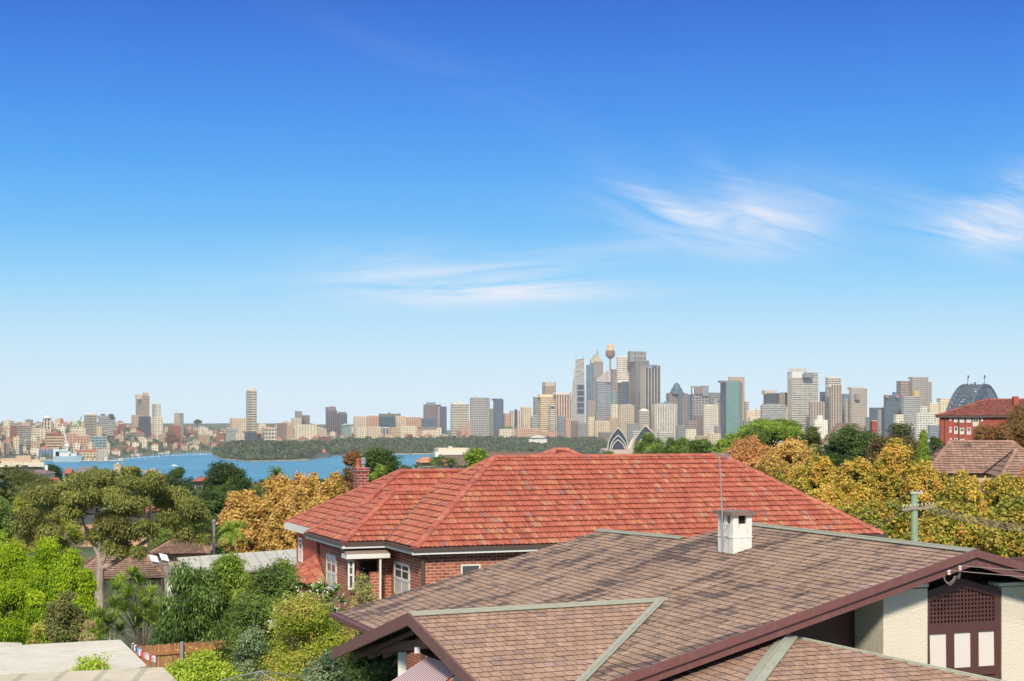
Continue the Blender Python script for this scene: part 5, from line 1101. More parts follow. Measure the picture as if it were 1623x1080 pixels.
def domed(tt, fp, zt, d):
    c = (fp[0] + fp[2]) / 2; m = MB(); k = d / F; m.lathe((c.x, c.y, zt), [(6.4 * k, 0), (5.8 * k, 2.5), (3.6 * k, 5), (1.4 * k, 6.6), (.4 * k, 8.6)], 16); m.build('dome', WHM, tt)
T('apartment_tower', 'small white dome-topped tower with dark window slots at left', 68.5, 70, 81.5, 663, 4300, facade((226, 214, 192), (76, 70, 66), 7, 9, .5, .8, .1), 'tower', extras=[('fn', domed)])
def archtop(tt, fp, zt, d):
    m = MB(); a, b = fp[0], fp[1]; dd = b - a; n = 10
    ps = [(a + dd * (i / n)) for i in range(n + 1)]; hs = [4.0 * d / F * math.sin(math.pi * i / n) ** 0.6 for i in range(n + 1)]; l = fp[3] - fp[0]
    vs = [V((p.x, p.y, zt + h)) for p, h in zip(ps, hs)] + [V((p.x + l.x, p.y + l.y, zt + h)) for p, h in zip(ps, hs)]
    m.add(vs + [V((a.x, a.y, zt - .5)), V((b.x, b.y, zt - .5))], [(i, i + 1, n + 2 + i, n + 1 + i) for i in range(n)] + [tuple([2 * n + 2] + [2 * n + 3] + list(range(n, -1, -1)))]); m.build('vaulted_roof', WHM, tt)
T('apartment_tower', 'broad grey balconied tower with cream arched roof, left skyline', 130, 149, 153.6, 658.5, 4000, facade((184, 170, 148), (92, 90, 84), 6, 5.6, .8, .55, .3), 'tower', extras=[('fn', archtop)])
T('office_block', 'grey banded block with two dark plant boxes on its roof', 156, 158, 183, 661, 4300, S['greyband'], 'office block', extras=[('box', 'plant_box', 161.5, 167, 656.5, 661, DARKM, 8), ('box', 'plant_box', 174, 180, 656.5, 661, DARKM, 8), ('box', 'upper_storey', 158, 181, 658.8, 663, S['greyband'], 4)])
T('apartment_tower', 'pink-red brick stepped tower in the hillside middle left', 266, 269, 287, 677, 4250, S['redbrick'], 'tower', extras=[('box', 'upper_storeys', 271, 285, 674.5, 679, S['redbrick'], 8), ('box', 'side_wing', 283, 289, 688, 706, S['redbrick'], 3)])
T('office_block', 'red brick terrace block with cream sills above the docks', 74, 76, 97, 688, 3560, S['redbrick'], 'office block')
T('office_block', 'long cream banded dockside block under the red terrace block', 72, 74, 100, 693, 3520, facade((214, 190, 156), (116, 88, 76), 9, 5.2, 1, .45, .2), 'office block')
T('office_block', 'pink dockside block left of the grey glazed block', 98, 100, 122, 688, 3560, S['pink'], 'office block')
T('office_block', 'pink gridded block beside the grey glazed block', 120, 122, 144, 691.5, 3540, S['pink'], 'office block')
T('office_block', 'grey glazed dockside block right of the pink gridded one', 143.5, 145, 169, 692.5, 3530, S['greengl'], 'office block')
T('storage_tank', 'white ribbed dockside store right of the grey warship', 153, 155, 171, 713, 3300, facade((206, 200, 182), (176, 170, 156), 3, 20, .4, 1, .3), 'warehouse')
T('dock_shed', 'blue dockside shed left of the grey warship', 62, 64, 83, 714, 3380, facade((122, 150, 178), (92, 120, 150), 6, 30, .4, 1, .3), 'warehouse')
T('dock_shed', 'long orange-roofed dockside shed behind the warship', 124, 126, 154, 714.5, 3330, S['cream'], 'warehouse', extras=[('box', 'roof_slab', 123.5, 154.5, 713, 715, plain('orange_sheet', C(206, 120, 84), .8), -3)])
T('hotel_block', 'white stepped hotel block above the docks', 111, 114, 135, 682, 3900, S['ivory'], 'apartment block', extras=[('box', 'upper_storeys', 116, 131, 678, 684, S['ivory'], 8)])
T('apartment_block', 'cream terraced apartment block at the far left shore', 50, 53, 72, 680, 3800, S['ivory'], 'apartment block')
T('apartment_block', 'grey concrete apartment pair at the far left slope', 28, 37, 50, 675, 3900, S['conc'], 'apartment block')
T('apartment_block', 'red brick apartment block with flat roof at far left slope', 16, 18, 28, 676, 4000, S['redbrick'], 'apartment block')
# ---- middle-left
T('apartment_tower', 'pale tower with flat top on the rise above the white terraces', 467.5, 470, 479, 652.5, 4600, S['gray'], 'tower', extras=[('box', 'lower_wing', 465, 477, 663, 680, S['cream'], -5)])
T('apartment_block', 'brown-roofed block right of the pale flat-topped tower', 479, 481, 491, 659, 4650, S['brown'], 'apartment block')
T('hospital_block', 'broad brown-grey brick block beside the headland', 440, 441, 456, 671.5, 4200, facade((146, 124, 116), (116, 100, 98), 5, 5, .5, .5, .3), 'office block')
T('hospital_block', 'narrow pinkish brick block right of the broad brown one', 454, 455, 464, 674, 4150, S['stone'], 'office block')
T('apartment_block', 'white terraced apartments on the slope below the pale tower', 467, 468, 502, 674, 4300, S['ivory'], 'apartment block')
T('office_block', 'small white concrete grid block right of the lone tower', 418, 420, 438, 679, 4000, facade((218, 208, 188), (110, 104, 98), 7, 8, .7, .62, .2), 'office block')
T('office_block', 'low white banded block left of the lone tower', 357.5, 359, 377.5, 680, 4200, S['greyband'], 'office block')
T('apartment_block', 'pale balconied block on the ridge left of the lone tower', 364, 368, 390, 663.5, 4800, S['cream'], 'apartment block')
T('office_tower', 'dark ribbed tall slab with lighter top storey, left of its twin', 516, 518, 534.3, 651, 4100, S['darkvert'], 'office tower', extras=[('box', 'penthouse', 519.5, 533, 645.5, 651, BROWNM, 8), ('box', 'plant_room', 524, 532, 644.5, 647, BROWNM, 12)])
T('office_tower', 'dark ribbed shorter slab joined right of the taller dark slab', 534.5, 536, 550.3, 656, 4110, S['darkvert'], 'office tower', extras=[('box', 'penthouse', 538.5, 548.5, 653, 656, BROWNM, 8)])
def tealdome(tt, fp, zt, d):
    c = (fp[0] + fp[2]) / 2; k = d / F; m = MB(); m.lathe((c.x, c.y, zt), [(7 * k, 0), (6 * k, 2.4), (3 * k, 4.4), (.4, 5)], 16); m.build('dome', plain('pale_teal_dome', C(150, 166, 166), .5), tt)
T('office_tower', 'teal glass round-topped tower in front of the dark ribbed slabs', 540.5, 543, 557.5, 674, 3950, S['greengl'], 'office tower', extras=[('fn', tealdome)])
T('apartment_block', 'wide beige many-windowed block right of the dark slabs', 560, 562, 582, 661, 4300, S['cream'], 'apartment block', extras=[('box', 'plant_room', 566, 575, 659.5, 662, BEM, 8)])
T('apartment_block', 'pinkish beige block behind the teal cube building', 579, 581, 600, 660, 4350, S['pink'], 'apartment block', extras=[('box', 'plant_room', 586, 592, 658.8, 661, BEM, 8)])
T('office_block', 'teal glass cube building below a brown flat roof', 600, 602, 626, 661, 4150, S['teal'], 'office block')
T('office_block', 'brown wide flat-roofed block with a small rooftop turret', 600, 602, 635, 656.5, 4300, S['brown'], 'office block', extras=[('box', 'turret', 616, 619, 654, 657, BROWNM, 8)])
T('apartment_block', 'cream balconied block right of the teal cube', 626, 628, 643.5, 660, 4250, S['cream'], 'apartment block')
T('apartment_block', 'pinkish wide balconied block left of the green-roofed tower', 643.5, 645, 668, 662, 4250, S['pink'], 'apartment block')
T('office_block', 'small white-framed dark glass block above the park trees', 605, 606, 617, 678, 3950, facade((226, 222, 214), (88, 104, 116), 9, 20, .8, .9, .1), 'office block')
for i, (a, b, y, st, lb) in enumerate(((564, 582, 679, 'ivory', 'low ivory terrace row above the park, its left part'), (582, 604, 677, 'cream', 'low cream terrace row above the park, its middle part'), (618, 634, 678, 'stone', 'low stone terrace right of the white-framed glass block'), (634, 660, 676, 'ivory', 'low ivory terrace left of the dark blue glass block'))):
    T('terrace_block', lb, a, a + 1, b, y, 4000, S[st], 'apartment block')
T('office_tower', 'brown gridded tower with green roof above the park', 671, 673, 699, 642, 4100, S['brown'], 'office tower', extras=[('box', 'green_plant_room', 679, 691, 638, 642, plain('green_copper', C(110, 150, 128), .7), 8)])
T('office_tower', 'dark glass slab touching the right of the green-roofed tower', 694, 697, 708, 645, 4050, S['darkblue'], 'office tower', matl=S['plainbeige'])
T('office_block', 'low blue glass block at the foot of the green-roofed tower', 668, 669, 691, 664, 3980, S['darkblue'], 'office block')
T('office_tower', 'white banded tower with domed plant room left of the wide grey tower', 714, 716, 743, 641, 4050, facade((208, 200, 182), (98, 96, 94), 7, 6, .85, .55, .3), 'office tower', extras=[('box', 'plant_room', 720, 738, 638.5, 641, WHM, 8), ('box', 'upper_plant_room', 725, 732, 637, 639, WHM, 12)])
T('office_tower', 'wide grey-white gridded tower with dark crown slots', 744.7, 747, 776.3, 631, 4050, facade((182, 178, 174), (98, 102, 108), 6.5, 5.6, .75, .55, .3), 'office tower', extras=[('box', 'plant_room', 752, 758, 629, 631, BEM, 10), ('mast', 'mast', 770, 627.5, 631, .5)])
T('office_tower', 'thin grey slab squeezed between the wide tower and dark blue tower', 777, 777.6, 782, 648.5, 4060, S['gray'], 'office tower')
T('office_tower', 'dark blue glass tower with thin crown rail', 781.7, 784, 798, 634, 4000, S['darkblue'], 'office tower', extras=[('box', 'crown_rail', 783, 797, 632, 634, DARKM, 5)])
T('office_block', 'small pinkish block right of the dark blue tower', 798, 799, 808.5, 656, 4200, S['pink'], 'office block')
T('office_block', 'pale block with a dark central stripe above the park', 808, 810, 826, 651.5, 4200, S['whiteribs'], 'office block', extras=[('box', 'glass_stripe', 816.5, 820, 649, 675, DARKM, -12)])
T('apartment_block', 'beige balconied block left of the cream banded tower', 825, 828, 843, 646.5, 4250, S['cream'], 'apartment block', extras=[('box', 'plant_room', 829, 839, 645, 647, BEM, 8)])
T('office_block', 'slant-roofed grey block below the beige balconied one', 841, 843, 853, 658, 4050, S['greyband'], 'office block', top=[661, 656, 656, 661])
# ---- central towers
T('office_tower', 'grey concrete tower peeping left of the cream banded tower', 845, 848, 856.5, 630, 4250, S['gray'], 'office tower')
T('office_tower', 'tall beige-brown gridded tower with blank crown at left of centre', 859.3, 864.5, 881, 606.5, 4500, S['beigegrid'], 'office tower', matl=facade((168, 150, 128), (150, 134, 114), 5, 5, .3, .5, .3), extras=[('box', 'blank_crown', 864.6, 880.6, 606.3, 611, BEM, -1.0), ('mast', 'mast', 874, 603, 606.5, .6)])
T('office_tower', 'broad cream horizontally banded tower', 855, 857, 880, 626, 4200, S['creamband'], 'office tower', extras=[('box', 'crown_band', 855.6, 879.6, 625.6, 629.5, plain('cream_crown', C(236, 208, 166), .85), -1.5)])
T('office_tower', 'thin white tower with dark head slot before the pink ribbed tower', 869, 872, 880.2, 643, 3950, S['whiteband'], 'office tower', extras=[('box', 'head_slot', 873.4, 879.4, 644.5, 646, DARKM, -1)])
T('office_tower', 'pinkish white ribbed tower with pale cap', 880, 882, 904.5, 622.5, 4150, S['pinkrib'], 'office tower', extras=[('box', 'cap', 880.5, 904, 622, 625, WHM, -1.5)])
def sailtower(tt, fp, zt, d):
    k = d / F; y_ = d - 4; q = lambda x, y: P(x, y, y_)
    m = MB(); pts = [(904.5, 700), (904.5, 640), (907.5, 622), (909, 604), (912.5, 570), (925.8, 567.5), (926.6, 604), (927.8, 620), (927.8, 700)]
    fr = [q(*p) for p in pts]; bk_ = [p + V((0, 26, 0)) for p in fr]; n = len(fr)
    uv = [(p.x, p.z) for p in fr]; m.add(fr + bk_, [tuple(range(n))], 0, [uv]); m.add(fr + bk_, [(i, n + i, n + (i + 1) % n, (i + 1) % n) for i in range(n)], 1); m.build('tapered_shaft', [facade((184, 180, 174), (138, 144, 150), 6, 5.4, .7, .5, .4), GREYM], tt)
    m = MB(); 
    for j in range(5): m.obox(q(915, 610 + j * 9.4 + 8), V((10.4 * k, 0, 0)), V((0, -1.2, 0)), zz * 7.6 * k)
    m.build('dark_window_bay', plain('dark_bay_glass', C(48, 62, 84), .2), tt)
    m = MB(); 
    for a, b in (((912.6, 572), (909.4, 603)), ((925.8, 568), (926.6, 603)), ((911, 587), (926, 586)), ((911, 580), (925.8, 572)), ((912.4, 570.5), (925.8, 567.5)), ((910, 597), (926, 588))): m.bar(q(*a) - V((0, 2, 0)), q(*b) - V((0, 2, 0)), 1.6, 1.6)
    m.build('crown_frame', WHM, tt); 
    for x, y in ((912.9, 559), (925.4, 560.5)): mm = MB(); mm.tube([q(x, 572), q(x, y)], [.9, .35], 6); mm.build('mast', M_STEEL, tt)
t_ = thing('office_tower', 'tapering grey tower with white braced crown and twin masts', 'office tower', tuple(P(916, 690, DM(4000))[:2]) + (18.0,)); sailtower(t_, None, 0, DM(4000))
T('office_tower', 'smooth light blue glass tower with curved face', 928.8, 930, 941.5, 579, 4150, S['blueglass'], 'office tower', ang=8)
def chif(tt, fp, zt, d):
    bx = lambda nm, x0, x1, y1, y0, m_, bk: None
    m = MB()
    for (a, b, y1, y0) in ((937, 953.5, 569.5, 576), (940, 951.6, 566.5, 571), (943, 950.6, 562, 568)):
        q = P(a, y0, d + 6); w_ = (b - a) * d / F; m.prism([(q.x, q.y), (q.x + w_, q.y + 4), (q.x + w_ - 3, q.y + 24), (q.x - 3, q.y + 20)], zpx(y0, d), zpx(y1, d))
    m.build('stepped_crown', [BEM, ROOFG], tt); q = P(946.5, 562.5, d + 14); m = MB(); m.tube([q, q + zz * 8, q + zz * 21.5], [5, 1.6, .3], 8); m.build('spire', GREYM, tt)
T('office_tower', 'stepped grey-beige tower rising to a needle spire', 935.2, 942, 956, 573.5, 4300, S['chifley'], 'office tower', extras=[('fn', chif)])
def gph(tt, fp, zt, d):
    m = MB(); m.obox(P(961.3, 700, d - 10), V((1.4, 0, 0)), V((0, -2, 0)), zz * (112 * d / F)); m.build('red_fin', plain('red_stripe', C(170, 88, 78), .7), tt)
    q = lambda x, y: P(x, y, d + 2); m = MB(); ln = [(945.8, 601.5), (950, 598), (955, 594), (959, 590.5), (963, 588.5), (968, 587)]; b = [V((0, 24, 0))] * 1
    f_ = [q(*p) for p in ln]; n = len(f_); lo_ = [q(945.8, 606)] + [q(x, 606) for x, y in ln[1:]]
    m.add(f_ + [p + V((0, 24, 0)) for p in f_] + lo_, [(i, i + 1, n + i + 1, n + i) for i in range(n - 1)] + [(2 * n + i, 2 * n + i + 1, i + 1, i) for i in range(n - 1)]); m.build('curved_roof', plain('pale_roof_sheet', C(176, 170, 162), .5), tt)
T('office_tower', 'grey glass tower with swooping curved roof and thin red fin', 945.5, 947, 968.5, 605, 3900, S['sail'], 'office tower', extras=[('fn', gph)])
T('office_tower', 'brown-beige gridded tower just right of the turret tower shaft', 968.8, 970, 977.2, 586, 4250, facade((160, 148, 138), (100, 96, 96), 6, 5, .6, .5, .3), 'office tower')
T('office_tower', 'slanting striped glass block below the brown-beige gridded tower', 969, 970, 977.5, 620, 4000, S['greengl'], 'office tower')
T('office_tower', 'bright white tower with horizontal slots over a blue glass base', 977.3, 979, 998, 566, 4350, S['mlcwhite'], 'office tower', ang=10, extras=[('box', 'roof_screen', 983, 997.5, 564.3, 567, WHM, 8)])
T('office_tower', 'blue-grey glass tower directly below the bright white tower', 979, 987, 997, 605.5, 4050, S['darkblue'], 'office tower', matl=S['greyglass'], extras=[('box', 'white_cap', 979.5, 996, 602.5, 606, WHM, 8)])
T('office_tower', 'tallest massive grey stone tower with set-back shoulders', 997.3, 1008, 1029, 572, 4200, S['bigrey'], 'office tower', matl=facade((150, 146, 142), (132, 130, 130), 5, 5, .5, .5, .3), extras=[('box', 'upper_shaft', 999, 1026, 557, 573, facade((164, 160, 152), (120, 128, 134), 9, 12, .7, .6, .4), 6), ('box', 'side_crown', 999, 1004.5, 556.8, 573, GREYM, 2), ('mast', 'mast', 1014, 555, 557, .5)])
# writing on the ribbed tower is kept: a small lit-blue sign
def ampsign(tt, fp, zt, d):
    a, b = fp[0], fp[1]; dd = (b - a).normalized(); n = V((dd.y, -dd.x)); o = V((a.x, a.y, zt - 7.2)) + V((dd.x, dd.y, 0)) * 5 + V((n.x, n.y, 0)) * 0.5
    fc = bpy.data.curves.new('sign_lettering', 'FONT'); fc.body = 'AMP'; fc.size = 8.5; fc.extrude = 0.25; fo_ = bpy.data.objects.new('sign_lettering', fc); COL.objects.link(fo_); fc.materials.append(plain('sign_blue', C(200, 214, 236), .5))
    fo2 = bpy.data.objects.new('sign_lettering', bpy.data.meshes.new_from_object(fo_)); COL.objects.link(fo2); bpy.data.objects.remove(fo_); fo_ = fo2; fo_.parent = tt; fo_.location = o - V(tt['_o']); fo_.rotation_euler = (R(90), 0, math.atan2(dd.y, dd.x))
    m = MB(); m.obox(o - zz * 0.6 - V((n.x, n.y, 0)) * 0.25 - V((dd.x, dd.y, 0)), V((dd.x, dd.y, 0)) * 26, V((n.x, n.y, 0)) * 0.2, zz * 7.6); m.build('sign_panel', plain('sign_back', C(60, 84, 130), .6), tt)
T('office_tower', 'dark ribbed tower with plain cream flank and small roof sign', 1014.3, 1023, 1047, 580, 3800, S['amp'], 'office tower', matl=S['plainbeige'], extras=[('fn', ampsign), ('box', 'plant_room', 1030, 1044, 578.6, 581, DARKM, 10), ('mast', 'mast', 1036, 574, 580, .5)])
T('office_tower', 'beige punched-window tower below the massive grey tower', 980, 982, 1005.8, 643, 3750, S['beigegrid2'], 'office tower', extras=[('box', 'plant_room', 985, 1003, 640.5, 643, GREYM, 8)])
def pag(tt, fp, zt, d):
    m = MB(); c = (fp[0] + fp[2]) / 2; k = d / F
    vs = [V((p.x, p.y, zt)) for p in fp] + [V((c.x + (p.x - c.x) * .35, c.y + (p.y - c.y) * .35, zt + 4 * k)) for p in fp]; m.add(vs, [(0, 1, 5, 4), (1, 2, 6, 5), (2, 3, 7, 6), (3, 0, 4, 7), (4, 5, 6, 7)]); m.build('hipped_cap', WHM, tt)
T('office_tower', 'white-capped banded tower standing before the dark ribbed tower', 1012, 1014, 1029.3, 652, 3650, facade((196, 184, 164), (100, 94, 90), 5, 5.4, .8, .5, .3), 'office tower', extras=[('fn', pag)])
T('office_tower', 'pale concrete tower with close vertical ribs right of the dark ribbed tower', 1033, 1038, 1072.5, 641.5, 3650, S['whiteribs'], 'office tower', matl=S['plainbeige'], extras=[('box', 'plant_room', 1044, 1068, 638.5, 642, GREYM, 10), ('box', 'blue_tank', 1054, 1059, 636.5, 639, plain('blue_tank', C(90, 140, 180), .6), 14)])
def tdome(tt, fp, zt, d):
    c = P(1072.5, 622, d + 14); k = d / F; m = MB(); m.lathe((c.x, c.y, zpx(625, d)), [(11.5 * k, 0), (11.3 * k, 3 * k), (9 * k, 5.5 * k), (8.6 * k, 8.5 * k), (6 * k, 11 * k), (5 * k, 14.5 * k), (2.6 * k, 17.4 * k), (.6 * k, 18.6 * k)], 16); m.build('dome', TEALM, tt)
    m = MB(); m.obox(P(1075.5, 700, d - 9), V((6.5 * k, 0, 0)), V((0, -3, 0)), zz * (78 * k)); m.build('glass_stripe', TEALM, tt)
T('office_tower', 'brown banded tower crowned by a teal stepped dome', 1056, 1060, 1090, 624, 3950, S['brownband'], 'office tower', extras=[('fn', tdome)])
def opfr(tt, fp, zt, d):
    m = MB(); k = d / F
    for (a, b, y1, y0) in ((1096, 1097.3, 612.8, 625), (1096, 1114, 612.5, 614), (1101, 1114, 614, 625)): m.obox(P(a, y0, d), V(((b - a) * k, 0, 0)), V((0, 14, 0)), zz * (y0 - y1) * k)
    m.build('open_crown_frame', BROWNM, tt)
T('office_tower', 'blue-windowed tower with an open square frame at its top', 1096, 1098, 1124, 625, 3950, S['bluegrid'], 'office tower', extras=[('fn', opfr), ('box', 'crown_block', 1113.5, 1124, 611.5, 627, GREYM, 3)])
T('office_tower', 'flat-topped grey glass tower behind the white grid tower', 1124, 1125, 1142, 623, 4100, S['greyglass'], 'office tower')
T('office_tower', 'grey-blue glass tower between the domed and open-framed towers', 1088, 1089, 1097, 626, 4050, S['blueglass'], 'office tower')
T('office_tower', 'white grid tower left of the teal glass tower', 1115, 1116, 1133.3, 643.5, 3700, S['whitegrid'], 'office tower', extras=[('box', 'plant_room', 1119, 1132, 641.5, 644, WHM, 8)])
T('office_tower', 'narrow white stepped tower touching the teal glass tower', 1133, 1134, 1142.5, 640.5, 3750, S['white'], 'office tower', extras=[('box', 'upper_storeys', 1135, 1142, 632, 641, S['white'], 6)])
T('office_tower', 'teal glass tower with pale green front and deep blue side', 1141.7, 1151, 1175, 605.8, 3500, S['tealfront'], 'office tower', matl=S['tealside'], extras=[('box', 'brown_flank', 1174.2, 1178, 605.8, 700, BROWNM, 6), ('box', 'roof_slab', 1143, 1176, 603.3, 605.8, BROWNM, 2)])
T('office_tower', 'beige tower with slotted crown behind the teal glass tower', 1155, 1157, 1180, 598, 3800, S['beigegrid2'], 'office tower', extras=[('mast', 'mast', 1163, 595.8, 598, .5)])
T('office_block', 'narrow white balconied block at the right foot of the teal tower', 1181, 1182, 1187, 637, 3900, S['whiteband'], 'office tower')
T('apartment_block', 'pinkish white low block in the gap right of the teal tower', 1182, 1184, 1198, 650.5, 3700, S['white'], 'apartment block')
T('apartment_block', 'small pale block with a tower bump left of the banded grey offices', 1197, 1198, 1207.5, 650, 3700, S['white'], 'apartment block', extras=[('box', 'stair_tower', 1199, 1203, 646.5, 651, WHM, 6)])
T('office_block', 'wide grey and white banded office block', 1206.7, 1208, 1246.7, 643, 3400, S['greyband'], 'office block', extras=[('box', 'plant_room', 1214, 1240, 640, 643, GREYM, 10)])
T('office_tower', 'dark curved-balcony tower with beige cap', 1210, 1216, 1235, 624, 3600, S['navy'], 'office tower', extras=[('box', 'beige_cap', 1213, 1233.5, 619, 624.5, BEM, 4)])
T('office_tower', 'dark glass and cream tower left of the big white tower', 1234.5, 1244, 1253.5, 623, 3650, S['navy'], 'office tower', matl=S['plainbeige'])
def roofsign(tt, fp, zt, d):
    m = MB(); k = d / F
    m.obox(P(1251, 588, d + 4), V((27 * k, 0, 0)), V((0, 2, 0)), zz * 0.8 * k)
    for i, (x, w_) in enumerate(((1249, 5), (1255, 3), (1259.5, 4), (1264.5, 4.5), (1270, 3.4), (1274.2, 4.2))): m.obox(P(x, 587 , d + 3), V((w_ * k, 0, 0)), V((0, 2, 0)), zz * (3.2 * k))
    m.obox(P(1257, 589.5, d + 4), V((9 * k, 0, 0)), V((0, 2, 0)), zz * 1.5 * k)
    m.build('roof_frame', BEM, tt)
T('office_tower', 'broad white tower with close horizontal bands and rooftop frame', 1248, 1255, 1297, 590, 3450, S['bigwhite'], 'office tower', matl=S['plainbeige'], extras=[('fn', roofsign), ('box', 'top_window', 1276.5, 1291.5, 592, 597.5, plain('grey_slot', C(132, 134, 140), .4), -14), ('box', 'crown', 1255.5, 1276, 589.6, 598.5, WHM, -2)])
T('office_tower', 'thin dark tower peeping left of the white banded twin towers', 1301, 1302, 1309, 622, 3900, S['navy'], 'office tower')
T('office_tower', 'stout beige vertically ribbed tower right of the big white tower', 1282.5, 1285, 1307, 637.5, 3300, S['beigerib'], 'office tower')
T('apartment_block', 'small bright white block with a raised stair tower', 1290, 1292, 1312, 666.5, 2900, facade((246, 238, 220), (196, 180, 160), 6, 6, .4, .4, .4), 'apartment block', extras=[('box', 'stair_tower', 1296, 1305, 658.5, 668, WHM, 6)])
T('office_tower', 'white banded tower, rear one of the slim pair', 1308, 1312, 1333, 599.5, 3600, facade((208, 200, 188), (116, 112, 112), 9, 5.4, .9, .5, .3), 'office tower', extras=[('box', 'plant_room', 1314, 1332, 598, 600, WHM, 8)])
T('office_tower', 'brown ribbed slim tower in front of the white banded one', 1314, 1317, 1334, 610.5, 3400, S['beigerib'], 'office tower', extras=[('box', 'white_cap', 1315, 1333, 609, 613, WHM, -1)])
T('office_tower', 'blue-grey glass tower behind the thin white slab', 1335, 1336, 1347.5, 625, 3700, S['blueglass'], 'office tower')
T('office_tower', 'thin plain white slab left of the beige gridded tower', 1341, 1342, 1348, 633, 3500, S['white'], 'office tower')
T('office_tower', 'beige square-windowed tower with a dark square near its top', 1347, 1349, 1374.3, 616, 3400, S['gridbeige'], 'office tower', extras=[('box', 'dark_square', 1357.5, 1364.5, 625, 633, GREYM, -10), ('box', 'crown', 1349.5, 1370, 613.8, 617, BEM, 3)])
T('office_block', 'blue glass block with grey core at left of the taller blue glass tower', 1380, 1381, 1403, 647, 3000, S['darkblue'], 'office block', extras=[('box', 'grey_core', 1392, 1398, 649, 690, GREYM, -12)])
T('office_tower', 'plain blue-green glass tower with pink roof corners', 1403, 1404, 1430.3, 627, 2900, facade((104, 124, 134), (84, 108, 124), 5, 4.5, .9, .8, .3), 'office tower', extras=[('box', 'pink_corner_sign', 1405, 1409, 627, 629.5, plain('pink_sign', C(206, 120, 120), .6), -12), ('box', 'pink_corner_sign', 1421, 1425, 627, 629.5, plain('pink_sign', C(206, 120, 120), .6), -4), ('box', 'roof_plant', 1416.5, 1421, 621.5, 627, plain('blue_plant', C(90, 108, 150), .6), 10), ('mast', 'crane_mast', 1423.5, 615, 627, .7)])
T('apartment_tower', 'tall stepped grey balconied tower, highest near the bridge', 1442, 1446, 1471, 598.5, 2900, S['aptgrey'], 'tower', extras=[('box', 'left_wing', 1428, 1445, 604, 650, facade((178, 152, 128), (100, 104, 116), 6, 6, .75, .6, .3), 6), ('box', 'right_wing', 1468, 1478, 605.5, 650, S['aptgrey'], 20), ('box', 'roof_step', 1446, 1466, 597.5, 600, BEM, 6), ('mast', 'mast', 1465, 595.5, 598, .4)])
T('office_tower', 'grey banded tower before the tall stepped tower', 1430, 1432, 1459, 629, 2750, S['greyband'], 'office tower', extras=[('box', 'gold_cube', 1449.5, 1457, 620, 629, plain('gold_cube', C(206, 170, 110), .5), 6)])
T('apartment_tower', 'white many-balconied apartment tower left of the cream towers', 1450, 1453, 1483, 655, 2450, S['whiteapt'], 'tower', extras=[('box', 'central_shaft', 1459, 1472, 644.5, 656, S['whiteapt'], 4)])
T('apartment_tower', 'cream apartment tower left of the rounded cream tower', 1472, 1474, 1488.5, 640, 2700, S['creamapt'], 'tower')
T('apartment_tower', 'rounded-top cream apartment tower beside the steel arch bridge', 1488, 1490, 1512, 635, 2750, S['creamapt'], 'tower', extras=[('box', 'upper_storeys', 1492, 1508, 631.5, 636, S['creamapt'], 6)])
T('office_block', 'low blue-grey glass block left of the red apartments', 1472, 1474, 1492, 675, 2350, S['greyglass'], 'office block')
T('office_block', 'small white block between blue glass tower and banded tower', 1419, 1420, 1432, 658, 2600, S['white'], 'office block')
# ---- low blocks of the centre
for (a, b, y, d, st, lb) in [
 (904, 916, 668, 3600, 'brown', 'brown block with rounded roof box below the tapering tower'), (915, 932, 672, 3550, 'gray', 'slanting-roofed grey block below the blue glass tower'), (884, 898, 660, 3700, 'greyglass', 'grey mixed block below the pink ribbed tower'), (896, 905, 665, 3600, 'pink', 'small pink block left of the brown rounded one'),
 (932, 942, 662, 3650, 'creamapt', 'narrow sunlit cream block above the park'), (941, 966, 668, 3500, 'cream', 'cream sandstone hotel block left of the beige punched tower'), (944, 958, 654, 3700, 'gray', 'grey set-back block above the cream hotel'), (965, 980, 663, 3600, 'stone', 'stone block between hotel and beige punched tower'),
 (930, 946, 636, 3950, 'chifley', 'beige mid-height block below the light blue glass tower'), (968, 980, 642, 3800, 'ivory', 'ivory block below the slanting striped glass block'), (948, 972, 686, 3400, 'brown', 'brown low terrace left of the white sails'),
 (994, 1012, 672, 3450, 'gray', 'grey windowless block behind the white sails'), (1002, 1014, 684, 3300, 'whiteband', 'white banded low block between the two sail groups'), (1042, 1066, 686, 3300, 'whiteband', 'white banded low block behind the green trees'),
 (1073, 1088, 675, 3600, 'greyglass', 'grey low block below the domed tower'), (1086, 1103, 681, 3500, 'white', 'pale low curved block right of the grey low one'), (1088, 1104, 668, 3700, 'brownband', 'brownish block below the open-framed tower'), (1100, 1116, 659, 3750, 'brown', 'plain brown block left of the white grid tower'),
 (1102, 1124, 692, 3300, 'stone', 'low tan block above the green trees'), (1122, 1142, 688, 3350, 'cream', 'low cream block left of the teal tower foot'), (1134, 1142, 676, 3500, 'gray', 'slanting small grey block beside the teal tower'), (1178, 1200, 668, 3500, 'greyglass', 'low grey glazed block below the pinkish white one'),
 (1186, 1212, 662, 3550, 'white', 'white jumbled block right of the teal tower'), (1236, 1252, 646, 3500, 'plainbeige', 'beige block right of the banded grey offices'), (1374, 1384, 662, 3300, 'greyglass', 'small grey block left of the blue glass block')]:
    T('office_block', lb, a, a + (b - a) * 0.1, b, y, d, S[st], 'office block')
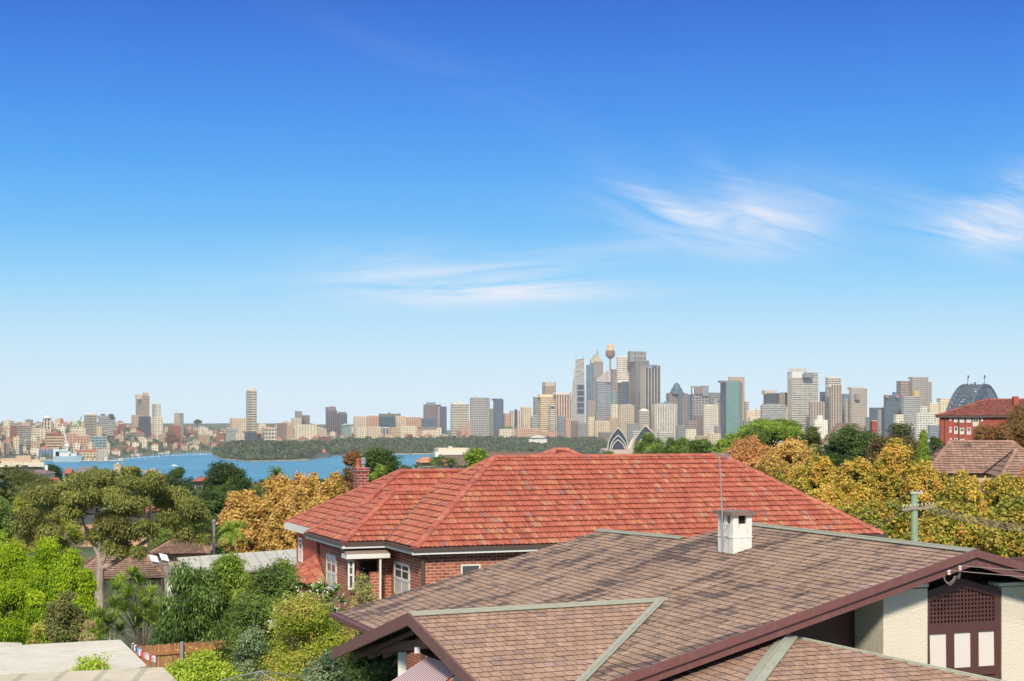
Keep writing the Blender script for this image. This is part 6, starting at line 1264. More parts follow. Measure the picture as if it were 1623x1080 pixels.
# parliament, cathedral and hospital range along the park
T('library_building', 'long pink sandstone range on the park edge, its right part', 856, 857, 882, 685, 3900, S['pink'], 'public building'); T('library_building', 'long pink sandstone range on the park edge, its middle part', 818, 819, 858, 680, 3950, S['pink'], 'public building')
T('museum_block', 'pale flat-roofed museum block with green roof strip', 791, 792, 812, 681, 3900, S['ivory'], 'public building', extras=[('box', 'green_roof', 798, 813, 676, 680.5, plain('grass_roof', C(86, 112, 78), .9), 6)])
T('museum_block', 'low pale flat block left of the cathedral spires', 668, 669, 700, 679, 3950, S['ivory'], 'public building', extras=[('box', 'roof_edge', 666, 693, 677, 680, BROWNM, -4)])
ct = thing('cathedral', 'brown sandstone cathedral with twin pointed spires above the park', 'cathedral', tuple(P(740, 685, DM(3900))[:2]) + (20.0,)); SAND = plain('sandstone', C(182, 138, 120), .9, .12, .1)
m = MB(); q = P(731, 700, DM(3900)); m.obox(q, V((26, 8, 0)), V((-15, 50, 0)), zz * 34); m.build('nave', SAND, ct)
for x in (734.5, 744.8):
    m = MB(); q = P(x, 690, DM(3860)); m.obox(q - V((4.5, 0, 0)), V((9, 0, 0)), V((0, 9, 0)), zz * 26); m.build('tower', SAND, ct); m = MB(); b = q + V((0, 4.5, 26)); m.tube([b, b + zz * 26], [5, .2], 6); m.build('spire', SAND, ct)
# turret tower
tw = thing('observation_tower', 'golden-turreted observation tower on a slender shaft, tallest spire', 'tower', tuple(P(967, 672, DM(4300))[:2]) + (20.0,)); k = DM(4300) / F; c = P(967.3, 700, DM(4300)); zt = lambda y: zpx(y, DM(4300))
m = MB(); m.tube([V((c.x, c.y, 20)), V((c.x, c.y, zt(566)))], [4.2, 3.3], 12); m.build('shaft', plain('tower_shaft', C(160, 146, 134), .7), tw)
m = MB(); pr = [(2.4, 569), (4, 567.6), (6.8, 565), (7.3, 563), (7.3, 561), (6.9, 560.6), (7.4, 559.6), (7.4, 557.4), (6.9, 557), (7.3, 556)]
m.lathe((c.x, c.y, 0), [(r * k, zt(y)) for r, y in pr], 24); m.build('turret', plain('turret_bronze', C(160, 124, 96), .5, .1, .1), tw)
m = MB(); m.lathe((c.x, c.y, 0), [(r * k, zt(y)) for r, y in ((5.2, 556.6), (5.2, 553), (4.4, 552), (4.6, 550), (4.2, 547.2), (3, 546), (.6, 545.4))], 24); m.build('gold_crown', plain('pale_gold', C(226, 184, 140), .5, .08, .1), tw)
for y in (558.4, 562.2): m = MB(); m.lathe((c.x, c.y, 0), [(7.55 * k, zt(y + .45)), (7.55 * k, zt(y - .45))], 24); m.build('window_band', DARKM, tw)
m = MB(); m.tube([V((c.x, c.y, zt(546))), V((c.x, c.y, zt(538)))], [.8, .25], 6); m.build('mast', M_STEEL, tw)

# opera house sails
OP = thing('opera_house', 'white sail-shelled concert hall on the harbour point', 'opera house', tuple(P(995, 712, 2750)[:2]) + (2.0,)); dO = 2720
M_SAIL = plain('cream_tiles', C(208, 198, 178), .45, .05, .05); M_SAILG = plain('bronze_glass_wall', C(46, 62, 80), .25, .2, .1)
def shell(xc, yap, xl, xr, yf, d, back, lean=0.0, yaw=0.0, thick=1.6, gl=True, gap=0.0):
    ap = P(xc, yap, d); fl_, fr_ = P(xl, yf, d), P(xr, yf, d); cy, sy = math.cos(R(yaw)), math.sin(R(yaw)); bdir = V((-sy, cy, 0)); ct_ = (fl_ + fr_) / 2
    def rot(p): v = p - ct_; return ct_ + V((v.x * cy, v.x * sy + v.y * cy, v.z))
    ap, fl_, fr_ = rot(ap), rot(fl_), rot(fr_); H_ = ap.z - fl_.z; n, mm = 12, 8
    m = MB(); fwd = -bdir * H_ * 0.16
    for ft, sg in ((fl_, -1), (fr_, 1)):
        vs = []
        for i in range(mm + 1):
            t = i / mm; rg = ap + bdir * back * t + zz * (-(H_ * 0.72) * t ** 2.0) + fwd * (1 - t)
            for j in range(n + 1):
                s_ = j / n; p = ft.lerp(rg, s_); side = (ft - ct_).normalized(); p = p + side * (math.sin(math.pi * s_) * (rg - ft).length * 0.13) + bdir * (math.sin(math.pi * s_) * back * 0.04); vs.append(p)
        m.add(vs, [(i * (n + 1) + j, i * (n + 1) + j + 1, (i + 1) * (n + 1) + j + 1, (i + 1) * (n + 1) + j) for i in range(mm) for j in range(n)])
    ob = m.build('sail', M_SAIL, OP, smooth=True); md = ob.modifiers.new('thickness', 'SOLIDIFY'); md.thickness = thick; md.offset = 0
    if gl:
        m = MB(); vs = []; off = bdir * 5.5
        for j in range(n + 1):
            s_ = j / n; p = fl_.lerp(ap + fwd, s_) + (fl_ - ct_).normalized() * (math.sin(math.pi * s_) * (ap - fl_).length * 0.11); vs.append(p + off * (1 - s_ * 0.2))
        for j in range(n, -1, -1):
            s_ = j / n; p = fr_.lerp(ap + fwd, s_) + (fr_ - ct_).normalized() * (math.sin(math.pi * s_) * (ap - fr_).length * 0.11); vs.append(p + off * (1 - s_ * 0.2))
        m.add(vs, [(j, j + 1, 2 * n - j, 2 * n + 1 - j) for j in range(n)]); m.build('glass_wall', M_SAILG, OP)
shell(979.6, 678.0, 963.5, 995.2, 713, dO, 46)
shell(979.2, 690.0, 967.5, 993.5, 712.5, dO - 14, 24, gl=True)
shell(979.0, 697.2, 969.8, 991.0, 712, dO - 26, 18, gl=True)
shell(1024.0, 674.5, 1004.5, 1046, 714, dO + 60, 50, yaw=-16)
shell(1028.5, 685.5, 1009, 1046, 714, dO + 30, 26, yaw=-16)
m = MB(); q0, q1 = P(998, 712, dO + 20), P(1006, 693, dO + 60)
vs = []
for i in range(9):
    t = i / 8; a_ = P(994.8 + 1.0 * t, 712 - 0 * t, dO + 30); b_ = P(1007, 692.5, dO + 62); p = a_.lerp(b_, t) + V((-2.0 * math.sin(math.pi * t), 0, 4 * math.sin(math.pi * t))); vs.append(p)
for i in range(9): vs.append(P(1007, 714, dO + 62).lerp(P(1009, 694, dO + 66), i / 8))
m.add(vs, [(i, i + 1, 10 + i, 9 + i) for i in range(8)]); ob = m.build('sail', M_SAIL, OP, smooth=True); md = ob.modifiers.new('thickness', 'SOLIDIFY'); md.thickness = 1.5
m = MB(); q = P(958, 722, dO - 30); m.obox(V((q.x, q.y - 10, 1)), V((100, 12, 0)), V((0, 150, 0)), zz * (zpx(712.5, dO) - 1)); m.build('podium', plain('pink_granite', C(198, 168, 150), .85, .08, .05), OP)
for i in range(7): pass

# steel arch bridge
BRG = thing('arch_bridge', 'dark steel arch bridge seen nearly end-on above the red roof', 'bridge', tuple(P(1546, 672, 2330)[:2]) + (0.0,)); STL = plain('bridge_steel', C(84, 96, 106), .7, .15, .05)
cB = P(1547, 672, 2330); axl = V((cB.x, cB.y, 0)).normalized(); aR = R(-7.6); axis = V((axl.x * math.cos(aR) - axl.y * math.sin(aR), axl.x * math.sin(aR) + axl.y * math.cos(aR), 0)); lat = V((axis.y, -axis.x, 0))
zc = zpx(610.5, 2330); 
def topz(s): return zc - 77 * (abs(s) / 252) ** 2.0
def botz(s): return zc - 18 - (zc - 18 - 8) * (abs(s) / 252) ** 1.9
NN = 28
for sg in (-1, 1):
    m = MB(); oc = V((cB.x, cB.y, 0)) + lat * sg * 15.5; sS = [-252 + 504 * i / NN for i in range(NN + 1)]
    tp = [oc + axis * s_ + zz * topz(s_) for s_ in sS]; bt = [oc + axis * s_ + zz * botz(s_) for s_ in sS]
    for i in range(NN):
        m.bar(tp[i], tp[i + 1], 2.2, 2.6); m.bar(bt[i], bt[i + 1], 2.2, 2.6); m.bar(tp[i], bt[i], 1.4, 1.6, up=axis); a_, b_ = (tp[i], bt[i + 1]) if i < NN / 2 else (tp[i + 1], bt[i]); m.bar(a_, b_, 1.3, 1.5, up=axis)
        if abs(sS[i]) < 215: m.bar(bt[i], V((bt[i].x, bt[i].y, 54)), 0.6, 0.6, up=axis)
    m.build('arch_truss', STL, BRG)
m = MB()
for i in range(NN + 1):
    for f_ in (topz, botz):
        p0, p1 = V((cB.x, cB.y, 0)) - lat * 15.5 + axis * sS[i] + zz * f_(sS[i]), V((cB.x, cB.y, 0)) + lat * 15.5 + axis * sS[i] + zz * f_(sS[i]); m.bar(p0, p1, 1.5, 1.5)
        if i < NN: m.bar(p0, p1 + axis * 18 + zz * (f_(sS[i + 1]) - f_(sS[i])), 1.2, 1.2); m.bar(p1, p0 + axis * 18 + zz * (f_(sS[i + 1]) - f_(sS[i])), 1.2, 1.2)
m.build('cross_bracing', STL, BRG)
m = MB(); m.obox(V((cB.x, cB.y, 50)) - axis * 420 - lat * 22, axis * 840, lat * 44, zz * 4); m.build('deck', STL, BRG)
for sg in (-1, 1):
    for s2 in (-1, 1):
        m = MB(); o = V((cB.x, cB.y, 0)) + axis * sg * 268 + lat * s2 * 22; m.obox(o - axis * 8 - lat * 5, axis * 16, lat * 10, zz * 56); m.build('pylon', plain('granite_pylon', C(190, 176, 156), .9), BRG)
for sg, xf in ((-1, 1533.6), (1, 1557)):
    m = MB(); q = V((cB.x, cB.y, zc)) + lat * sg * 12; m.tube([q, q + zz * 15], .45, 6); m.build('flagpole', STL, BRG)
    m = MB(); p = q + zz * 8.5; fs_ = [p, p + V((1.6, 0, 2.2)), p + V((2.4, .5, 4.2)), p + V((1.2, 0.3, 6)), p + zz * 6.4, p + zz * 3]; m.add(fs_ + [x + V((0, .15, 0)) for x in fs_], [tuple(range(6)), tuple(range(11, 5, -1))] + [(i, 6 + i, 6 + (i + 1) % 6, (i + 1) % 6) for i in range(6)]); m.build('flag', plain('flag_cloth', C(60, 66, 84), .8), BRG)
for x in (-13, -6, 0, 12): 
    m = MB(); q = V((cB.x, cB.y, zc - 0.5)) + lat * x; m.obox(q - V((2, 0, 0)), V((4 if x else 2, 0, 0)), V((0, 3, 0)), zz * (2.6 if x else 5)); m.build('summit_cabin', STL, BRG)
# ================================================================ hillside buildings, one thing each
LAND = [(69, 'the white dome-topped tower'), (141, 'the arched-roof balcony tower'), (169, 'the grey block with two roof boxes'), (226, 'the twin-shafted tower'), (248, 'the slim grey balcony tower'), (284, 'the cream slab tower'), (330, 'the dark hilltop tree'), (398, 'the lone banded tower'), (428, 'the white concrete grid block'), (472, 'the pale flat-topped tower'), (525, 'the tall dark slab'), (549, 'the teal round-topped tower'), (20, 'the far-left red brick block'), (105, 'the white dock crane')]
WC = {'cream': ['cream', 'buff'], 'ivory': ['ivory', 'off-white'], 'pink': ['pinkish'], 'redbrick': ['red brick'], 'stone': ['sandstone'], 'conc': ['grey concrete'], 'gray': ['grey'], 'whiteapt': ['white'], 'brown': ['brown brick'], 'white': ['white']}
RT = {'flat': (None, 'flat-roofed'), 'hip': ('M_REDFAR', 'red-roofed'), 'hipo': ('M_ORANGETILE', 'orange-roofed'), 'hipg': ('grey', 'grey-roofed')}
GRT = plain('grey_slates', C(132, 124, 120), .85, .15, .1)
rr = random.Random(42); fills = []
SKY = [(-100, 668), (60, 666), (120, 667), (200, 668), (300, 668), (390, 667), (440, 666), (500, 664), (560, 664), (640, 664), (700, 672)]
cands = []
rows = [(3470, 0.9), (3620, 1), (3800, 1), (4000, 1), (4200, 1), (4450, 1), (4700, 1), (4950, 1.1), (5250, 1.1)]
for d, kk in rows:
    x = -30 + rr.uniform(0, 8)
    lim = 345 if d < 4000 else (560 if d < 4700 else 700)
    while x < lim:
        w = rr.uniform(7, 17) * (0.9 if d > 4600 else 1); 
        if rr.random() < 0.86: cands.append((x, w, d + rr.uniform(-50, 50)))
        x += w + rr.uniform(-1, 6)
used = {}
names = []
for (x, w, d) in cands:
    px = x + w / 2; S_ = shore(px)
    if d < S_ + 70 or (335 < px < 505 and d < 4150): continue
    gx = (px - CX) / F * d; g = height(gx, d); st = rr.choice(['cream', 'ivory', 'cream', 'ivory', 'cream', 'pink', 'pink', 'redbrick', 'stone', 'conc', 'gray', 'whiteapt', 'white', 'stone']); h = rr.choice([9, 12, 12, 15, 18, 24, 30]) if w > 9 else rr.choice([7, 9, 12, 15])
    yt = HY + (EYE.z - (g + h)) * F / d; lim = interp(px, [a for a, b in SKY], [b for a, b in SKY]) + rr.uniform(-2, 3)
    if yt < lim: h -= (lim - yt) * d / F
    if h < 5: h = 5
    yt = HY + (EYE.z - (g + h)) * F / d
    rt = 'flat' if h > 15 else rr.choice(['flat', 'hip', 'hipo', 'hipg'])
    fills.append((px, w, d, g, h, yt, st, rt))
fills.sort(key=lambda f: f[0])
keyed = {}
for f in fills:
    px, w, d, g, h, yt, st, rt = f; lm = min(LAND, key=lambda l: abs(l[0] - px) + (8 if rr.random() < .2 else 0)); side = 'left of' if px < lm[0] - 4 else ('right of' if px > lm[0] + 4 else 'below'); size = 'tiny' if w < 9.5 and h < 11 else ('tall' if h > 19 else ('long' if w > 13.5 else 'small'))
    zone = 'by the shore' if d < shore(px) + 350 else ('on the skyline' if d > 4800 else ('high on slope' if d > 4300 else 'low on slope'))
    if d > 4800 and side == 'below': side = 'above'
    key = (size, WC[st][0], rt, side, lm[1], zone); keyed.setdefault(key, []).append(f)
ORD = ['leftmost', 'second from left', 'third from left', 'fourth from left', 'fifth from left', 'sixth from left', 'seventh from left', 'eighth from left', 'ninth from left', 'tenth from left']
for key, fs_ in keyed.items():
    size, st, rt, side, lm, zone = key
    for i, (px, w, d, g, h, yt, st, rt) in enumerate(fs_):
        lab = '%s %s %s block %s %s %s' % (size, WC[st][0], RT[rt][1], zone, side, lm)
        if len(fs_) > 1:
            lab = '%s, %s' % (ORD[min(i, 9)] if i else 'leftmost', lab)
            for wd_ in (' the ', ' block', ' the ', ' the ', ' on slope'):
                if len(lab.split()) > 16: lab = lab.replace(wd_, '' if wd_ == ' block' else ' ', 1)
        k = d / F; W_ = w * k; D_ = min(max(W_ * 0.8, 10), 22); a = R(rr.choice([AC, AC, -20, 40])); U = V((math.cos(a), math.sin(a))); D = V((-math.sin(a), math.cos(a))); c = V(((px - CX) / F * d, d)); W_ *= 0.82
        fp = [c - U * W_ / 2, c + U * W_ / 2, c + U * W_ / 2 + D * D_, c - U * W_ / 2 + D * D_]; zb = g - 5; zt_ = g + h; t_ = thing('apartment_block' if h > 9 else 'hillside_house', lab, 'apartment block' if h > 9 else 'house', (c.x, c.y, zb)); m = MB()
        m.prism([tuple(p) for p in fp], zb, zt_); m.build('wall', [S[st], ROOFG], t_)
        m = MB()
        if rt == 'flat':
            q = fp[0] + U * W_ * .3 + D * D_ * .3; m.prism([tuple(q), tuple(q + U * W_ * .35), tuple(q + U * W_ * .35 + D * 5), tuple(q + D * 5)], zt_, zt_ + 2.6); m.build('roof_plant', BEM, t_)
        else:
            zr_ = zt_ + min(W_, D_) * 0.3; e = .6; cs = [V((p.x, p.y, zt_)) for p in (fp[0] - U * e - D * e, fp[1] + U * e - D * e, fp[2] + U * e + D * e, fp[3] - U * e + D * e)]; cc2 = (fp[0] + fp[2]) / 2; l = max(W_ - D_, 1) / 2; r0, r1 = V((cc2.x - U.x * l, cc2.y - U.y * l, zr_)), V((cc2.x + U.x * l, cc2.y + U.y * l, zr_))
            m.add(cs + [r0, r1], [(0, 1, 5, 4), (1, 2, 5), (2, 3, 4, 5), (3, 0, 4), (3, 2, 1, 0)]); m.build('roof', {'hip': M_REDFAR, 'hipo': M_ORANGETILE, 'hipg': GRT}[rt], t_)

# ================================================================ far woods that read as one mass
def far_wood(name, label, spots, mat, leafs=90, lf=.52):
    global rng; rng = np.random.default_rng(len(spots)); sp_ = np.array(spots); n = len(sp_)      # x, y, z, r, h
    idx = np.repeat(np.arange(n), leafs); v = rng.normal(size=(len(idx), 3)); v /= np.linalg.norm(v, axis=1)[:, None]; v[:, 2] = np.abs(v[:, 2]) * 1.2 - 0.25
    lump = 1 + 0.25 * np.sin(v[:, 0] * 5 + idx) * np.sin(v[:, 1] * 5 + idx * 2)
    pos = sp_[idx, :3] + v * np.stack([sp_[idx, 3], sp_[idx, 3], sp_[idx, 4]], 1) * (lump * rng.uniform(.75, 1.05, len(idx)))[:, None]; pos[:, 2] += sp_[idx, 4] * 0.3
    rnd = np.clip(rng.uniform(0, 1, n)[idx] * .75 + rng.uniform(0, .25, len(idx)), 0, 1)
    o = mesh_np(name, leaf_cards(pos, sp_[idx, 3] * lf, sp_[idx, 3] * lf * .8, v, jitter=.5), 4, rnd, mat); o['kind'] = 'stuff'; o['label'] = label; return o
FARM = leafmat('far_foliage', [C(36, 58, 38), C(54, 78, 42), C(76, 98, 50), C(104, 114, 60), C(60, 70, 44), C(96, 118, 62)], k_=1.0, trans=.15)
sp1, sp2 = [], []
for i in range(5200):
    px = rr.uniform(336, 1010); S_ = shore(px)
    if px < 500: d = S_ + 14 + rr.random() ** 1.3 * 700
    else: d = S_ + 20 + rr.random() * (560 if px < 700 else 620)
    if 470 < px < 560 and d < S_ + 60: continue
    if px > 955 and d < 3750: continue
    x = (px - CX) / F * d; g = height(x, d); e = interp(px, [335, 350, 372], [0.3, 0.6, 1]); r = rr.uniform(5, 12) * e; h = r * rr.uniform(.7, 1.05)
    if d - S_ < 60: h *= .6; r *= .8
    sp1.append((x, d, g + h * .5, r, h))
far_wood('parkland_trees', 'dense hazy parkland trees along the far shore and headland', sp1, FARM, 70)
for i in range(1900):
    px = rr.uniform(-60, 640); S_ = shore(px); d = rr.uniform(S_ + 40, 5500)
    if 335 < px < 500 and d < 4000: continue
    x = (px - CX) / F * d; g = height(x, d); r = rr.uniform(3.5, 7.5); h = r * rr.uniform(.7, 1.0)
    if d > 4700 and rr.random() < .5: continue
    sp2.append((x, d, g + h * .4, r, h))
far_wood('hillside_trees', 'hazy street and garden trees scattered between hillside buildings', sp2, FARM, 46)
def onetree(x_, yt, w_, hpx, d, lb, kind='dark'):
    tree('skyline_tree', lb, kind, x_ - w_ / 2, x_ + w_ / 2, yt, yt + hpx, d, leaf=1, clumps=10, shape='dome')
onetree(313, 665.5, 17, 7, 5000, 'dark spreading tree standing on the left skyline'); onetree(273, 681, 26, 26, 3950, 'large bare reddish tree left of the pink-red stepped tower', 'russet'); onetree(650, 687, 14, 14, 3850, 'reddish bare tree in the park trees', 'russet')
# seawall of the headland and the opposite quay
m = MB()
for a in range(341, 520, 3):
    p0, p1 = [V(((q - CX) / F * (shore(q) - 1), shore(q) - 1, 0)) for q in (a, a + 3)]; m.obox(p0 - zz, p1 - p0, V((0, 3, 0)), zz * rr.uniform(2.6, 3.8))
tag(m.build('sea_wall', plain('sandstone_seawall', C(176, 156, 126), .9, .3, .2)), 'pale sandstone sea wall edging the wooded headland', 'sea wall')
m = MB()
for a in range(520, 700, 4):
    p0, p1 = [V(((q - CX) / F * (shore(q) - 1), shore(q) - 1, 0)) for q in (a, a + 4)]; m.obox(p0 - zz, p1 - p0, V((0, 3, 0)), zz * 3.2)
tag(m.build('sea_wall', plain('pale_seawall', C(190, 172, 140), .9, .2, .2)), 'low pale sea wall of the park cove behind the chimney', 'sea wall')
pr = thing('villa', 'low white villa with pale hipped roof among the park trees', 'house', tuple(P(852, 696, 4200)[:2]) + (8.0,)); m = MB(); q = P(839, 699, 4200); m.obox(q - zz * 14, V((48, 6, 0)), V((-3, 20, 0)), zz * 19); m.build('wall', WHM, pr)
m = MB(); z0 = zpx(694.5, 4200); q = P(841, 694.5, 4195); a_ = [q, q + V((42, 6, 0)), q + V((39, 30, 0)), q + V((-3, 24, 0))]; z1 = V((0, 0, 8.2)); m.add(a_ + [q + V((13, 14, 0)) + z1, q + V((28, 16, 0)) + z1], [(0, 1, 5, 4), (1, 2, 5), (2, 3, 4, 5), (3, 0, 4)]); m.build('roof', plain('pale_slate', C(186, 182, 172), .8), pr)
rp = thing('boathouse', 'small dark low quay building with reddish hut at the headland end', 'building', tuple(P(508, 724, 3560)[:2]) + (0.0,)); m = MB(); q = P(499, 725.5, 3560); m.obox(V((q.x, q.y, 0)), V((34, 4, 0)), V((0, 14, 0)), zz * 9.5); m.build('wall', plain('dark_stone', C(84, 84, 90), .9), rp); m = MB(); q = P(511.5, 718, 3558); m.obox(q, V((6, 0, 0)), V((0, 6, 0)), zz * 9); m.build('hut', plain('pink_hut', C(196, 120, 104), .8), rp)

# ================================================================ docks, ship, crane, fort, boats
sh = thing('warship', 'pale grey navy ship moored at the left dockside', 'ship', tuple(P(105, 731, 3180)[:2]) + (0.0,)); dS = 3180; kS = dS / F; NV = plain('navy_grey', C(176, 190, 192), .6, .1, .05); NV2 = plain('navy_grey_light', C(198, 204, 198), .6, .1, .05)
m = MB(); q = P(84, 731, dS); L_ = 44 * kS; zt_ = zpx(723.5, dS); n = 12; vs = []
for i in range(n + 1):
    t = i / n; wd = 9 * (1 - (2 * t - 1) ** 4) + .5; x = q.x + t * L_; rise = 3.5 * max(0, t - .7) / .3
    for (yy, z) in ((-wd * .6, 0), (-wd, zt_ + rise), (wd, zt_ + rise), (wd * .6, 0)): vs.append((x + (4 * t if z else 0), q.y + yy, z))
m.add(vs, [(i * 4 + j, (i + 1) * 4 + j, (i + 1) * 4 + (j + 1) % 4, i * 4 + (j + 1) % 4) for i in range(n) for j in range(4)] + [(0, 3, 2, 1), (n * 4, n * 4 + 1, n * 4 + 2, n * 4 + 3)]); m.build('hull', NV, sh)
m = MB()
for (a, b, y1, y0) in ((84, 94, 712, 724), (88, 112, 716, 724), (95, 107, 713, 717), (110, 121, 719, 724)): m.obox(P(a, y0, dS - 3), V(((b - a) * kS, 0, 0)), V((0, 10, 0)), zz * ((y0 - y1) * kS))
m.build('superstructure', NV2, sh)
for x, y in ((101, 706), (113, 709), (92, 708)): m = MB(); m.tube([P(x, 716, dS), P(x, y, dS)], [.8, .4], 6); m.build('mast', NV, sh)
for i, (x, y1, y0, w_, lb) in enumerate(((32.5, 703, 722, 5, 'dark square mast tower at the left docks, its wider one'), (7, 701, 720, 2.4, 'dark thin mast tower at the far left docks'))):
    d = 3300; k = d / F; t_ = thing('dock_tower', lb, 'tower', tuple(P(x, y0, d)[:2]) + (0.5,)); m = MB(); q = P(x - w_ / 2, y0, d); m.obox(V((q.x, q.y, 0.5)), V((w_ * k, 0, 0)), V((0, 5, 0)), zz * (zpx(y1 + 3, d))); m.build('shaft', plain('dark_steel', C(70, 82, 98), .8), t_); m = MB(); q = P(x - w_ * .2, y1 + 3.2, d); m.obox(q, V((w_ * .5 * k, 0, 0)), V((0, 3, 0)), zz * (3.2 * k)); m.build('head', plain('dark_steel', C(70, 82, 98), .8), t_)
def crane(name, lb, pts, d, colb, tip):
    q = [P(x, y, d) for x, y in pts]; t_ = thing('crane', lb, 'crane', (q[0].x, q[0].y, height(q[0].x, q[0].y) - 1)); k = d / F; m = MB(); m.bar(V((q[0].x, q[0].y, t_['_o'][2])), q[0], 4, 4, up=V((0, 1, 0))); m.obox(q[0] - V((4, 4, 0)), V((9, 0, 0)), V((0, 8, 0)), zz * 6); m.build('tower', colb, t_)
    m = MB(); a, b = q[0] + zz * 4, q[1]; 
    for o1 in (-1.2, 1.2):
        for o2 in (-1.0, 1.0): m.bar(a + V((o2, o1, o1 * .3)), b + V((o2 * .5, o1 * .5, 0)), .8, .8, up=V((0, 1, 0)))
    for i in range(12): p0, p1 = a.lerp(b, i / 12), a.lerp(b, (i + 1) / 12); m.bar(p0 + V((-1, 0, 0)), p1 + V((1, 0, 0)), .6, .6, up=V((0, 1, 0)))
    m.build('jib', colb, t_)
    if len(q) > 2: m = MB(); m.bar(q[1], q[2], 3.4, 3.4, up=V((0, 1, 0))); m.build('jib_head', tip, t_)
crane('c', 'white dock crane with a red-tipped slanting jib', [(106.5, 708), (98.5, 671), (96.5, 663)], 3350, plain('crane_white', C(226, 220, 208), .7), plain('crane_red', C(206, 70, 62), .7))
crane('c', 'green slanting tower crane on the left skyline', [(125.5, 672), (129.5, 660)], 4400, plain('crane_green', C(58, 160, 96), .7), None)
for (a, b, y, d, lb) in ((50, 128, 727.5, 3230, 'long pale concrete wharf behind the warship'), (128, 196, 727.8, 3180, 'finger wharf with dark piles right of the warship'), (196, 262, 722.8, 3480, 'low wharf with moored craft along the left shore')):
    t_ = thing('wharf', lb, 'wharf', tuple(P(a, y, d)[:2]) + (-1.0,)); p0, p1 = P(a, y + 2, d), P(b, y + 2 - (5 if a == 196 else 0), d * (1.12 if a == 196 else 1.0)); p0.z = p1.z = 1.2; m = MB(); m.obox(p0, p1 - p0, V((0, 16, 0)), zz * 1.6); m.build('deck', M_CONC, t_); 
    for i in range(26): m = MB(); q = p0.lerp(p1, i / 26); m.obox(V((q.x, q.y - .6, -1)), V((1.4, 0, 0)), V((0, 1, 0)), zz * 2.4); m.build('pile', plain('dark_pile', C(78, 70, 64), .9), t_)
    for i in range(6 if a != 196 else 9):
        q = p0.lerp(p1, rr.random()); m = MB(); s_ = rr.uniform(5, 12); hh = rr.uniform(2.5, 6); c_ = rr.choice(['ivory', 'cream', 'white']); rk_ = rr.choice([0, 1, 2]); u2 = thing('boat_shed', ('orange-roofed', 'grey-roofed', 'white-roofed')[rk_] + ' ' + ('low' if hh < 4 else 'taller') + ' waterside shed on the ' + lb.split(' right')[0].split(' behind')[0].split(' with')[0], 'shed', (q.x, q.y + 8, 2.8), 'small sheds along the left docks') ; m.prism([(q.x, q.y + 6), (q.x + s_, q.y + 6), (q.x + s_, q.y + 13), (q.x, q.y + 13)], 2.8, 2.8 + hh); m.build('wall', [S[c_], ROOFG], u2); m = MB(); m.obox(V((q.x - .4, q.y + 5.5, 2.8 + hh)), V((s_ + .8, 0, 0)), V((0, 8, 0)), zz * .5); m.build('roof', [M_ORANGETILE, GRT, WHM][rk_], u2)
ft = thing('island_fort', 'round sandstone fort tower on a low island in the harbour', 'fort', tuple(P(187, 748, 2480)[:2]) + (-1.0,)); dF = 2480; kF = dF / F; FS = facade((190, 172, 142), (110, 96, 80), 9, 6.5, .16, .3, .2); q = P(186.8, 748, dF)
m = MB(); m.lathe((q.x, q.y, 0), [(7.6 * kF, -1), (7.5 * kF, zpx(746, dF)), (7.0 * kF, zpx(737.5, dF)), (7.4 * kF, zpx(737.3, dF)), (7.3 * kF, zpx(735.6, dF))], 24); m.build('tower', FS, ft)
m = MB(); m.lathe((q.x, q.y, 0), [(1.4 * kF, zpx(735.8, dF)), (1.2 * kF, zpx(734, dF)), (.2 * kF, zpx(733, dF))], 10); m.build('beacon', WHM, ft); m = MB(); m.tube([V((q.x, q.y, zpx(734, dF))), V((q.x, q.y, zpx(731.4, dF)))], .3, 6); m.build('mast', M_STEEL, ft)
m = MB(); q = P(194, 748, dF); m.obox(V((q.x, q.y - 10, -1)), V((42 * kF, 0, 0)), V((0, 26, 0)), zz * 4.2); m.obox(V((q.x + 44, q.y - 4, -1)), V((10 * kF, 0, 0)), V((0, 14, 0)), zz * 7.5); m.obox(V((q.x + 52 * kF, q.y - 8, -1)), V((12 * kF, 0, 0)), V((0, 20, 0)), zz * 2.4); m.obox(V((q.x - 18 * kF, q.y - 14, -1)), V((30 * kF, 0, 0)), V((0, 30, 0)), zz * 3); m.build('base_wall', plain('fort_sandstone', C(170, 150, 124), .9, .2, .3), ft)
def boat(name, lb, x, y, L_, col, cabin=True, mast=0, group=None):
    d = 78 * F / (y - HY); q = P(x, y, d); t_ = thing(name, lb, 'boat', (q.x, q.y, 0), group); m = MB(); n = 8; vs = []
    for i in range(n + 1):
        t = i / n; wd = L_ * .14 * (1 - t ** 3) + .05; xx = q.x - L_ / 2 + L_ * t; vs += [(xx, q.y - wd * .5, -.3), (xx + .3 * t, q.y - wd, L_ * .09 + .04 * L_ * t), (xx + .3 * t, q.y + wd, L_ * .09 + .04 * L_ * t), (xx, q.y + wd * .5, -.3)]
    m.add(vs, [(i * 4 + j, (i + 1) * 4 + j, (i + 1) * 4 + (j + 1) % 4, i * 4 + (j + 1) % 4) for i in range(n) for j in range(4)] + [(0, 3, 2, 1)]); m.build('hull', col, t_)
    if cabin: m = MB(); m.obox(V((q.x - L_ * .2, q.y - L_ * .08, L_ * .09)), V((L_ * .4, 0, 0)), V((0, L_ * .16, 0)), zz * L_ * .12); m.obox(V((q.x - L_ * .1, q.y - L_ * .06, L_ * .21)), V((L_ * .2, 0, 0)), V((0, L_ * .12, 0)), zz * L_ * .08); m.build('cabin', WHM, t_)
    if mast: m = MB(); m.tube([V((q.x, q.y, 1)), V((q.x, q.y, mast))], .22, 5); m.build('mast', WHM, t_)
WB = plain('boat_white', C(240, 240, 236), .4)
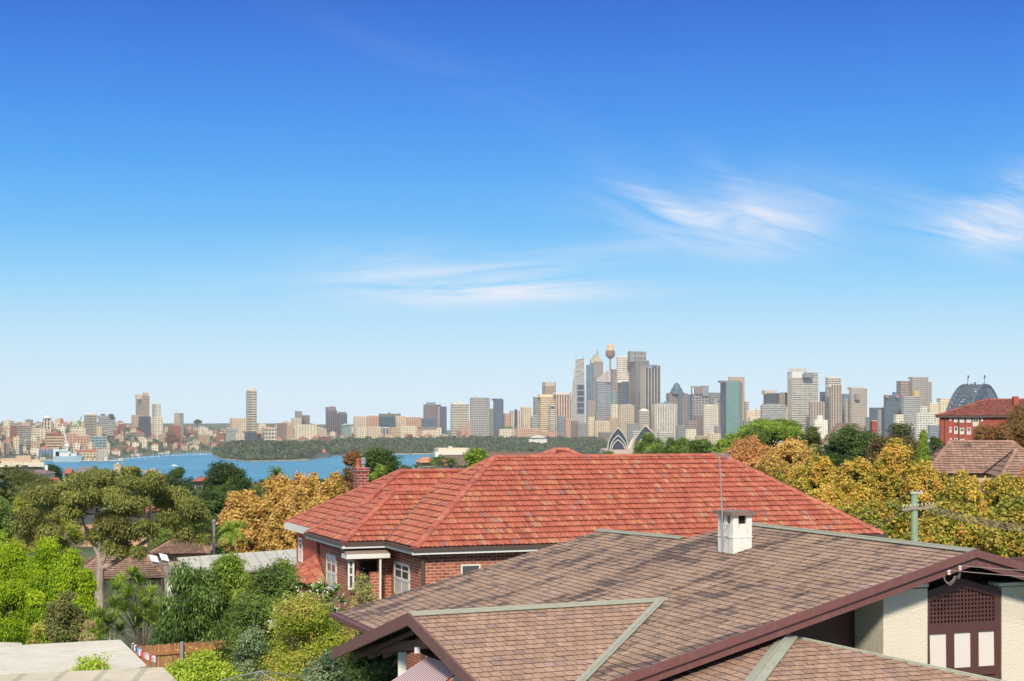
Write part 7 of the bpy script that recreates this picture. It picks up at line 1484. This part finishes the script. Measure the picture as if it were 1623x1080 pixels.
boat('motor_yacht', 'white motor yacht cruising in the middle of the blue water', 276, 739, 12, WB); boat('sailing_boat', 'small white sailing boat near the wooded headland', 360.5, 735.5, 7.5, WB, True, 9); boat('dinghy', 'tiny dark boat on the water right of the wharves', 230.5, 729.5, 7, plain('boat_dark', C(60, 70, 84), .6), True)
for i in range(26):
    x = 198 + i * 5.4 + rr.uniform(-1, 1); y = interp(x, [160, 200, 262, 300, 335], [731, 726.3, 722.2, 720.3, 719.6]) + .8; lb = ['white', 'cream', 'pale'][i % 3]
    ms = rr.choice([0, 9, 11, 13]); boat('moored_boat', 'small %s white boat moored along the left shore, %s' % ('cabin' if i % 2 == 0 else 'open', 'no mast' if not ms else ('short mast' if ms == 9 else ('medium mast' if ms == 11 else 'tall mast'))), x, y, rr.uniform(5, 9), WB, i % 2 == 0, ms, 'small white boats moored along the left shore')
sp3 = []
for i in range(750):
    px = rr.uniform(-120, 780); d = rr.uniform(150, 900) ; x = (px - CX) / F * d; g = height(x, d); r = rr.uniform(1.6, 4.2); h = r * rr.uniform(.8, 1.15)
    ty = HY + (EYE.z - (g + h * 1.35)) * F / d
    if ty < interp(px, [0, 60, 200, 330, 480, 560, 640, 700, 780], [756, 764, 756, 764, 764, 764, 752, 742, 732]): continue
    sp3.append((x, d, g + h * .4, r, h))
far_wood('suburb_trees', 'mass of green garden trees filling the slope down to the harbour', sp3, leafmat('suburb_foliage', [C(44, 62, 34), C(64, 84, 42), C(86, 104, 52), C(110, 118, 62), C(120, 104, 60)], k_=1.0, trans=.2), 700, .2)
sp4 = []
for i in range(300):
    px = rr.uniform(940, 1750); d = rr.uniform(130, 700); x = (px - CX) / F * d; g = height(x, d); r = rr.uniform(1.4, 3.2); h = r * rr.uniform(.8, 1.1); ty = HY + (EYE.z - (g + h * 1.35)) * F / d
    if ty < 722: continue
    sp4.append((x, d, g + h * .4, r, h))
far_wood('street_trees', 'dark green garden trees behind the golden street trees', sp4, LM['mid'], 600, .2)
FS_ = 1.0
# ================================================================ near-shore houses and blocks
T('apartment_building', 'long cream flat-roofed apartment building at the left edge of the near shore', -14, -12, 66, 735.5, 700, facade((224, 202, 172), (104, 92, 84), 3.4, 3.3, .55, .5, .35), 'apartment building', ang=3, extras=[('box', 'upper_storey', 2, 34, 727, 736, facade((214, 192, 162), (180, 160, 136), 4, 3.3, .3, .4, .3), 5), ('box', 'stair_block', 26, 48, 722.6, 736, plain('tan_render', C(206, 180, 150), .9, .06, .3), 3), ('box', 'roof_slab', -14, 66.5, 733.6, 735.6, plain('pale_slab', C(226, 212, 186), .8), -2), ('box', 'balcony_recess', 35, 44, 738, 745, DARKM, -2.5)])
hip_house('cottage', 'cottage with bright orange hip roof left of the grey waterfront house', 100, 113, 751, 742, 420, 10, (176, 150, 130), M_ORANGETILE, 10)
hip_house('waterfront_house', 'pale grey gabled waterfront house below the wharves', 112, 141, 748, 739.5, 430, 12, (206, 202, 190), GRT, -8)
hip_house('cottage', 'white-gabled purple-roofed cottage left of the dark round tree', 40, 72, 752, 745, 340, 12, (226, 214, 200), plain('purple_slates', C(140, 118, 116), .85, .15, 1), 5, chim=True)
hip_house('cottage', 'dark-roofed cottage behind the white-gabled one', 14, 42, 749, 744, 380, 12, (206, 160, 140), plain('dark_slates', C(100, 80, 82), .85, .15, 1), 0)
hip_house('cottage', 'grey-roofed cottage at the left edge', -20, 22, 764, 757, 260, 12, (206, 190, 170), GRT, 0)
hip_house('cottage', 'orange gabled roofs seen between trees left of the gum', 60, 100, 772, 758, 240, 12, (214, 150, 120), M_ORANGETILE, 15)
hip_house('cottage', 'brown-roofed house showing above the gum crown', 232, 272, 758, 751.5, 300, 12, (190, 170, 150), plain('dark_slates', C(100, 80, 82), .85, .15, 1), 0)
hip_house('cottage', 'small orange-roofed house beside the open-crowned tree', 306, 334, 763, 757, 280, 12, (206, 180, 160), M_ORANGETILE, 10)
hip_house('cottage', 'pink-walled house glimpsed through the gum crown', 112, 152, 800, 788, 150, 9, (206, 160, 136), M_ORANGETILE, 10)
hip_house('cottage', 'orange-roofed house glimpsed right inside the gum crown', 190, 232, 812, 802, 150, 9, (220, 170, 140), M_ORANGETILE, -10)
hip_house('tiled_house', 'brown-red tiled house roof behind the gum trunk', 120, 262, 918, 874, 84, 9, (204, 184, 160), M_BROWNTILE, 12, gable=False, tile=(0.34, 0.3, 0.035), win=False)
hip_house('tiled_house', 'brown tiled roof with a long hip right of the gum', 236, 330, 878, 856, 92, 8, (204, 184, 160), M_BROWNTILE, 6, tile=(0.34, 0.3, 0.035), win=False)
hip_house('tiled_house', 'brown tiled house with white gable left of terracotta house', 432, 520, 872, 853, 88, 8, (226, 214, 200), M_BROWNTILE, 8, tile=(0.34, 0.3, 0.035), win=False, gable=True)
hip_house('tiled_house', 'brown tiled roof behind the weeping palm', 380, 440, 862, 846, 96, 8, (204, 184, 160), M_BROWNTILE, -12, tile=(0.34, 0.3, 0.035), win=False)
hip_house('cream_house', 'small cream house with orange-tan hip roof at the water edge', 667, 694, 733.5, 725.5, 250, 8, (206, 184, 150), plain('tan_tiles', C(206, 142, 108), .85, .12, 1), 12)
T('apartment_building', 'white flat-roofed apartment building with a rooftop stair tower', 690, 692, 745, 717, 520, facade((228, 216, 194), (150, 136, 120), 3.6, 3.3, .6, .4, .4), 'apartment building', ang=4, extras=[('box', 'stair_tower', 709.5, 719, 710.5, 718, plain('cream_stair', C(226, 204, 180), .85), 8), ('box', 'roof_slab', 689.5, 741, 716.3, 717.6, WHM, -1), ('box', 'lift_box', 711.5, 717, 707.8, 711, plain('cream_stair', C(226, 204, 180), .85), 10)])
hip_house('long_roof_house', 'long brown tiled roof behind the terracotta ridge', 768, 900, 735, 717, 120, 8, (190, 160, 140), plain('brown_slate', C(120, 96, 84), .85, .15, .6), 0, gable=True, win=False)
hip_house('gabled_house', 'brown gabled roof with white barge behind the bright olive tree', 722, 768, 738, 722, 150, 8, (226, 210, 196), plain('brown_slate', C(120, 96, 84), .85, .15, .6), 20, gable=True, win=False)
# ---- right side
RA = thing('apartment_building', 'three-storey red brick apartment building with red hip roof at right', 'apartment building', tuple(P(1500, 715, 150)[:2]) + (70.0,))
M_RB = brick('red_apartment_brick', C(162, 74, 58), C(174, 84, 66), C(166, 100, 82), 0.25, 0.09, 0.01, bmp=0)
dR = 150; a = R(-15); U = V((math.cos(a), math.sin(a), 0)); D = V((-math.sin(a), math.cos(a), 0)); kR = dR / F
o = P(1490.5, 660, dR); o0 = V((o.x, o.y, 0)); zE = P(0, 659, dR).z; m = MB(); Wd = 14.0
m.prism([tuple((o0)[:2]), tuple((o0 + U * Wd)[:2]), tuple((o0 + U * Wd + D * 11)[:2]), tuple((o0 + D * 11)[:2])], 68, zE, 0, 0); m.build('wall', M_RB, RA)
m = MB(); e = .35; cs = [o0 - U * e - D * e, o0 + U * (Wd + e) - D * e, o0 + U * (Wd + e) + D * (11 + e), o0 - U * e + D * (11 + e)]; cs = [V((p.x, p.y, zE)) for p in cs]; zR_ = zE + 1.62
r0, r1 = o0 + U * 4.4 + D * 5.5, o0 + U * 11 + D * 5.5; r0 = V((r0.x, r0.y, zR_)); r1 = V((r1.x, r1.y, zR_)); kk = dict(gauge=.33, width=.26, th=.035, gap=.003, stagger=0)
roof_tiles(m, [cs[0], cs[1], r1, r0], U, **kk); roof_tiles(m, [cs[3], cs[2], r1, r0], U, **kk); roof_tiles(m, [cs[0], r0, cs[3]], D, **kk); roof_tiles(m, [cs[1], cs[2], r1], D, **kk)
f0 = V((o0 + U * 2.6 - D * e)[:2] + (zE,)) if False else None
for p_, q_ in ((r0, r1), (cs[0], r0), (cs[3], r0)): cap_line(m, p_, q_, .14, .45)
rro = m.build('roof', [M_REDFAR, M_DECK_SHADE], RA); m = MB(); q = P(1607, 648, 151); m.prism([(q.x, q.y), (q.x + .48, q.y), (q.x + .48, q.y + .6), (q.x, q.y + .6)], q.z - .8, P(0, 628.5, 151).z, 0, 0); m.build('chimney', M_RB, RA)
m = MB(); m.obox(V((cs[0].x, cs[0].y, zE - .18)), U * (Wd + .7), D * .2, zz * .17); m.obox(V((cs[0].x, cs[0].y, zE - .18)), D * 11, U * .2, zz * .17); m.build('gutter', M_GUT, RA)
def W2(px): k = (px - CX) / F; return ((k * o0.y - o0.x) / (U.x - k * U.y))
for (xa, xb, ya, yb) in ((1505, 1508, 661, 667.5), (1512, 1517.5, 660.5, 669.5), (1521, 1528, 660.5, 670), (1532, 1539, 660.5, 670), (1542, 1551, 660.5, 676), (1555, 1558, 661, 668), (1505, 1508, 677, 686), (1512.5, 1518, 676.5, 688), (1521.5, 1528, 678.5, 688.5), (1532.5, 1539, 678, 689), (1505.5, 1508.5, 695, 704), (1513, 1518, 694.5, 705.5), (1522, 1528.5, 696, 705)):
    ta, tb_ = W2(xa), W2(xb); ww = tb_ - ta; z1, z0 = P(0, ya, dR).z, P(0, yb, dR).z; window(RA, V(((o0 + U * ta).x, (o0 + U * ta).y, z0)), U, -D, ww, z1 - z0, 2 if ww > .35 else 1, 2, .05, sash=False)
m = MB(); m.tube([V(((o0 + U * W2(1519.3) - D * .08)[:2]) + (68,)), V(((o0 + U * W2(1519.3) - D * .08)[:2]) + (zE - .1,))], .05, 6); m.build('downpipe', M_GUT, RA); m = MB(); m.tube([V(((o0 + U * W2(1497) - D * .08)[:2]) + (68,)), V(((o0 + U * W2(1497) - D * .08)[:2]) + (zE - .1,))], .05, 6); m.build('downpipe', M_GUT, RA)
hip_house('apartment_building', 'red-roofed wing with orange brick base at the right edge, behind the russet tree', 1600, 1720, 656, 640, 162, 9, (164, 84, 66), M_REDFAR, -15, tile=(0.34, 0.28, 0.035), win=False, cat='apartment building')
hip_house('brown_tiled_house', 'wide brown-tiled house with blue-grey gutter behind the yellow plane trees', 1470, 1668, 751, 700, 92, 8.5, (222, 196, 160), M_BROWNTILE, -10, ridge=.5, tile=(0.34, 0.3, 0.035), zg=69)
hip_house('brown_tiled_house', 'right-hand projecting brown-tiled wing at the picture edge', 1590, 1740, 757, 712, 84, 7, (222, 196, 160), M_BROWNTILE, -10, ridge=.5, tile=(0.34, 0.3, 0.035), zg=69)
hip_house('gable_house', 'weathered brown gable roof behind the dark green tree', 1300, 1386, 706, 672, 135, 9, (190, 170, 150), plain('weathered_tiles', C(132, 112, 98), .9, .25, 1.5, dirt=C(96, 84, 78)), -12, ridge=.35, win=False)
cm_ = thing('brick_chimney', 'short red brick chimney poking up beside the blue glass block', 'chimney', tuple(P(1386, 690, 128)[:2]) + (75.5,)); m = MB(); q = P(1382, 690, 128); m.prism([(q.x, q.y), (q.x + .42, q.y), (q.x + .42, q.y + .5), (q.x, q.y + .5)], 75.5, P(0, 667.5, 128).z, 0, 0); m.build('stack', M_RB, cm_); m = MB(); m.obox(V((q.x - .04, q.y - .04, P(0, 668, 128).z)), V((.5, 0, 0)), V((0, .58, 0)), zz * .08); m.build('cap', M_CONC, cm_)
# ---- left foreground roofs
def sheet_roof(name, lb, pts, z, col, d_, rib, walls_=True, slope=0.0):
    ps_ = [PH(x, y, z) for x, y in pts]; c = sum(ps_, V((0, 0, 0))) / len(ps_); t_ = thing(name, lb, 'shed' if name == 'shed' else 'building', (c.x, c.y, 69.8))
    mm_, t, b, o = newmat(name + '_sheeting'); tc = tn(t, 'ShaderNodeTexCoord'); sp_ = tn(t, 'ShaderNodeVectorMath', operation='DOT_PRODUCT'); t.links.new(tc.outputs['Object'], sp_.inputs[0]); sp_.inputs[1].default_value = tuple(d_)
    f = tmath(t, 'ABSOLUTE', tmath(t, 'SUBTRACT', tmath(t, 'FRACT', tmath(t, 'DIVIDE', sp_.outputs['Value'], rib)), .5)); n = tnoise(t, tc.outputs['Object'], 1.2, 6, .7)
    c_ = tmix(t, 1.0, col, tramp(t, n, [(.25, (.8, .8, .78, 1)), (.7, (1.05, 1.05, 1.05, 1))]), 'MULTIPLY'); n9 = tnoise(t, tc.outputs['Object'], 3.5, 8, .75); c_ = tmix(t, tmath(t, 'MULTIPLY', tmath(t, 'SUBTRACT', n9, .55, clamp=True), 3.0, clamp=True), c_, C(150, 136, 112)); c_ = tmix(t, tmath(t, 'MULTIPLY', tmath(t, 'LESS_THAN', f, .09), .4), c_, (.25, .23, .2, 1)); t.links.new(c_, b.inputs['Base Color']); b.inputs['Roughness'].default_value = .8; b.inputs['Specular IOR Level'].default_value = .2; bump(t, b, f, .35, .03)
    m = MB(); k = len(ps_); m.add(ps_ + [p - zz * .07 for p in ps_], [tuple(range(k)), tuple(range(2 * k - 1, k - 1, -1))] + [(i, k + i, k + (i + 1) % k, (i + 1) % k) for i in range(k)]); m.build('roof', mm_, t_)
    m = MB(); q_ = [c + (p - c) * .94 for p in ps_]; m.prism([(p.x, p.y) for p in q_], 69.6, z - .08); m.build('wall', M_CREAMP, t_); return t_, ps_
hd_ = V((0.28, 0.96, 0))
sheet_roof('shed', 'flat cream ribbed metal roof at the bottom left, with clothes pegs at its corner', [(-70, 1036), (35, 1022.5), (191, 1014), (233, 1055), (196, 1064), (-70, 1080)], 73.0, C(226, 218, 200), V((0.35, 0.94, 0)), .2)
sheet_roof('garage', 'smooth beige metal roof cut by the bottom edge of the picture', [(-60, 1072), (258, 1057.5), (292, 1090), (-60, 1130)], 73.7, C(212, 200, 176), V((0.9, 0.1, 0)), .6)
sheet_roof('flat_roof_building', 'long flat grey-white roof in the middle left before the orange trees', [(280, 884), (474, 870), (480, 893), (372, 908), (300, 900)], 72.8, C(204, 200, 186), V((0.9, .2, 0)), .4)
sheet_roof('flat_roof_building', 'low flat brownish roof left of the grey-white flat roof', [(258, 898), (312, 893), (362, 903), (350, 916), (262, 914)], 72.2, C(150, 136, 122), V((0.9, .2, 0)), .5)
sheet_roof('shed', 'narrow cream roof edge at the far left beyond the ribbed roof', [(-60, 1016), (34, 1019), (36, 1024), (-60, 1034)], 72.8, C(214, 206, 188), V((0.35, 0.94, 0)), .2)
for i, (x, y) in enumerate(((246, 886), (262, 884))):
    t_ = thing('skylight', ('left' if i == 0 else 'right') + ' one of two white tilted skylight panels on the brown roof', 'skylight', P(x, y, 83), 'tilted white panels on the brown roof'); m = MB(); q = P(x - 6, y + 4, 85.6); m.obox(q, V((.42, .1, -.1)), V((-.25, .5, .30)), V((0, -.03, .04))); m.build('panel', plain('white_panel', C(236, 238, 240), .4), t_); m = MB(); m.obox(q + V((0.02, 0.25, -.25)), V((.3, 0, 0)), V((0, .05, 0)), zz * .35); m.build('frame', M_STEEL, t_)
# timber fence
fe = thing('timber_fence', 'orange-brown timber paling fence in front of the dark hedge', 'fence', PH(215, 1040, 70.0) if False else V(tuple(P(300, 1020, 44)[:2]) + (70.0,)))
FW = tilemat('fence_timber', [(0, C(190, 128, 84)), (.5, C(222, 160, 108)), (1, C(238, 184, 132))], .85, stain=C(130, 100, 78), sscale=3, samt=.4)
p0, p1 = P(208, 1025, 41.5), P(376, 1014, 45); m = MB(); n = 60
for i in range(n):
    a_, b_ = p0.lerp(p1, i / n), p0.lerp(p1, (i + .94) / n); j = random.uniform(-.02, .02); m.obox(V((a_.x, a_.y, 70)), V((b_.x - a_.x, b_.y - a_.y, 0)), V((0, .02, 0)), zz * (a_.z - 70 + j), 0, random.random())
m.build('palings', FW, fe)
for h_ in (.28, 1.2): m = MB(); dd = V((p1.x - p0.x, p1.y - p0.y, p1.z - p0.z)); m.obox(V((p0.x, p0.y - .06, p0.z - h_)), dd, V((0, .05, 0)), zz * .09, 0, .3); m.build('rail', FW, fe)
for x in (.45,): m = MB(); q = p0.lerp(p1, x); m.obox(V((q.x, q.y - .12, 70)), V((.08, 0, 0)), V((0, .06, 0)), zz * (q.z - 70 + .06)); m.build('post', M_STEEL, fe)
# clothes pegs and line
ln_ = thing('clothes_line', 'short sagging wire line at the corner of the cream ribbed roof', 'clothes line', tuple(P(212, 1024, 36)[:2]) + (70.0,)); cps = [P(209, 1021, 36), P(216, 1027, 35.6), P(224, 1034, 35.2), P(233, 1038, 34.9), P(243, 1042, 34.6)]
m = MB(); m.tube(cps, .006, 5); m.build('wire', M_STEEL, ln_)
for p_ in (cps[0], cps[-1]): m = MB(); m.tube([V((p_.x, p_.y, 70)), p_], .025, 6); m.build('post', M_STEEL, ln_)
pc = [('white', (236, 236, 236)), ('black', (50, 50, 54)), ('red', (206, 60, 56)), ('pale blue', (130, 176, 220)), ('dark blue', (60, 76, 150)), ('pink', (226, 120, 130))]
for i in range(18):
    f = i / 17 * 3.999; a_ = cps[int(f)].lerp(cps[int(f) + 1], f % 1); nm, cl = pc[[0, 1, 0, 2, 4, 3, 3, 0, 2, 2, 5, 0, 1, 0, 5, 2, 0, 0][i]]; m = MB(); s_ = random.uniform(-.02, .02); hh = .11
    m.obox(a_ + V((s_, -.02, -hh)), V((.03, 0, 0)), V((0, .02, 0)), zz * (hh + .02)); m.obox(a_ + V((s_ + .035, -.02, -hh)), V((.02, .01, 0)), V((0, .02, 0)), zz * (hh + .03)); tag(m.build('clothes_peg', plain('peg_' + nm.replace(' ', '_'), C(*cl), .5), None, loc=a_), nm + ' plastic peg clipped to the short wire line', 'peg', 'pegs on the wire line')
# rotary hoist
rh = thing('rotary_clothes_hoist', 'bare grey rotary clothes hoist at the bottom edge before the bushes', 'clothes hoist', tuple(P(413, 1066, 33)[:2]) + (70.0,)); hc = P(413, 1064, 33); m = MB(); m.tube([V((hc.x, hc.y, 70)), hc], .03, 8); m.build('pole', M_STEEL, rh)
for x, y, dd in ((350, 1079, .2), (384, 1092, -1.2), (455, 1094, -.8), (482, 1073, .8)): m = MB(); m.tube([hc, P(x, y, 33 + dd)], .014, 6); m.build('arm', M_STEEL, rh)
ag = [P(350, 1079, 33.2), P(384, 1092, 31.8), P(455, 1094, 32.2), P(482, 1073, 33.8), P(350, 1079, 33.2)]; m = MB(); m.tube(ag, .004, 5); m.build('line', M_STEEL, rh)
# green pole light by the cream roof etc.
gp = thing('garden_lamp', 'thin grey lamp post standing behind the gum at the flat roof', 'lamp post', tuple(P(339, 850, 80)[:2]) + (66.0,)); q = P(339, 829, 80); m = MB(); m.tube([V((q.x, q.y, 66)), q], .07, 8); m.build('post', M_STEEL, gp); m = MB(); m.lathe(q, [(.07, 0), (.1, .03), (.1, .14), (.02, .18)], 10); m.build('lamp_head', M_STEEL, gp)
# ---- power pole and its wires
dP = 52; pp_ = thing('power_pole', 'green-stained timber power pole with two crossarms before the golden trees', 'power pole', tuple(P(1450, 860, dP)[:2]) + (70.0,)); PG = plain('lichened_timber', C(146, 168, 136), .9, .25, 3, dirt=C(120, 128, 108)); q = P(1449, 779, dP)
m = MB(); m.tube([V((q.x + .05, q.y, 70)), q], [.16, .11], 12); m.build('pole', PG, pp_)
m = MB(); q = P(1442, 783, dP); m.obox(q - V((0, .13, 0)), V((.42, 0, .0)), V((0, .06, 0)), zz * .07); m.build('crossarm', M_CONC, pp_)
m = MB(); a_, b_ = P(1429, 808, dP - .14), P(1482, 803.5, dP - .1); m.bar(a_, b_, .07, .08); m.build('crossarm', plain('grey_timber', C(150, 138, 126), .9), pp_)
m = MB(); m.bar(P(1456, 790, dP - .1), P(1452, 796, dP - .1), .02, .02); m.build('brace', PG, pp_)
for i in range(9):
    f = i / 8; q = a_.lerp(b_, .05 + f * .9) + zz * .06; m = MB(); m.lathe(q, [(.008, 0), (.028, .02), (.028, .045), (.016, .05), (.026, .06), (.02, .09), (.004, .1)], 8); m.build('insulator', insm, pp_)
q = P(1460, 781, dP - .1); m = MB(); m.lathe(q, [(.02, 0), (.03, .03), (.02, .08)], 8); m.build('insulator', insm, pp_)
WR = plain('overhead_wire', C(150, 140, 132), .6)
def wire(lb, p, q, sag, r=.009):
    p, q = V(p), V(q); n = 14; m = MB(); m.tube([p.lerp(q, i / n) - zz * (4 * sag * (i / n) * (1 - i / n)) for i in range(n + 1)], r, 5); tag(m.build('overhead_wire', WR, None, loc=p), lb, 'wire', 'overhead wires from the power pole')
for i, (y0, ye, x0) in enumerate(((804, 824, 1478), (806, 828, 1474), (808, 831, 1470), (810, 833, 1466), (806, 820, 1482))):
    wire('%s of the five wires running right from the pole' % ['second highest', 'middle', 'second lowest', 'lowest', 'highest'][i], P(x0, y0, dP), P(1720, ye + 24, 40), .1)
for i, (y0, ye) in enumerate(((806, 836), (808, 842), (809, 846))):
    wire('%s of the three wires running left behind the terracotta roof' % ['highest', 'middle', 'lowest'][i], P(1432 + i * 4, y0, dP), P(1330, ye, 60), .2)
wire('single high wire running left from the pole top', P(1442, 782, dP), P(1300, 830, 66), .3)
for i, (x, y) in enumerate(((1521.5, 897), (1504, 904))):
    p_ = PL(x, y, Pk - r_ * .1, r_); wire('%s thin service wire leaving the gable insulators to the right' % ('upper' if i == 0 else 'lower'), p_, p_ + u_ * 7 - r_ * 2.2 - zz * (.25 + .1 * i), .1, .006)
# ================================================================ harbour haze
hz = MB(); hz.box(-9600, -110, -30, 9600, 9900, 470); hm = bpy.data.materials.new('haze'); hm.use_nodes = True; t = hm.node_tree; t.nodes.clear(); o = t.nodes.new('ShaderNodeOutputMaterial'); pv = t.nodes.new('ShaderNodeVolumePrincipled')
pv.inputs['Color'].default_value = (0.93, 0.96, 1.0, 1); pv.inputs['Density'].default_value = 0.000034; pv.inputs['Anisotropy'].default_value = -0.3; t.links.new(pv.outputs[0], o.inputs['Volume'])
HAZE = True
if HAZE:
    ho = hz.build('haze', hm); ho['kind'] = 'stuff'
# ================================================================ sub-parts share their thing's origin
for o in bpy.data.objects:
    if o.parent is not None and o.parent.type == 'MESH': o.location = (0, 0, 0)
for o in bpy.data.objects:
    l = o.get('label')
    while l and len(l.split()) > 16 and ' the ' in l: l = l.replace(' the ', ' ', 1)
    if l and len(l.split()) > 16: l = l.replace(' block', '', 1).replace(' small', '', 1).replace('-roofed', ' roof').replace(' on slope', '')
    if l: o['label'] = l
